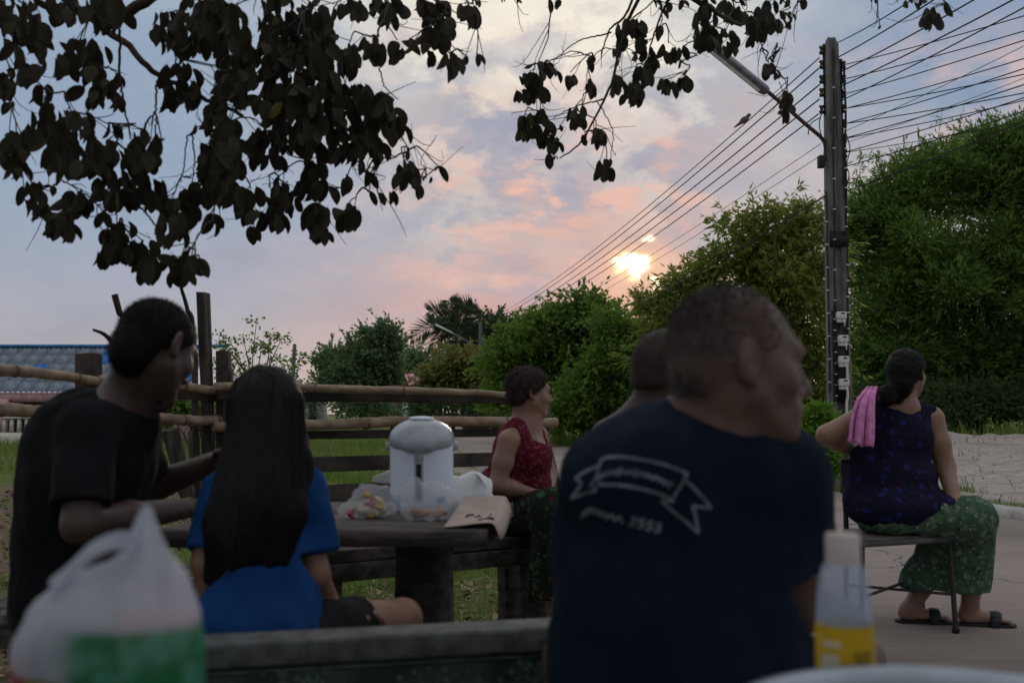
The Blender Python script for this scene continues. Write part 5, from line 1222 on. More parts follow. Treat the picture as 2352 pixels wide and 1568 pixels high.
# ------------------------------------------------------------------ people
def frame(F, U=(0, 0, 1)):
    F = unit(F); R = unit(np.cross(F, U)); U = np.cross(R, F); return F, R, U
def add_head(q, c, F, U=(0, 0, 1), s=1.0, ears=True, nose=1.0, muzzle=0.0):
    """cranium, face, jaw, brow, nose, lips, ears round the skull centre c"""
    F, R, U = frame(F, U); A = np.array([F, R, U]); L = lambda f, r, u: c + (F * f + R * r + U * u) * s
    q.ell(L(-.008, 0, .002), np.array((.098, .076, .088)) * s, A, k=.02); q.ell(L(.040, 0, -.055), np.array((.056, .060, .072)) * s, A, k=.03)
    for r in (-1, 1):
        q.cone(L(.01, .052 * r, -.07), .022 * s, L(.075, .016 * r, -.118), .018 * s, k=.025)      # jaw
        q.ell(L(.062, .044 * r, -.045), .024 * s, k=.02)                                           # cheek
    q.ell(L(.082, 0, -.118), np.array((.018, .022, .018)) * s, A, k=.02)
    q.cone(L(.082, -.034, .006), .014 * s, L(.082, .034, .006), .014 * s, k=.018)                  # brow
    for r in (-1, 1): q.ell(L(.104, .031 * r, -.018), np.array((.018, .017, .011)) * s, A, k=.014, sub=True)
    q.cone(L(.090, 0, -.008), .009 * s, L(.112 * (.5 + .5 * nose) + .004, 0, -.050), .0125 * s, k=.010)
    for r in (-1, 1): q.ell(L(.102, .013 * r, -.055), np.array((.011, .009, .008)) * s, A, k=.008)
    q.ell(L(.092, 0, -.080), np.array((.014, .026, .007)) * s, A, k=.008); q.ell(L(.090, 0, -.093), np.array((.014, .022, .0075)) * s, A, k=.008)
    if muzzle: q.ell(L(.078 + muzzle, 0, -.086), np.array((.026, .034, .030)) * s, A, k=.02); q.ell(L(.084 + muzzle, 0, -.122), np.array((.018, .022, .018)) * s, A, k=.02)
    q.cone(L(.112 + muzzle * 1.4, -.02, -.0865), .003, L(.112, .02, -.0865), .002, k=.004, sub=True)
    if ears:
        for r in (-1, 1):
            E = np.array([F * .97 - U * .22, R * r, U * .97 + F * .22]) if True else A
            E2 = np.array([unit(F * .9 - R * r * .42), unit(R * r * .9 + F * .42), U])
            q.ell(L(-.012, .080 * r, -.022), np.array((.020, .0075, .034)) * s, E2, k=.006)
            q.ell(L(-.004, .079 * r, -.046), np.array((.010, .007, .012)) * s, E2, k=.006)
            q.ell(L(-.006, .090 * r, -.018), np.array((.010, .008, .019)) * s, E2, k=.005, sub=True)
    return L
def eyes(L, s, parent):
    for r in (-1, 1):
        e = MB(); c = L(.0805, .031 * r, -.018); m_ = SDF(.0025, .002).ell(c, .0125 * s); o = sdf_obj(m_, 'eye', M['eye_white'], parent, it=0)
        p = SDF(.0015, .001).ell(L(.0885, .032 * r, -.018), .0052 * s); sdf_obj(p, 'iris', M['eye_dark'], o, it=0)
def add_hand(q, W, D, N, lat_sign=1, curl=.5, s=1.0):
    """palm, four fingers and a thumb; D towards the fingers, N towards which they curl"""
    D = unit(D); Lt = unit(np.cross(N, D)) * lat_sign; N = unit(np.cross(D, Lt)) * np.sign(np.dot(np.cross(D, Lt), N)); k = .006
    for o in (-.028, -.009, .010, .028): q.cone(W + Lt * o * .7 * s, .016 * s, W + D * .085 * s + Lt * o * s, .012 * s, k=.012)
    for o, l in ((-.028, .80), (-.009, .95), (.010, 1.0), (.028, .92)):
        p = W + D * .085 * s + Lt * o * s; a = curl * .35; r = .0095 * s
        for j, sl in enumerate((.042, .027, .022)):
            d_ = D * math.cos(a) + N * math.sin(a); n_ = p + d_ * sl * l * s; q.cone(p, r, n_, r * .9, k=k if j else .004); p = n_; r *= .9; a += curl * .75
    p = W + D * .022 * s + Lt * .026 * s; d_ = unit(D * .62 + Lt * .75 + N * .25 * curl); n_ = p + d_ * .045 * s; q.cone(p, .014 * s, n_, .0105 * s, k=.01); q.cone(n_, .0105 * s, n_ + unit(D * .9 + Lt * .3 + N * .4 * curl) * .032 * s, .0085 * s, k=.004)
def fuzz(parent, V, Q, n, ln, w, m_, down=0.0, name='hair_strands', seed=1, keep=None, comb=None):
    """short hairs standing on a scalp mesh"""
    g = np.random.default_rng(seed); N = vnormals(V, Q); I = np.arange(len(V)) if keep is None else np.nonzero(keep(V))[0]
    i = g.choice(I, n); P = V[i] + g.normal(0, .002, (n, 3)); D = N[i] + g.normal(0, .45, (n, 3)); D[:, 2] -= down
    if comb is not None: D += np.asarray(comb)
    D /= np.linalg.norm(D, axis=1)[:, None]; S = np.cross(D, g.normal(size=(n, 3))); S /= np.linalg.norm(S, axis=1)[:, None]; l = g.uniform(.5, 1.2, n)[:, None] * ln
    P = P - N[i] * .002
    T = np.stack([P - S * w, P + S * w, P + D * l], 1).reshape(-1, 3); k = np.arange(n)[:, None] * 3
    o = obj(name, mesh_np(name, T, np.hstack([k, k + 1, k + 2]), False), M[m_], parent); tag(o, kind='stuff'); return o
def scalp(c, F, U, s, t, front=.055, nape=-.085, low_front=-.02, h=.004, top=.0):
    """hair cap hugging the cranium, cut along a hairline"""
    F, R, U = frame(F, U); A = np.array([F, R, U]); L = lambda f, r, u: c + (F * f + R * r + U * u) * s
    q = SDF(h, .012); q.ell(L(-.008, 0, .002 + top), np.array((.098 + t / s, .076 + t / s, .088 + t / s)) * s, A)
    q.ell(L(-.05, 0, -.05), np.array((.050 + t / s, .056 + t / s, .055)) * s, A, k=.02)
    q.cut(L(front, 0, .03), unit(F * 1.0 - U * .75), k=.012)                                # forehead
    q.cut(L(.022, 0, low_front), unit(F * .75 - U * .75), k=.012)                           # temple to the ear
    q.cut(L(-.05, 0, nape), unit(-U * 1.0 + F * .15), k=.01)
    return q, L
CLOTH = [(.0035, (9, 9, 5), 3, 3), (.0018, (26, 26, 14), 8, 2)]

def old_man():
    d = 1.5; J = lambda px, py, dd=0.0: at(px, py, d + dd)
    root = empty('person', (.28, 1.56, 0), 'old man with cropped grey hair in a navy printed T-shirt, seen from behind', 'person')
    hc = J(1694, 806); F = (.985, .15, -.10); U = (.07, 0, 1); s = .955
    b = SDF(.005, .02); L = add_head(b, hc, F, U, s, nose=1.02, muzzle=.004); b.ell(L(-.02, 0, .012), np.array((.086, .074, .086)) * s, np.array(frame(F, U)), k=.02)
    nb = J(1640, 1010, .03); b.cone(L(-.040, 0, -.05), .056, J(1632, 1010, .03), .070, k=.03); b.cone(L(-.0, 0, -.075), .050, J(1690, 1010, .05), .056, k=.03)
    # torso, arms, legs
    ch = J(1592, 1215, .06); hip = np.array((.28, 1.57, .50))
    b.ell(ch, (.155, .10, .19), k=.04); b.ell(hip + (0, 0, .06), (.165, .12, .13), k=.05); b.cone(nb, .06, ch, .10, k=.05)
    sl, sr = J(1385, 1105, .04), J(1800, 1105, .06)
    b.cone(nb, .05, sl, .045, k=.04); b.cone(nb, .05, sr, .045, k=.04)
    el, er = J(1330, 1400, .20), np.array((.452, 1.60, .68)); wl, wr = J(1420, 1520, .42), np.array((.60, 1.85, .615))
    b.chain([sl, el, wl], [.052, .042, .030]); b.chain([sr, er, wr], [.052, .042, .030])
    add_hand(b, wl, wl - el + np.array((.1, .1, 0)), (0, 0, -1), 1, .6); add_hand(b, wr, (.35, .85, -.25), (0, 0, -1), -1, .7)
    kr, kl = np.array((.66, 1.97, .50)), np.array((.12, 2.0, .50)); ar, al = np.array((.68, 1.98, .09)), np.array((.10, 1.96, .09))
    for h0, k0, a0 in (((.09, 0, -.03), kr, ar), ((-.09, 0, -.03), kl, al)):
        b.chain([hip + h0, k0, a0], [.085, .058, .036]); b.ell(a0 + (0, .07, -.05), (.042, .115, .035)); 
        for i in range(5): b.cone(a0 + (-.03 + .015 * i, .15, -.06), .011, a0 + (-.034 + .017 * i, .185 - .006 * abs(i - 2), -.068), .010, k=.004)
    b.cut((0, 0, .012), (0, 0, -1)); sdf_obj(b, 'body', M['skin_old'], root, [(.0008, (40, 40, 40), 2, 2)], it=1); eyes(L, s, root)
    # T-shirt
    t = SDF(.006, .05)
    t.ell(J(1592, 1225, .055), (.190, .125, .215)); t.ell(J(1560, 1480, .05), (.198, .14, .20)); t.ell(hip + (0, -.01, .04), (.205, .15, .14))
    t.cone(J(1610, 1030, .02), .068, J(1400, 1100, .03), .066, k=.05); t.cone(J(1640, 1045, .03), .062, J(1795, 1108, .05), .064, k=.05)
    t.ell(J(1560, 1090, .02), (.13, .095, .10), k=.06)
    mid_l = sl + (el - sl) * .62; mid_r = sr + (er - sr) * .60
    t.cone(sl, .068, mid_l, .066, k=.035); t.cone(sr, .070, mid_r, .066, k=.035)
    t.cut(mid_l, unit(el - sl), rad=.13); t.cut(mid_r, unit(er - sr), rad=.13)
    t.cone(L(-.02, 0, -.05), .064, J(1650, 950, .035), .066, k=.008, sub=True); t.cut((0, 0, .44), (0, 0, -1))
    sh = sdf_obj(t, 'shirt', M['navy_cloth'], root, [(.009, (7, 7, 4), 3, 3), (.005, (16, 16, 9), 8, 3)])
    # shorts
    p = SDF(.007, .04); p.ell(hip + (0, .01, -.02), (.18, .14, .12)); p.cone(hip + (.09, 0, -.03), .105, hip * .35 + kr * .65, .085); p.cone(hip + (-.09, 0, -.03), .105, hip * .35 + kl * .65, .085)
    p.cut(hip * .35 + kr * .65, unit(kr - hip), rad=.13); p.cut(hip * .35 + kl * .65, unit(kl - hip), rad=.13); p.cut((0, 0, .408), (0, 0, -1)); sdf_obj(p, 'shorts', M['dark_cloth'], root, CLOTH)
    q, _ = scalp(hc, F, U, s, .0022, .06, -.105, -.01); q.ell(hc + unit(F) * -.02 + np.array((0, 0, .012)), np.array((.0885, .0765, .0885)) * s, np.array(frame(F, U))); V, Q = q.mesh(); FF, RR, UU = frame(F, U)
    def thin(V):
        f = (V - hc) @ FF; u = (V - hc) @ UU; return np.random.default_rng(3).uniform(0, 1, len(V)) < np.clip(1.0 - sstep(f, -.02, .06) * .92 - .15 * sstep(u, .05, .09), .0, 1)
    fuzz(root, V, Q, 52000, .0065, .0005, 'hair_grey', .5, 'hair', keep=thin)
    # print on the back of the shirt: ribbon outline, a line of script and a date
    V, Q = o_cache[sh.name]; bv = BVHTree.FromPolygons([Vector(v) for v in V], [tuple(int(i) for i in f) for f in Q])
    def on(px, py):
        o = at(px, py, 1.2); h = bv.ray_cast(Vector(o), Vector(unit(o - np.array((0, 0, CAM_Z))))); 
        return np.array(h[0] + h[1] * .0012) if h[0] is not None else at(px, py, 1.42)
    def stroke(mb, pts, w, n=14):
        P = spline([(x, y, 0) for x, y in pts], n); T = np.gradient(P, axis=0); T /= np.linalg.norm(T, axis=1)[:, None] + 1e-9; S = np.stack([-T[:, 1], T[:, 0]], 1) * w
        V_ = []
        for p_, s_ in zip(P, S): V_ += [on(p_[0] - s_[0], p_[1] - s_[1]), on(p_[0] + s_[0], p_[1] + s_[1])]
        mb.add(np.array(V_), [[2 * i, 2 * i + 1, 2 * i + 3, 2 * i + 2] for i in range(n - 1)])
    mb = MB(); w = 3.2
    Z = lambda x, y: ((1360 + x / 5.6) / 1.0629, (1080 + y / 5.6) / 1.0629)
    for st in ([(640, 215), (820, 195), (1000, 210), (1250, 250), (1500, 310), (1780, 420)], [(1780, 420), (1720, 540), (1600, 740)], [(1600, 790), (1400, 700), (1150, 630), (850, 580), (560, 570)],
               [(640, 215), (580, 300), (540, 480), (450, 600)], [(600, 310), (420, 380), (250, 490)], [(250, 490), (330, 560), (200, 760)], [(200, 760), (360, 700), (540, 650)], [(540, 650), (500, 600)],
               [(1770, 530), (1900, 650), (2000, 760), (2110, 890)], [(2110, 890), (1980, 880), (1850, 860)], [(1850, 860), (1890, 1000), (1930, 1230)], [(1930, 1230), (1800, 1110), (1600, 950), (1420, 790)], [(1420, 790), (1520, 800), (1600, 790)]):
        stroke(mb, [Z(*p_) for p_ in st], w, max(6, 4 * len(st)))
    # cursive line inside the ribbon
    base = spline([(560, 500, 0), (700, 420, 0), (880, 395, 0), (1100, 420, 0), (1350, 490, 0), (1580, 590, 0)], 60); pts = []
    amp = [30, 34, 26, 36, 28, 60, 30, 32, 60, 28, 34, 40, 30, 36, 44]
    for i, b_ in enumerate(base): a = amp[(i // 4) % 15]; pts.append((b_[0] + 10 * math.cos(i * 1.7), b_[1] + a * math.sin(i * 1.57 + .4 * math.sin(i * .9))))
    for i in range(0, 56, 5): stroke(mb, [Z(*p_) for p_ in pts[i:i + 6]], 2.6, 14)
    base = spline([(330, 1000, 0), (480, 930, 0), (650, 990, 0), (900, 1060, 0)], 30); pts = []
    for i, b_ in enumerate(base): pts.append((b_[0] + 12 * math.cos(i * 1.6), b_[1] + (50 if i in (7, 8) else 38) * math.sin(i * 1.57)))
    for i in range(0, 26, 5): stroke(mb, [Z(*p_) for p_ in pts[i:i + 6]], 3.0, 14)
    dig = {'2': [(0, .8), (.3, 1), (.6, .75), (.3, .4), (0, 0), (.65, 0)], '5': [(.65, 1), (.1, 1), (.08, .6), (.45, .6), (.6, .3), (.3, 0), (0, .1)], '3': [(0, .9), (.35, 1), (.55, .78), (.25, .55), (.6, .3), (.3, 0), (0, .1)]}
    for k_, ch_ in enumerate('2553'):
        ox, oy = 985 + k_ * 115, 1120 + k_ * 30; stroke(mb, [Z(ox + u * 120 + v * 30, oy - v * 110 + u * 25) for u, v in dig[ch_]], 3.0, 18)
    mb.build('shirt_print', M['shirt_print'], sh)
old_man()

def man_in_black():
    d = 2.42; J = lambda px, py, dd=0.0: at(px, py, d + dd)
    root = empty('person', (at(150, 950, 2.55)[0], 2.55, 0), 'man with buzzed black hair in a black T-shirt leaning towards the girl', 'person')
    hc = J(366, 780); F = (.42, .78, -.46); U = (.2, .42, .88); s = 1.0
    b = SDF(.005, .02); L = add_head(b, hc, F, U, s)
    b.ell(L(.085, 0, -.128), (.016, .018, .022), k=.02)
    nb = J(285, 935, .02); b.cone(L(-.03, 0, -.055), .056, nb, .060, k=.03); b.cone(L(.01, 0, -.08), .042, J(310, 940, .03), .05, k=.03)
    ch = J(200, 1085, .05); hip = J(165, 1385, .12)
    b.ell(ch, (.115, .145, .17), k=.05); b.ell(hip, (.13, .15, .12), k=.05); b.cone(ch, .11, hip, .11, k=.05); b.cone(nb, .055, ch, .09, k=.05)
    sr, sl = J(196, 985, -.13), J(300, 985, .20)                                   # right shoulder is nearest
    er, wr = J(185, 1205, -.20), J(440, 1165, .16); el, wl = J(345, 1120, .38), J(492, 1062, .33)
    b.cone(nb, .05, sr, .047, k=.04); b.cone(nb, .05, sl, .047, k=.04)
    b.chain([sr, er], [.048, .039]); b.chain([er, er * .6 + wr * .4, wr], [.039, .037, .025]); b.chain([sl, el, wl], [.052, .044, .030])
    add_hand(b, wr, wr - er, (0, .3, -1), -1, .6); add_hand(b, wl, wl - el, (0, -.3, -1), 1, .5)
    kn = J(430, 1400, .45); kn2 = J(330, 1390, .05); b.chain([hip, kn, kn * (1, 1, 0) + (.05, .05, .08)], [.09, .06, .04]); b.chain([hip, kn2, kn2 * (1, 1, 0) + (.03, .05, .08)], [.09, .06, .04])
    for kk in (kn, kn2):
        a0 = kk * (1, 1, 0) + (.04, .05, .09); b.ell(a0 + (.06, .02, -.05), (.11, .042, .034)); 
        for i in range(5): b.cone(a0 + (.13, -.02 + .015 * i, -.065), .011, a0 + (.17, -.024 + .017 * i, -.07), .010, k=.004)
    b.cut((0, 0, .012), (0, 0, -1)); sdf_obj(b, 'body', M['skin_man'], root, [(.0006, (40, 40, 40), 2, 2)]); eyes(L, s, root)
    t = SDF(.006, .08)
    t.ell(J(205, 1085, .04), (.150, .165, .20)); t.ell(J(180, 1250, .08), (.142, .16, .18)); t.ell(hip + (0, 0, .02), (.145, .17, .12)); t.cone(nb + (-.02, 0, -.03), .07, sr, .062, k=.05); t.cone(nb + (0, 0, -.03), .07, sl, .058, k=.05)
    t.ell(J(170, 985, .03), (.085, .11, .085), k=.06); t.ell(J(265, 1040, .12), (.10, .12, .12), k=.06)
    mr = sr + (er - sr) * .80; ml = sl + (el - sl) * .70; t.cone(sr, .066, mr, .066, k=.03); t.cone(sl, .064, ml, .064, k=.03)
    t.cut(mr, unit(er - sr), rad=.13); t.cut(ml, unit(el - sl), rad=.12)
    t.cone(L(-.015, 0, -.06), .056, nb + (.008, .01, .025), .062, k=.008, sub=True); t.cut((0, 0, .47), (0, 0, -1)); sdf_obj(t, 'shirt', M['black_cloth'], root, [(.009, (8, 8, 4), 13, 3), (.005, (18, 18, 9), 18, 3)])
    p = SDF(.007, .04); p.ell(hip + (0, 0, .0), (.14, .16, .11)); p.cone(hip, .12, kn, .075); p.cone(hip, .12, kn2, .075); p.chain([kn, kn * (1, 1, 0) + (.04, .04, .16)], [.075, .06]); p.chain([kn2, kn2 * (1, 1, 0) + (.02, .04, .16)], [.075, .06])
    p.cut((0, 0, .14), (0, 0, -1)); sdf_obj(p, 'trousers', M['dark_cloth'], root, CLOTH)
    q, _ = scalp(hc, F, U, s, .004, .07, -.135, -.02); q.ell(L(-.055, 0, -.075), np.array((.045, .052, .055)) * s, k=.03); hr = sdf_obj(q, 'hair', M['hair_black'], root, it=1); V, Q = o_cache[hr.name]; fuzz(root, V, Q, 14000, .010, .0005, 'hair_black', .1)
    g = SDF(.003, .006); g.ell(L(.086, 0, -.135), (.012, .016, .018)); g.ell(L(.075, 0, -.128), (.02, .03, .012)); bd = sdf_obj(g, 'beard', M['hair_black'], root, [(.002, (120, 120, 120), 4, 2)])
man_in_black()

def girl():
    d = 2.36; J = lambda px, py, dd=0.0: at(px, py, d + dd)
    root = empty('person', (at(600, 950, 2.3)[0], 2.3, 0), 'girl with very long black hair in a blue T-shirt, seen from behind', 'person')
    hc = J(616, 935, .02); F = (.12, .97, -.22); U = (0, .2, 1); s = .95
    b = SDF(.005, .02); L = add_head(b, hc, F, U, s)
    nb = J(612, 1075, .03); b.cone(L(-.02, 0, -.06), .048, nb, .05, k=.03); ch = J(605, 1190, .03); hip = np.array((at(600, 950, 2.3)[0], 2.28, .49))
    b.ell(ch, (.10, .06, .12), k=.03); b.ell(hip, (.10, .075, .06), k=.03); b.cone(ch, .06, hip, .06, k=.03); b.cone(nb, .045, ch, .06, k=.03)
    sl, sr = J(512, 1132, .0), J(698, 1125, .04); b.cone(nb, .04, sl, .038, k=.03); b.cone(nb, .04, sr, .038, k=.03)
    el, wl = J(476, 1290, -.05), J(490, 1425, -.02); er, wr = J(722, 1320, .02), J(765, 1400, .14)
    b.chain([sl, el, wl], [.040, .033, .023]); b.chain([sr, er, wr], [.040, .034, .023])
    add_hand(b, wl, (.1, .3, -1), (0, 1, 0), 1, .6, .85); add_hand(b, wr, (.8, .5, -.1), (0, 0, -1), 1, .5, .85)
    kr, kl = J(925, 1418, .42), J(700, 1430, .5); fr, fl = kr * (1, 1, 0) + (.03, .08, .08), kl * (1, 1, 0) + (.0, .08, .08)
    b.chain([hip + (.07, .02, -.01), kr, fr], [.072, .050, .032]); b.chain([hip + (-.06, .05, -.01), kl, fl], [.072, .050, .032])
    for a0 in (fr, fl):
        b.ell(a0 + (.0, .06, -.045), (.036, .10, .03))
        for i in range(5): b.cone(a0 + (-.025 + .0125 * i, .13, -.058), .009, a0 + (-.028 + .014 * i, .16, -.062), .008, k=.004)
    b.cut((0, 0, .012), (0, 0, -1)); sdf_obj(b, 'body', M['skin_girl'], root); eyes(L, s, root)
    t = SDF(.006, .045); t.ell(J(605, 1195, .02), (.135, .095, .165)); t.ell(J(600, 1350, -.03), (.138, .115, .15)); t.ell(hip + (0, -.01, .01), (.150, .125, .10)); t.cone(nb + (0, 0, -.035), .055, sl, .05, k=.04); t.cone(nb + (0, 0, -.035), .055, sr, .05, k=.04)
    ml, mr = sl + (el - sl) * .86, sr + (er - sr) * .74; t.cone(sl, .052, ml, .058, k=.02); t.cone(sr, .052, mr, .060, k=.02); t.cut(ml, unit(el - sl), rad=.10); t.cut(mr, unit(er - sr), rad=.10)
    t.cone(L(-.01, 0, -.06), .045, nb + (0, 0, .0), .055, k=.008, sub=True); t.cut((0, 0, .425), (0, 0, -1)); sdf_obj(t, 'shirt', M['blue_cloth'], root, [(.009, (10, 10, 6), 23, 3), (.005, (24, 24, 10), 8, 3)])
    p = SDF(.006, .03); p.ell(hip + (0, .02, -.01), (.14, .11, .075)); a = hip + (.07, .02, -.01); m_ = a * .45 + kr * .55; p.cone(a, .082, m_, .070); p.cut(m_, unit(kr - a), rad=.11); a = hip + (-.06, .05, -.01); m_ = a * .45 + kl * .55; p.cone(a, .082, m_, .070); p.cut(m_, unit(kl - a), rad=.11); p.cut((0, 0, .402), (0, 0, -1)); sdf_obj(p, 'shorts', M['dark_cloth'], root, CLOTH)
    br = MB(); D = unit(wr - er); R_ = unit(np.cross(D, (0, 0, 1))); U_ = np.cross(R_, D); P = [wr - D * .012 + (R_ * math.cos(a) + U_ * math.sin(a)) * .027 for a in np.linspace(0, 6.283, 17)]; br.tube(P, .0045, 6, cap=False).build('bracelet', mat('bracelet_orange', (.42, .16, .04), .4, .2, 40), root, smooth=True)
    # long hair: a smooth fall down the back with a ragged end, covered in separate locks
    q = SDF(.006, .04); FF, R, UU = frame(F, U); q.ell(L(-.012, 0, .006), np.array((.106, .084, .098)) * s, np.array([FF, R, UU]))
    fl_ = (np.array((0, 1., 0)), 1.5)
    q.chain([J(616, 950, -.03), J(612, 1040, -.05), J(600, 1150, -.085), J(580, 1270, -.09)], [.082, .080, .074, .060], flat=fl_)
    q.chain([J(562, 1000, .0), J(548, 1100, -.06), J(515, 1200, -.08), J(488, 1320, -.085)], [.036, .038, .042, .024], flat=fl_); q.chain([J(666, 1000, .0), J(676, 1080, -.04), J(666, 1180, -.09), J(648, 1290, -.095)], [.030, .028, .026, .012], flat=fl_)
    q.cone(J(560, 1260, -.09), .06, J(535, 1335, -.09), .02, flat=fl_); q.cone(J(610, 1260, -.09), .04, J(600, 1325, -.09), .012, flat=fl_)
    q.cut(L(.07, 0, .02), unit(FF * 1.0 - UU * .3), L(.1, 0, 0), .09, k=.01)
    hr = sdf_obj(q, 'hair', M['hair_black'], root, [(.004, (40, 40, 4), 5, 2), (.002, (110, 110, 7), 6, 2)]); V, Q = o_cache[hr.name]
    g = np.random.default_rng(5); n = 1500; ang = g.uniform(-1.25, 1.25, n); z0 = np.clip(g.normal(1.0, .05, n), .86, 1.09); bvh = BVHTree.FromPolygons([Vector(v) for v in V], [tuple(int(i) for i in f) for f in Q]); T = []; Fq = []; k = 0
    cx = J(605, 1000)[0]
    for i in range(n):
        x = cx + ang[i] * .085; st = []; zz = z0[i]; ln = g.uniform(.1, .34); m = 7
        for j in range(m):
            z_ = zz - ln * j / (m - 1); xx = x + (x - cx) * .35 * (zz - z_) / .3 + (-.025) * (1.0 - z_) / .35 + .003 * math.sin(j + i)
            h = bvh.ray_cast(Vector((xx, d - .6, z_)), Vector((0, 1, 0)))
            if h[0] is None: break
            st.append(np.array(h[0]) + (0, -.0015 - .003 * (j / m) * g.uniform(), 0))
        if len(st) < 3: continue
        st = np.array(st); wv = np.linspace(.0016, .0004, len(st))[:, None] * np.array((1, 0, 0)); T += [np.stack([st - wv, st + wv], 1).reshape(-1, 3)]; r_ = k + 2 * np.arange(len(st) - 1)[:, None]; Fq.append(np.hstack([r_, r_ + 1, r_ + 3, r_ + 2])); k += 2 * len(st)
    lo = obj('hair_locks', mesh_np('hair_locks', np.concatenate(T), np.concatenate(Fq)), M['hair_lock'], hr); tag(lo, kind='stuff')
girl()

def red_woman():
    d = 4.6; J = lambda px, py, dd=0.0: at(px, py, d + dd)
    root = empty('person', (at(1195, 950, 4.7)[0], 4.7, 0), 'short-haired woman in a sleeveless dark red blouse on the wooden bench', 'person')
    hc = J(1217, 892); F = (.94, .30, -.08); U = (.05, 0, 1); s = .93
    b = SDF(.005, .02); L = add_head(b, hc, F, U, s)
    nb = J(1207, 978, .02); b.cone(L(-.03, 0, -.05), .050, nb, .056, k=.03); b.cone(L(.0, 0, -.07), .042, J(1218, 985, 0), .05, k=.03)
    ch = J(1192, 1045, .03); hip = np.array((at(1175, 950, 4.7)[0], 4.70, .50))
    b.ell(ch, (.10, .11, .14), k=.04); b.ell(hip, (.12, .13, .08), k=.04); b.cone(ch, .085, hip, .09, k=.04); b.cone(nb, .06, ch, .09, k=.05); b.ell(J(1225, 1040, -.02), (.075, .10, .07), k=.05)
    sr, sl = J(1168, 1012, -.13), J(1238, 1000, .14); er, wr = J(1142, 1112, -.16), J(1226, 1134, -.12); el, wl = J(1262, 1090, .14), J(1262, 1130, .0)
    b.cone(nb, .042, sr, .043, k=.04); b.cone(nb, .042, sl, .04, k=.04); b.chain([sr, sr * .5 + er * .5, er], [.048, .046, .037]); b.chain([er, er * .6 + wr * .4, wr], [.037, .035, .024]); b.chain([sl, el, wl], [.042, .035, .025])
    add_hand(b, wr, (.9, .3, .05), (0, .3, -1), -1, .5, .9); add_hand(b, wl, (.3, -.6, -.3), (0, 0, -1), 1, .5, .9)
    kn = J(1268, 1172, -.28); kn2 = J(1290, 1165, -.12); b.chain([hip, kn, kn * (1, 1, 0) + (.02, -.02, .09)], [.09, .06, .04]); b.chain([hip, kn2, kn2 * (1, 1, 0) + (.02, -.02, .09)], [.09, .06, .04])
    for kk in (kn, kn2):
        a0 = kk * (1, 1, 0) + (.02, -.02, .085); b.ell(a0 + (.04, -.06, -.045), (.05, .10, .032))
        for i in range(5): b.cone(a0 + (.02 + .013 * i, -.13, -.058), .009, a0 + (.022 + .014 * i, -.16, -.062), .008, k=.004)
    b.cut((0, 0, .0), (0, 0, -1)); sdf_obj(b, 'body', M['skin_woman'], root); eyes(L, s, root)
    t = SDF(.006, .04); t.ell(J(1190, 1045, .02), (.125, .145, .165)); t.ell(J(1228, 1050, -.02), (.085, .115, .11)); t.ell(J(1172, 1120, .06), (.155, .17, .13)); t.ell(J(1225, 1110, .02), (.085, .13, .06)); t.cone(J(1190, 985, -.05), .05, J(1180, 1000, -.09), .045, k=.04); t.cone(J(1222, 985, .07), .05, J(1232, 1000, .10), .045, k=.04)
    t.cone(sr + (-.0, -.02, .05), .052, sr * .55 + er * .45 + (0, -.05, 0), .060, k=.012, sub=True)                                         # arm hole
    t.cone(L(-.01, 0, -.07), .062, J(1232, 1003, -.05), .050, k=.01, sub=True); t.cut((0, 0, .53), (0, 0, -1)); sdf_obj(t, 'blouse', M['red_blouse'], root, [(.006, (14, 14, 6), 33, 3), (.003, (30, 30, 12), 8, 2)])
    p = SDF(.007, .05); p.ell(hip + (0, 0, -.0), (.165, .18, .10)); p.cone(hip + (0, 0, .01), .12, kn, .085); p.cone(hip + (0, .03, .01), .12, kn2, .085); p.chain([kn, kn * (1, 1, 0) + (-.01, -.01, .2)], [.085, .095]); p.chain([kn2, kn2 * (1, 1, 0) + (0, -.01, .2)], [.085, .095]); p.cut((0, 0, .2), (0, 0, -1)); sdf_obj(p, 'sarong', M['dark_sarong'], root, [(.010, (9, 9, 6), 43, 3)])
    q, _ = scalp(hc, F, U, s, .011, .075, -.085, -.005, top=.006); q.ell(L(-.03, 0, .03), np.array((.092, .084, .075)) * s, k=.02); hr = sdf_obj(q, 'hair', M['hair_brown'], root, [(.005, (50, 50, 30), 3, 2)]); V, Q = o_cache[hr.name]; fuzz(root, V, Q, 14000, .016, .0006, 'hair_brown', .35, comb=(-.2, 0, -.1))
red_woman()

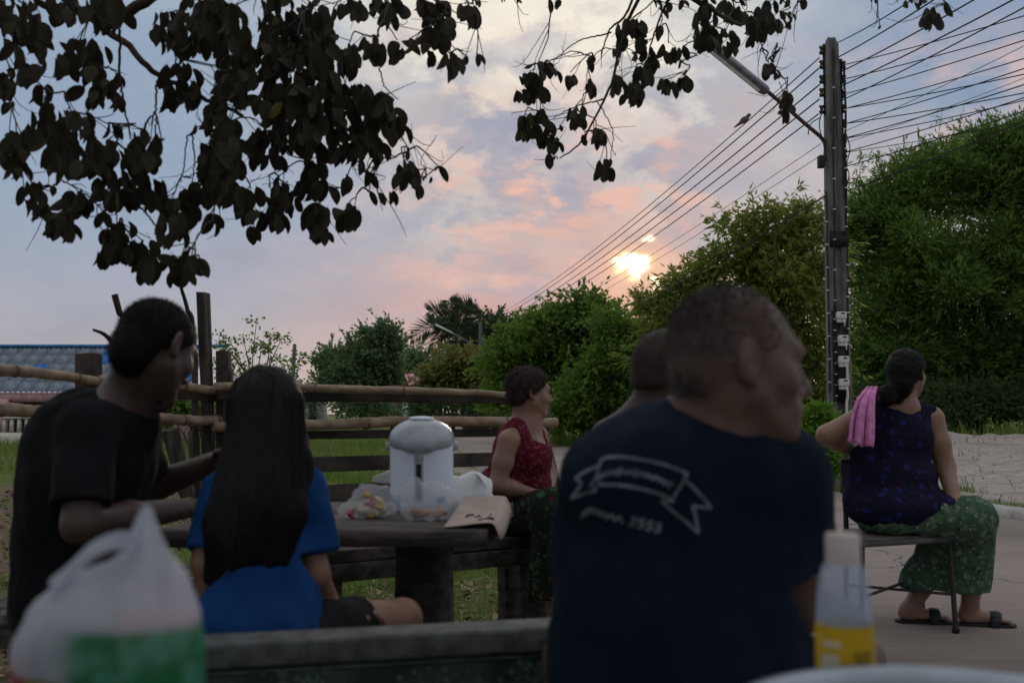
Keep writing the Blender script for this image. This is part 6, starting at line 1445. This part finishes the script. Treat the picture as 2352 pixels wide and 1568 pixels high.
def hidden_man():
    d = 2.62; J = lambda px, py, dd=0.0: at(px, py, d + dd); x0 = (1535 - 1176) / FPX * 2.72
    root = empty('person', (x0, 2.72, 0), 'bare-shouldered man mostly hidden behind the old man', 'person')
    hc = J(1540, 838); F = (.90, .40, -.1); U = (.06, 0, 1); s = .98; b = SDF(.005, .02); L = add_head(b, hc, F, U, s)
    nb = J(1512, 955, .02); b.cone(L(-.035, 0, -.05), .058, nb, .062, k=.03); ch = J(1500, 1080, .06); hip = np.array((x0, 2.72, .49)); b.ell(ch, (.15, .105, .17), k=.05); b.ell(hip, (.15, .12, .11), k=.05); b.cone(ch, .115, hip, .115, k=.05); b.cone(nb, .06, ch, .09, k=.05)
    sl, sr = J(1400, 1010, .05), J(1600, 1010, .08); b.cone(nb, .055, sl, .05, k=.05); b.cone(nb, .055, sr, .05, k=.05); el, er = J(1395, 1160, .15), J(1625, 1160, .15); wl, wr = J(1450, 1210, .35), J(1590, 1210, .38)
    b.chain([sl, el, wl], [.05, .042, .03]); b.chain([sr, er, wr], [.05, .042, .03]); add_hand(b, wl, wl - el, (0, 0, -1), 1, .5); add_hand(b, wr, wr - er, (0, 0, -1), -1, .5)
    for sx in (-1, 1):
        k0 = np.array((x0 + sx * .13, 3.15, .50)); a0 = k0 * (1, 1, 0) + (0, .05, .09); b.chain([hip + (sx * .08, 0, 0), k0, a0], [.085, .058, .036]); b.ell(a0 + (0, .06, -.045), (.042, .11, .034))
        for i in range(5): b.cone(a0 + (-.03 + .015 * i, .14, -.06), .011, a0 + (-.033 + .0165 * i, .175, -.065), .010, k=.004)
    b.cut((0, 0, .012), (0, 0, -1)); sdf_obj(b, 'body', M['skin_man'], root); eyes(L, s, root)
    t = SDF(.007, .04); t.ell(ch + (0, 0, -.04), (.163, .118, .15)); t.ell(hip + (0, 0, .06), (.165, .13, .14)); t.cut((0, 0, .45), (0, 0, -1)); t.cone(J(1470, 985, .02), .03, ch, .05); t.cone(J(1560, 985, .05), .03, ch, .05); sdf_obj(t, 'vest', M['dark_cloth'], root, CLOTH)
    p = SDF(.007, .04); p.ell(hip, (.165, .135, .09))
    for sx in (-1, 1): k0 = np.array((x0 + sx * .12, 3.03, .50)); p.cone(hip + (sx * .08, 0, 0), .1, k0, .082); p.cut(k0, (0, 1, 0), rad=.12)
    p.cut((0, 0, .408), (0, 0, -1)); sdf_obj(p, 'shorts', M['dark_cloth'], root, CLOTH)
    q, _ = scalp(hc, F, U, s, .006, .06, -.07, -.01); hr = sdf_obj(q, 'hair', M['hair_brown'], root); V, Q = o_cache[hr.name]; fuzz(root, V, Q, 6000, .010, .0005, 'hair_brown', .2)
hidden_man()

def chair_woman():
    d = 4.6; J = lambda px, py, dd=0.0: at(px, py, d + dd)
    root = empty('person', (1.74, 4.6, .012), 'woman in a dark purple flowered blouse and green sarong on a metal chair', 'person')
    hc = J(2082, 848, .02); F = (.66, .74, .02); U = (0, 0, 1); s = .95; b = SDF(.005, .02); L = add_head(b, hc, F, U, s)
    nb = J(2072, 935, .02); b.cone(L(-.02, 0, -.06), .048, nb, .055, k=.03); ch = J(2062, 1010, .04); hip = np.array((1.745, 4.60, .52))
    b.ell(ch, (.115, .08, .13), k=.03); b.ell(hip, (.13, .11, .07), k=.03); b.cone(ch, .08, hip, .09, k=.03); b.cone(nb, .05, ch, .075, k=.03)
    sl, sr = J(1988, 955, .0), J(2140, 960, .05); el, wl = J(1900, 1000, -.02), J(1958, 1032, .16); er, wr = J(2172, 1075, .03), J(2192, 1150, -.10)
    b.cone(nb, .045, sl, .048, k=.045); b.cone(nb, .045, sr, .048, k=.045); b.chain([sl, el], [.055, .048]); b.chain([el, el * .6 + wl * .4, wl], [.046, .042, .028]); b.chain([sr, sr * .5 + er * .5, er], [.054, .052, .043]); b.chain([er, wr], [.042, .028])
    add_hand(b, wl, (.2, .7, -.4), (.8, 0, -.2), 1, .6, .9); add_hand(b, wr, (.5, -.5, -.4), (0, 0, -1), 1, .5, .9)
    kr, kl = J(2240, 1190, -.12), J(2205, 1215, .20); ar = at(2228, 1398, 4.66); al = at(2090, 1395, 4.72)
    b.chain([hip + (.03, -.06, 0), kr, ar], [.09, .06, .038]); b.chain([hip + (.03, .06, 0), kl, al], [.09, .06, .038])
    for a0, dr in ((ar, unit((1, -.22, 0))), (al, unit((1, -.12, 0)))):
        sd = np.array((-dr[1], dr[0], 0)); f0 = np.array((a0[0], a0[1], .055)); b.cone(f0 - dr * .02, .034, f0 + dr * .10 + (0, 0, -.008), .024, k=.02); b.cone(a0, .036, f0, .034); b.ell(f0 + dr * .09 + (0, 0, -.008), (.05, .036, .02), A=np.array([dr, sd, (0, 0, 1)]))
        for i in range(5): o = (-.026 + .013 * i); b.cone(f0 + dr * .12 + sd * o - (0, 0, .012), .009, f0 + dr * (.165 - .006 * abs(i - 1.5)) + sd * o * 1.1 - (0, 0, .016), .008, k=.004)
    b.cut((0, 0, .026), (0, 0, -1)); sdf_obj(b, 'body', M['skin_woman'], root); eyes(L, s, root)
    for a0, dr in ((ar, unit((1, -.22, 0))), (al, unit((1, -.12, 0)))):
        sd = np.array((-dr[1], dr[0], 0)); f0 = np.array((a0[0], a0[1], .026)); q = SDF(.004, .01); q.cone(f0 - dr * .035, .036, f0 + dr * .15, .046, k=.02); q.cut(f0 + (0, 0, .0), (0, 0, 1), k=.002); q.cut(f0 - (0, 0, .014), (0, 0, -1), k=.002); so = sdf_obj(q, 'sandal', M['sandal'], root)
        q = SDF(.004, .008)
        for a in np.linspace(.0, 3.14, 9)[:-1]:
            f = lambda a: f0 + dr * (.095 + .01 * math.sin(a)) + sd * .046 * math.cos(a) + np.array((0, 0, .048 * math.sin(a) - .004)); q.cone(f(a) , .011, f(a + .3927), .011, flat=(dr, .45))
        sdf_obj(q, 'strap', M['sandal'], so)
    t = SDF(.006, .045); t.ell(J(2062, 1010, .03), (.162, .118, .165)); t.ell(J(2058, 1100, .03), (.185, .145, .15)); t.ell(J(2055, 1165, .0), (.222, .185, .12)); t.ell(J(2160, 1170, -.02), (.11, .15, .085)); t.cone(nb + (-.045, 0, -.012), .055, sl + (.030, 0, .012), .056, k=.03); t.cone(nb + (.04, .01, -.012), .055, sr + (-.030, 0, .012), .056, k=.03); t.cone(J(1985, 1050, .02), .06, J(1965, 1140, .02), .055, k=.04)
    t.cone(L(-.01, 0, -.07), .046, nb + (.0, .0, .055), .054, k=.008, sub=True); t.cut((0, 0, .462), (0, 0, -1)); sdf_obj(t, 'blouse', M['purple_blouse'], root, [(.007, (11, 11, 5), 53, 3), (.004, (26, 26, 9), 8, 2)])
    p = SDF(.007, .06); p.ell(hip + (0, 0, -.025), (.175, .155, .085)); p.cone(hip + (.03, -.05, -.01), .105, kr, .082); p.cone(hip + (.03, .06, -.01), .105, kl, .082); p.chain([kr, at(2232, 1345, 4.63)], [.088, .075]); p.chain([kl, at(2118, 1335, 4.70)], [.09, .085]); p.cone(at(2195, 1235, 4.60), .10, at(2160, 1340, 4.66), .115); p.cone(at(2215, 1240, 4.58), .085, at(2200, 1350, 4.62), .095); p.cone(at(2130, 1290, 4.68), .06, at(2105, 1345, 4.70), .075)
    p.cut(at(2160, 1352, 4.65), (-.03, 0, -1)); p.cut((1.74, 4.6, .443), (0, 0, -1), (1.62, 4.6, .40), .24, k=.006); sdf_obj(p, 'sarong', M['green_sarong'], root, [(.014, (9, 9, 4), 63, 3), (.006, (26, 26, 8), 8, 2)])
    q, LL = scalp(hc, F, U, s, .014, .078, -.06, .0); q.ell(L(-.085, 0, -.075), np.array((.058, .060, .058)) * s, k=.02); q.cone(L(-.07, 0, -.02), .06, L(-.085, -.01, -.09), .042, k=.03); q.cone(L(-.085, -.01, -.09), .042, L(-.085, -.015, -.15), .024, k=.02); q.ell(J(2040, 908, -.06), (.036, .036, .05), k=.02)
    hr = sdf_obj(q, 'hair', M['hair_black'], root, [(.003, (50, 50, 50), 3, 2)]); V, Q = o_cache[hr.name]; fuzz(root, V, Q, 5000, .012, .0005, 'hair_black', .6)
    # the towel over her left shoulder is a thing of its own
    path = spline([J(2012, 965, .16), J(2008, 915, .125), J(2005, 893, .045), J(2000, 899, -.055), J(1990, 930, -.115), J(1980, 975, -.140), J(1972, 1022, -.150)], 40); nv, nu = 40, 26
    def P(u, v):
        i_ = v * (nv - 1); a = int(min(nv - 2, i_)); c = path[a] + (path[a + 1] - path[a]) * (i_ - a); w = (.024 + .040 * sstep(np.array(v), .35, 1.0)) * (1 + .12 * math.sin(5 * v))
        x = (u - .5) * 2 * w; pl = (.013 * math.sin(u * 15 + v * 2.2) + .007 * math.sin(u * 31 - v * 3)) * (.5 + .7 * v)
        return c + np.array((x + .010 * math.sin(v * 7 + u), pl * (-1 if v > .4 else .6), pl * .5 * (v < .45) - .028 * (u - .5) * (v > .6) + .006 * math.sin(u * 9) * (v > .97)))
    o = sheet('towel', M['pink_towel'], P, nu, nv, .005); tag(o, 'bright pink towel hung over the shoulder of the woman on the chair', 'towel')
chair_woman()
# ------------------------------------------------------------------ the tree the photographer sits under
def canopy():
    root = empty('shade_tree', (-3.6, 1.2, 0), 'dark overhanging tree whose drooping leafy branches fill the top of the view', 'tree')
    c1 = lambda L: [(x * .42, y * .42, rx * .42, ry * .42, 0) for x, y, rx, ry in L]
    c2 = lambda L: [(470 + x * .384, y * .384, rx * .384, ry * .384, 1) for x, y, rx, ry in L]
    c3 = lambda L: [(1110 + x * .328, y * .328, rx * .328, ry * .328, 2) for x, y, rx, ry in L]
    c4 = lambda L: [(1787 + x * .3, y * .3, rx * .3, ry * .3, 2) for x, y, rx, ry in L]
    S = c1([(40, 90, 60, 120), (160, 250, 90, 250), (20, 270, 25, 60), (560, 80, 130, 110), (440, 330, 160, 120), (530, 480, 80, 120), (60, 470, 60, 100), (50, 620, 25, 60), (230, 640, 100, 180), (400, 800, 150, 200), (90, 850, 95, 140),
            (640, 500, 45, 110), (600, 720, 50, 50), (645, 725, 25, 40), (790, 830, 100, 130), (640, 900, 130, 130), (700, 1050, 220, 110), (175, 1100, 75, 110), (290, 1060, 22, 45), (285, 1240, 50, 80), (365, 1240, 45, 90),
            (440, 1120, 110, 80), (565, 1215, 65, 60), (650, 1330, 100, 120), (570, 1390, 40, 80), (780, 1400, 80, 90), (830, 1480, 60, 80), (960, 1480, 70, 90), (1030, 1460, 45, 90), (1090, 1470, 35, 60), (930, 1220, 90, 140), (1040, 1100, 60, 150),
            (1160, 1230, 65, 60), (900, 180, 80, 120), (1040, 150, 100, 180), (1170, 130, 100, 140), (980, 480, 110, 140), (1180, 620, 80, 130), (1070, 720, 30, 40), (1140, 860, 80, 80), (1130, 1020, 60, 130), (1250, 900, 90, 250), (1290, 300, 80, 300), (1220, 450, 35, 90), (330, 60, 70, 100), (880, 770, 24, 18)])
    S += c2([(60, 150, 120, 160), (230, 400, 90, 150), (420, 150, 120, 200), (640, 200, 140, 200), (550, 400, 250, 220), (860, 370, 90, 110), (1030, 300, 90, 95), (1150, 310, 40, 80), (1230, 290, 40, 60), (870, 60, 70, 80), (1070, 80, 110, 100), (770, 130, 30, 90),
             (1365, 60, 95, 80), (1370, 250, 80, 150), (1440, 170, 40, 90), (1465, 400, 50, 90), (1575, 100, 60, 75), (1570, 360, 25, 30), (1630, 365, 30, 45), (1620, 20, 40, 30), (850, 750, 330, 250), (1100, 700, 80, 130), (500, 700, 230, 200), (380, 900, 130, 130),
             (1000, 990, 120, 60), (1200, 810, 25, 60), (1220, 930, 35, 30), (90, 950, 130, 150), (150, 1150, 80, 110), (250, 1240, 45, 110), (380, 1250, 110, 150), (430, 1090, 30, 30), (500, 1180, 60, 100), (290, 1420, 100, 70), (50, 1340, 70, 70),
             (650, 1080, 90, 130), (680, 1350, 75, 140), (740, 1180, 40, 70), (870, 1300, 75, 90), (850, 1110, 50, 60), (970, 1080, 40, 60), (1200, 1050, 80, 90), (985, 1190, 25, 50), (1040, 1200, 22, 50), (1130, 1190, 45, 50), (1270, 1150, 40, 50), (1320, 1075, 60, 22), (1400, 1050, 30, 60)])
    S += c3([(150, 5, 30, 15), (240, 10, 25, 20), (465, 50, 25, 60), (525, 30, 25, 40), (310, 620, 110, 110), (430, 510, 50, 80), (380, 480, 90, 40), (515, 550, 22, 55), (610, 570, 35, 70), (770, 450, 60, 60), (750, 620, 45, 70), (280, 900, 90, 90), (400, 900, 90, 140),
             (490, 1010, 55, 75), (540, 900, 35, 25), (650, 820, 75, 85), (710, 990, 35, 55), (790, 970, 50, 75), (460, 1130, 20, 60), (510, 1110, 25, 20), (870, 1190, 75, 80), (1020, 250, 120, 120), (950, 380, 70, 50), (1060, 420, 60, 60), (1160, 400, 50, 120), (915, 600, 35, 85),
             (965, 610, 20, 50), (1040, 640, 70, 110), (1130, 540, 60, 80), (1300, 380, 50, 70), (1400, 380, 70, 60), (1380, 450, 25, 30), (1280, 620, 55, 70), (1400, 590, 45, 65), (1240, 240, 70, 60), (1180, 30, 40, 40), (1290, 60, 40, 50), (1240, 110, 20, 50), (1390, 40, 55, 45),
             (1560, 180, 90, 200), (1700, 300, 70, 100), (1740, 80, 80, 90), (1660, 370, 50, 60), (1500, 320, 20, 60), (1850, 150, 40, 80), (1900, 230, 50, 80), (2000, 120, 90, 120), (2100, 30, 80, 60), (2240, 40, 40, 50), (2160, 130, 35, 40), (2150, 180, 30, 30), (2080, 130, 30, 50),
             (1870, 300, 35, 50), (1955, 260, 20, 40), (1950, 345, 12, 10), (2010, 430, 12, 25), (2035, 405, 15, 25), (2010, 520, 30, 80), (2065, 530, 35, 35), (2120, 700, 40, 70), (2090, 790, 35, 70)])
    S += c4([(730, 10, 40, 30), (990, 30, 40, 50), (1090, 20, 35, 35), (1180, 150, 60, 100), (1280, 80, 35, 65), (785, 210, 15, 20), (1050, 60, 12, 40)])
    D0 = (3.35, 3.75, 4.5); LN = (51, 49, 37)
    # leaf: broad, pointed, folded along the midrib, drooping; unit length along -Z
    def leaf_mesh(w, tip):
        us = np.array((0, .12, .3, .52, .74, .9, 1.0)); ws = np.array((.02, .58, .92, 1.0, .84, .46, .0)) * w / 2
        V = []; F = []
        for u_, x in zip(us, ws):
            cv = .10 * math.sin(u_ * 2.6)
            V += [(-x, cv + .10 * x / w * 2, -u_), (0, cv - .02, -u_), (x, cv + .10 * x / w * 2, -u_)]
        for i in range(6):
            for j in (0, 1): F.append([3 * i + j, 3 * i + 3 + j, 3 * i + 4 + j, 3 * i + 1 + j])
        V.append((0, .0, .14)); V.append((.012, 0, .14)); F.append([0, 2, len(V) - 1, len(V) - 2])
        return np.array(V), np.array(F)
    kinds = [leaf_mesh(.48, 0), leaf_mesh(.55, 0), leaf_mesh(.42, 0)]
    meshes = []
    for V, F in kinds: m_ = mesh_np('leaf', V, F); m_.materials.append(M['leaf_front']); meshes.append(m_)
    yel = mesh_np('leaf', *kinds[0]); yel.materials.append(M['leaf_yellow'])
    g = np.random.default_rng(4); leaves = []; nodes = []
    for (x, y, rx, ry, z) in S:
        d = D0[z] + g.uniform(-.28, .28); ln = LN[z]; k = mpp(d)
        small = ry * 2 < ln * 1.15 or rx * 2 < ln * .5
        if small: pts = [(x + g.uniform(-.2, .2) * rx, y - ry)]; pts += [(x + g.uniform(-.7, .7) * rx, y - ry * g.uniform(.6, 1))] * (1 if rx > ry * .6 else 0)
        else:
            n = max(3, int(rx * ry * 3.14 / (ln * ln * .52 * .20))); pts = []
            for _ in range(n):
                a = g.uniform(0, 6.283); r = math.sqrt(g.uniform()); px, py = x + r * rx * .92 * math.cos(a), y + r * ry * math.sin(a) - ln * .30
                pts.append((px, max(py, y - ry)))
        nodes.append((at(x, y - ry * .9, d), y - ry, x))
        for (px, py) in pts:
            l = ln * g.uniform(.62, 1.22); l = min(l, max(2 * ry * g.uniform(.85, 1.05), 9)) if small else l
            bottom = y + ry + 4
            if py + l > bottom: py = bottom - l
            dd = d + g.uniform(-.16, .16) * min(1, rx / 20)
            leaves.append((at(px, py, dd), l * mpp(dd) / .98, g.uniform(0, 6.283), g.normal(0, .30), g.normal(0, .32), g.integers(0, 3), l))
    # the 300 that show largest are single leaves, the rest is one mass
    order = sorted(range(len(leaves)), key=lambda i: -leaves[i][6] * g.uniform(.8, 1.2)); single = set(order[:296]); mb = MB()
    for i, (p, l, az, tx, ty, kd, _) in enumerate(leaves):
        Rm = Matrix.Rotation(az, 3, 'Z') @ Matrix.Rotation(tx, 3, 'X') @ Matrix.Rotation(ty, 3, 'Y')
        # bring faces roughly broadside: leaves hang in flat sprays
        Rm = Matrix.Rotation(ty, 3, 'Y') @ Matrix.Rotation(tx, 3, 'X') @ Matrix.Rotation((az - 3.14) * .27 + (math.pi if az > 3.14 else 0), 3, 'Z')
        if i in single:
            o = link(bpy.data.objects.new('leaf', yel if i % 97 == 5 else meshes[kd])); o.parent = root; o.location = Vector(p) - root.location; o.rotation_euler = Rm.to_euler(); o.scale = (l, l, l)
        else:
            V, F = kinds[kd]; mb.add((V * l) @ np.array(Rm).T + p, F)
    # unseen overhead crown leaves, added above and behind the camera to shade the foreground
    n = 10000; P = np.stack([g.uniform(-5.5, 4.0, n), g.uniform(-3.5, 4.2, n), g.uniform(2.75, 4.6, n)], 1); lim = 2.62 + np.maximum(0, P[:, 1]) * .455
    cl = fbm(P, .8, 3, 77) > -.15; P = P[(P[:, 2] > lim) & cl]; A = rdir(len(P)) * .5 + (0, 0, -1.0); A /= np.linalg.norm(A, axis=1)[:, None]; V, F = leaf_cards(P, A, g.uniform(.13, .22, len(P)), g.uniform(.05, .075, len(P))); mb.add(V, F)
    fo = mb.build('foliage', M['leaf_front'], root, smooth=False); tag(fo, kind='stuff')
    # twigs: every spray hangs from a neighbour above it
    tw = MB()
    for i, (p, y, x) in enumerate(nodes):
        best = None
        for j, (q, y2, x2) in enumerate(nodes):
            if y2 < y - 6 and abs(q[1] - p[1]) < .7:
                c_ = math.hypot(x2 - x, (y2 - y) * .8); best = (c_, q) if best is None or c_ < best[0] else best
        q = best[1] if best is not None and best[0] < 230 else p + np.array((g.normal(0, .08), g.uniform(-.15, .15), .35))
        m_ = (p + q) / 2 + g.normal(0, .022, 3) + (0, 0, .012); P = spline([q, q * .6 + m_ * .4 + g.normal(0, .01, 3), m_, p], 10) + g.normal(0, .0025, (10, 3)); tw.tube(P, np.linspace(.0045, .0022, 10), 5)
        for _ in range(2):
            e = p + g.normal(0, .07, 3); tw.tube(spline([P[g.integers(4, 9)], (p + e) / 2 + g.normal(0, .015, 3), e], 6), np.linspace(.002, .0009, 6), 4)
    K = lambda L, d: [at(x, y, d) for x, y in L]
    for L, d, r0, r1 in (([(1500, -60), (1450, 30), (1425, 110), (1405, 190), (1385, 235), (1350, 300), (1320, 340), (1285, 365)], 4.5, .010, .003), ([(1470, -60), (1440, 30), (1400, 70), (1380, 130)], 4.5, .008, .003), ([(1405, 75), (1330, 95), (1275, 135)], 4.5, .004, .002), ([(1370, 232), (1395, 270), (1408, 310), (1402, 365)], 4.5, .003, .0018),
                         ([(1385, 228), (1320, 245), (1270, 272)], 4.5, .004, .002), ([(1560, -50), (1525, 20), (1500, 90), (1480, 170)], 4.5, .006, .003), ([(1740, 60), (1750, 110), (1768, 155)], 4.5, .0028, .0015), ([(1790, 190), (1800, 220)], 4.5, .002, .0012),
                         ([(275, 70), (275, 180), (285, 240), (300, 320)], 3.35, .005, .003), ([(360, 185), (358, 260), (357, 320)], 3.35, .004, .0025), ([(430, 310), (425, 360), (415, 420)], 3.35, .003, .002), ([(440, 310), (448, 370), (440, 430)], 3.35, .003, .002), ([(870, 155), (885, 200), (915, 230)], 3.75, .003, .002), ([(300, 455), (345, 500), (390, 560)], 3.35, .004, .0025)):
        P = K(L, d); n_ = 24; tw.tube(spline(P, n_) + g.normal(0, .002, (n_, 3)), np.linspace(r0, r1, n_), 6)
    tw.build('twigs', M['twig'], root, smooth=True)
    # limbs and trunk
    for L, d, r0, r1 in (([(-700, -700), (0, -120), (240, 65), (300, 110), (345, 160), (380, 180), (470, 225), (560, 270)], 3.62, .016, .007), ([(240, 60), (430, -40), (700, -60), (900, -20)], 3.5, .022, .010), ([(900, -500), (1300, -260), (1500, -60), (1600, 0), (1700, 60)], 4.4, .035, .008)):
        P = [at(x, y, d) for x, y in L]; P = spline(P, 30); MB().tube(P + g.normal(0, .003, P.shape), np.linspace(r0, r1, 30), 8).build('branch', M['bark'], root, smooth=True)
    a = at(-700, -700, 3.3); b_ = at(900, -500, 4.4)
    MB().tube(spline([(-3.6, 1.2, -.1), (-3.55, 1.25, 1.2), (-3.3, 1.5, 2.3), (-2.8, 2.0, 3.1)], 14), np.linspace(.24, .15, 14), 14).build('trunk', M['bark'], root, smooth=True)
    MB().tube(spline([(-2.8, 2.0, 3.1), (-2.2, 2.8, 3.4), a], 10), np.linspace(.07, .016, 10), 8).build('limb', M['bark'], root, smooth=True); MB().tube(spline([(-2.8, 2.0, 3.1), (-1.8, 3.2, 3.9), b_], 12), np.linspace(.13, .036, 12), 8).build('limb', M['bark'], root, smooth=True)
canopy()
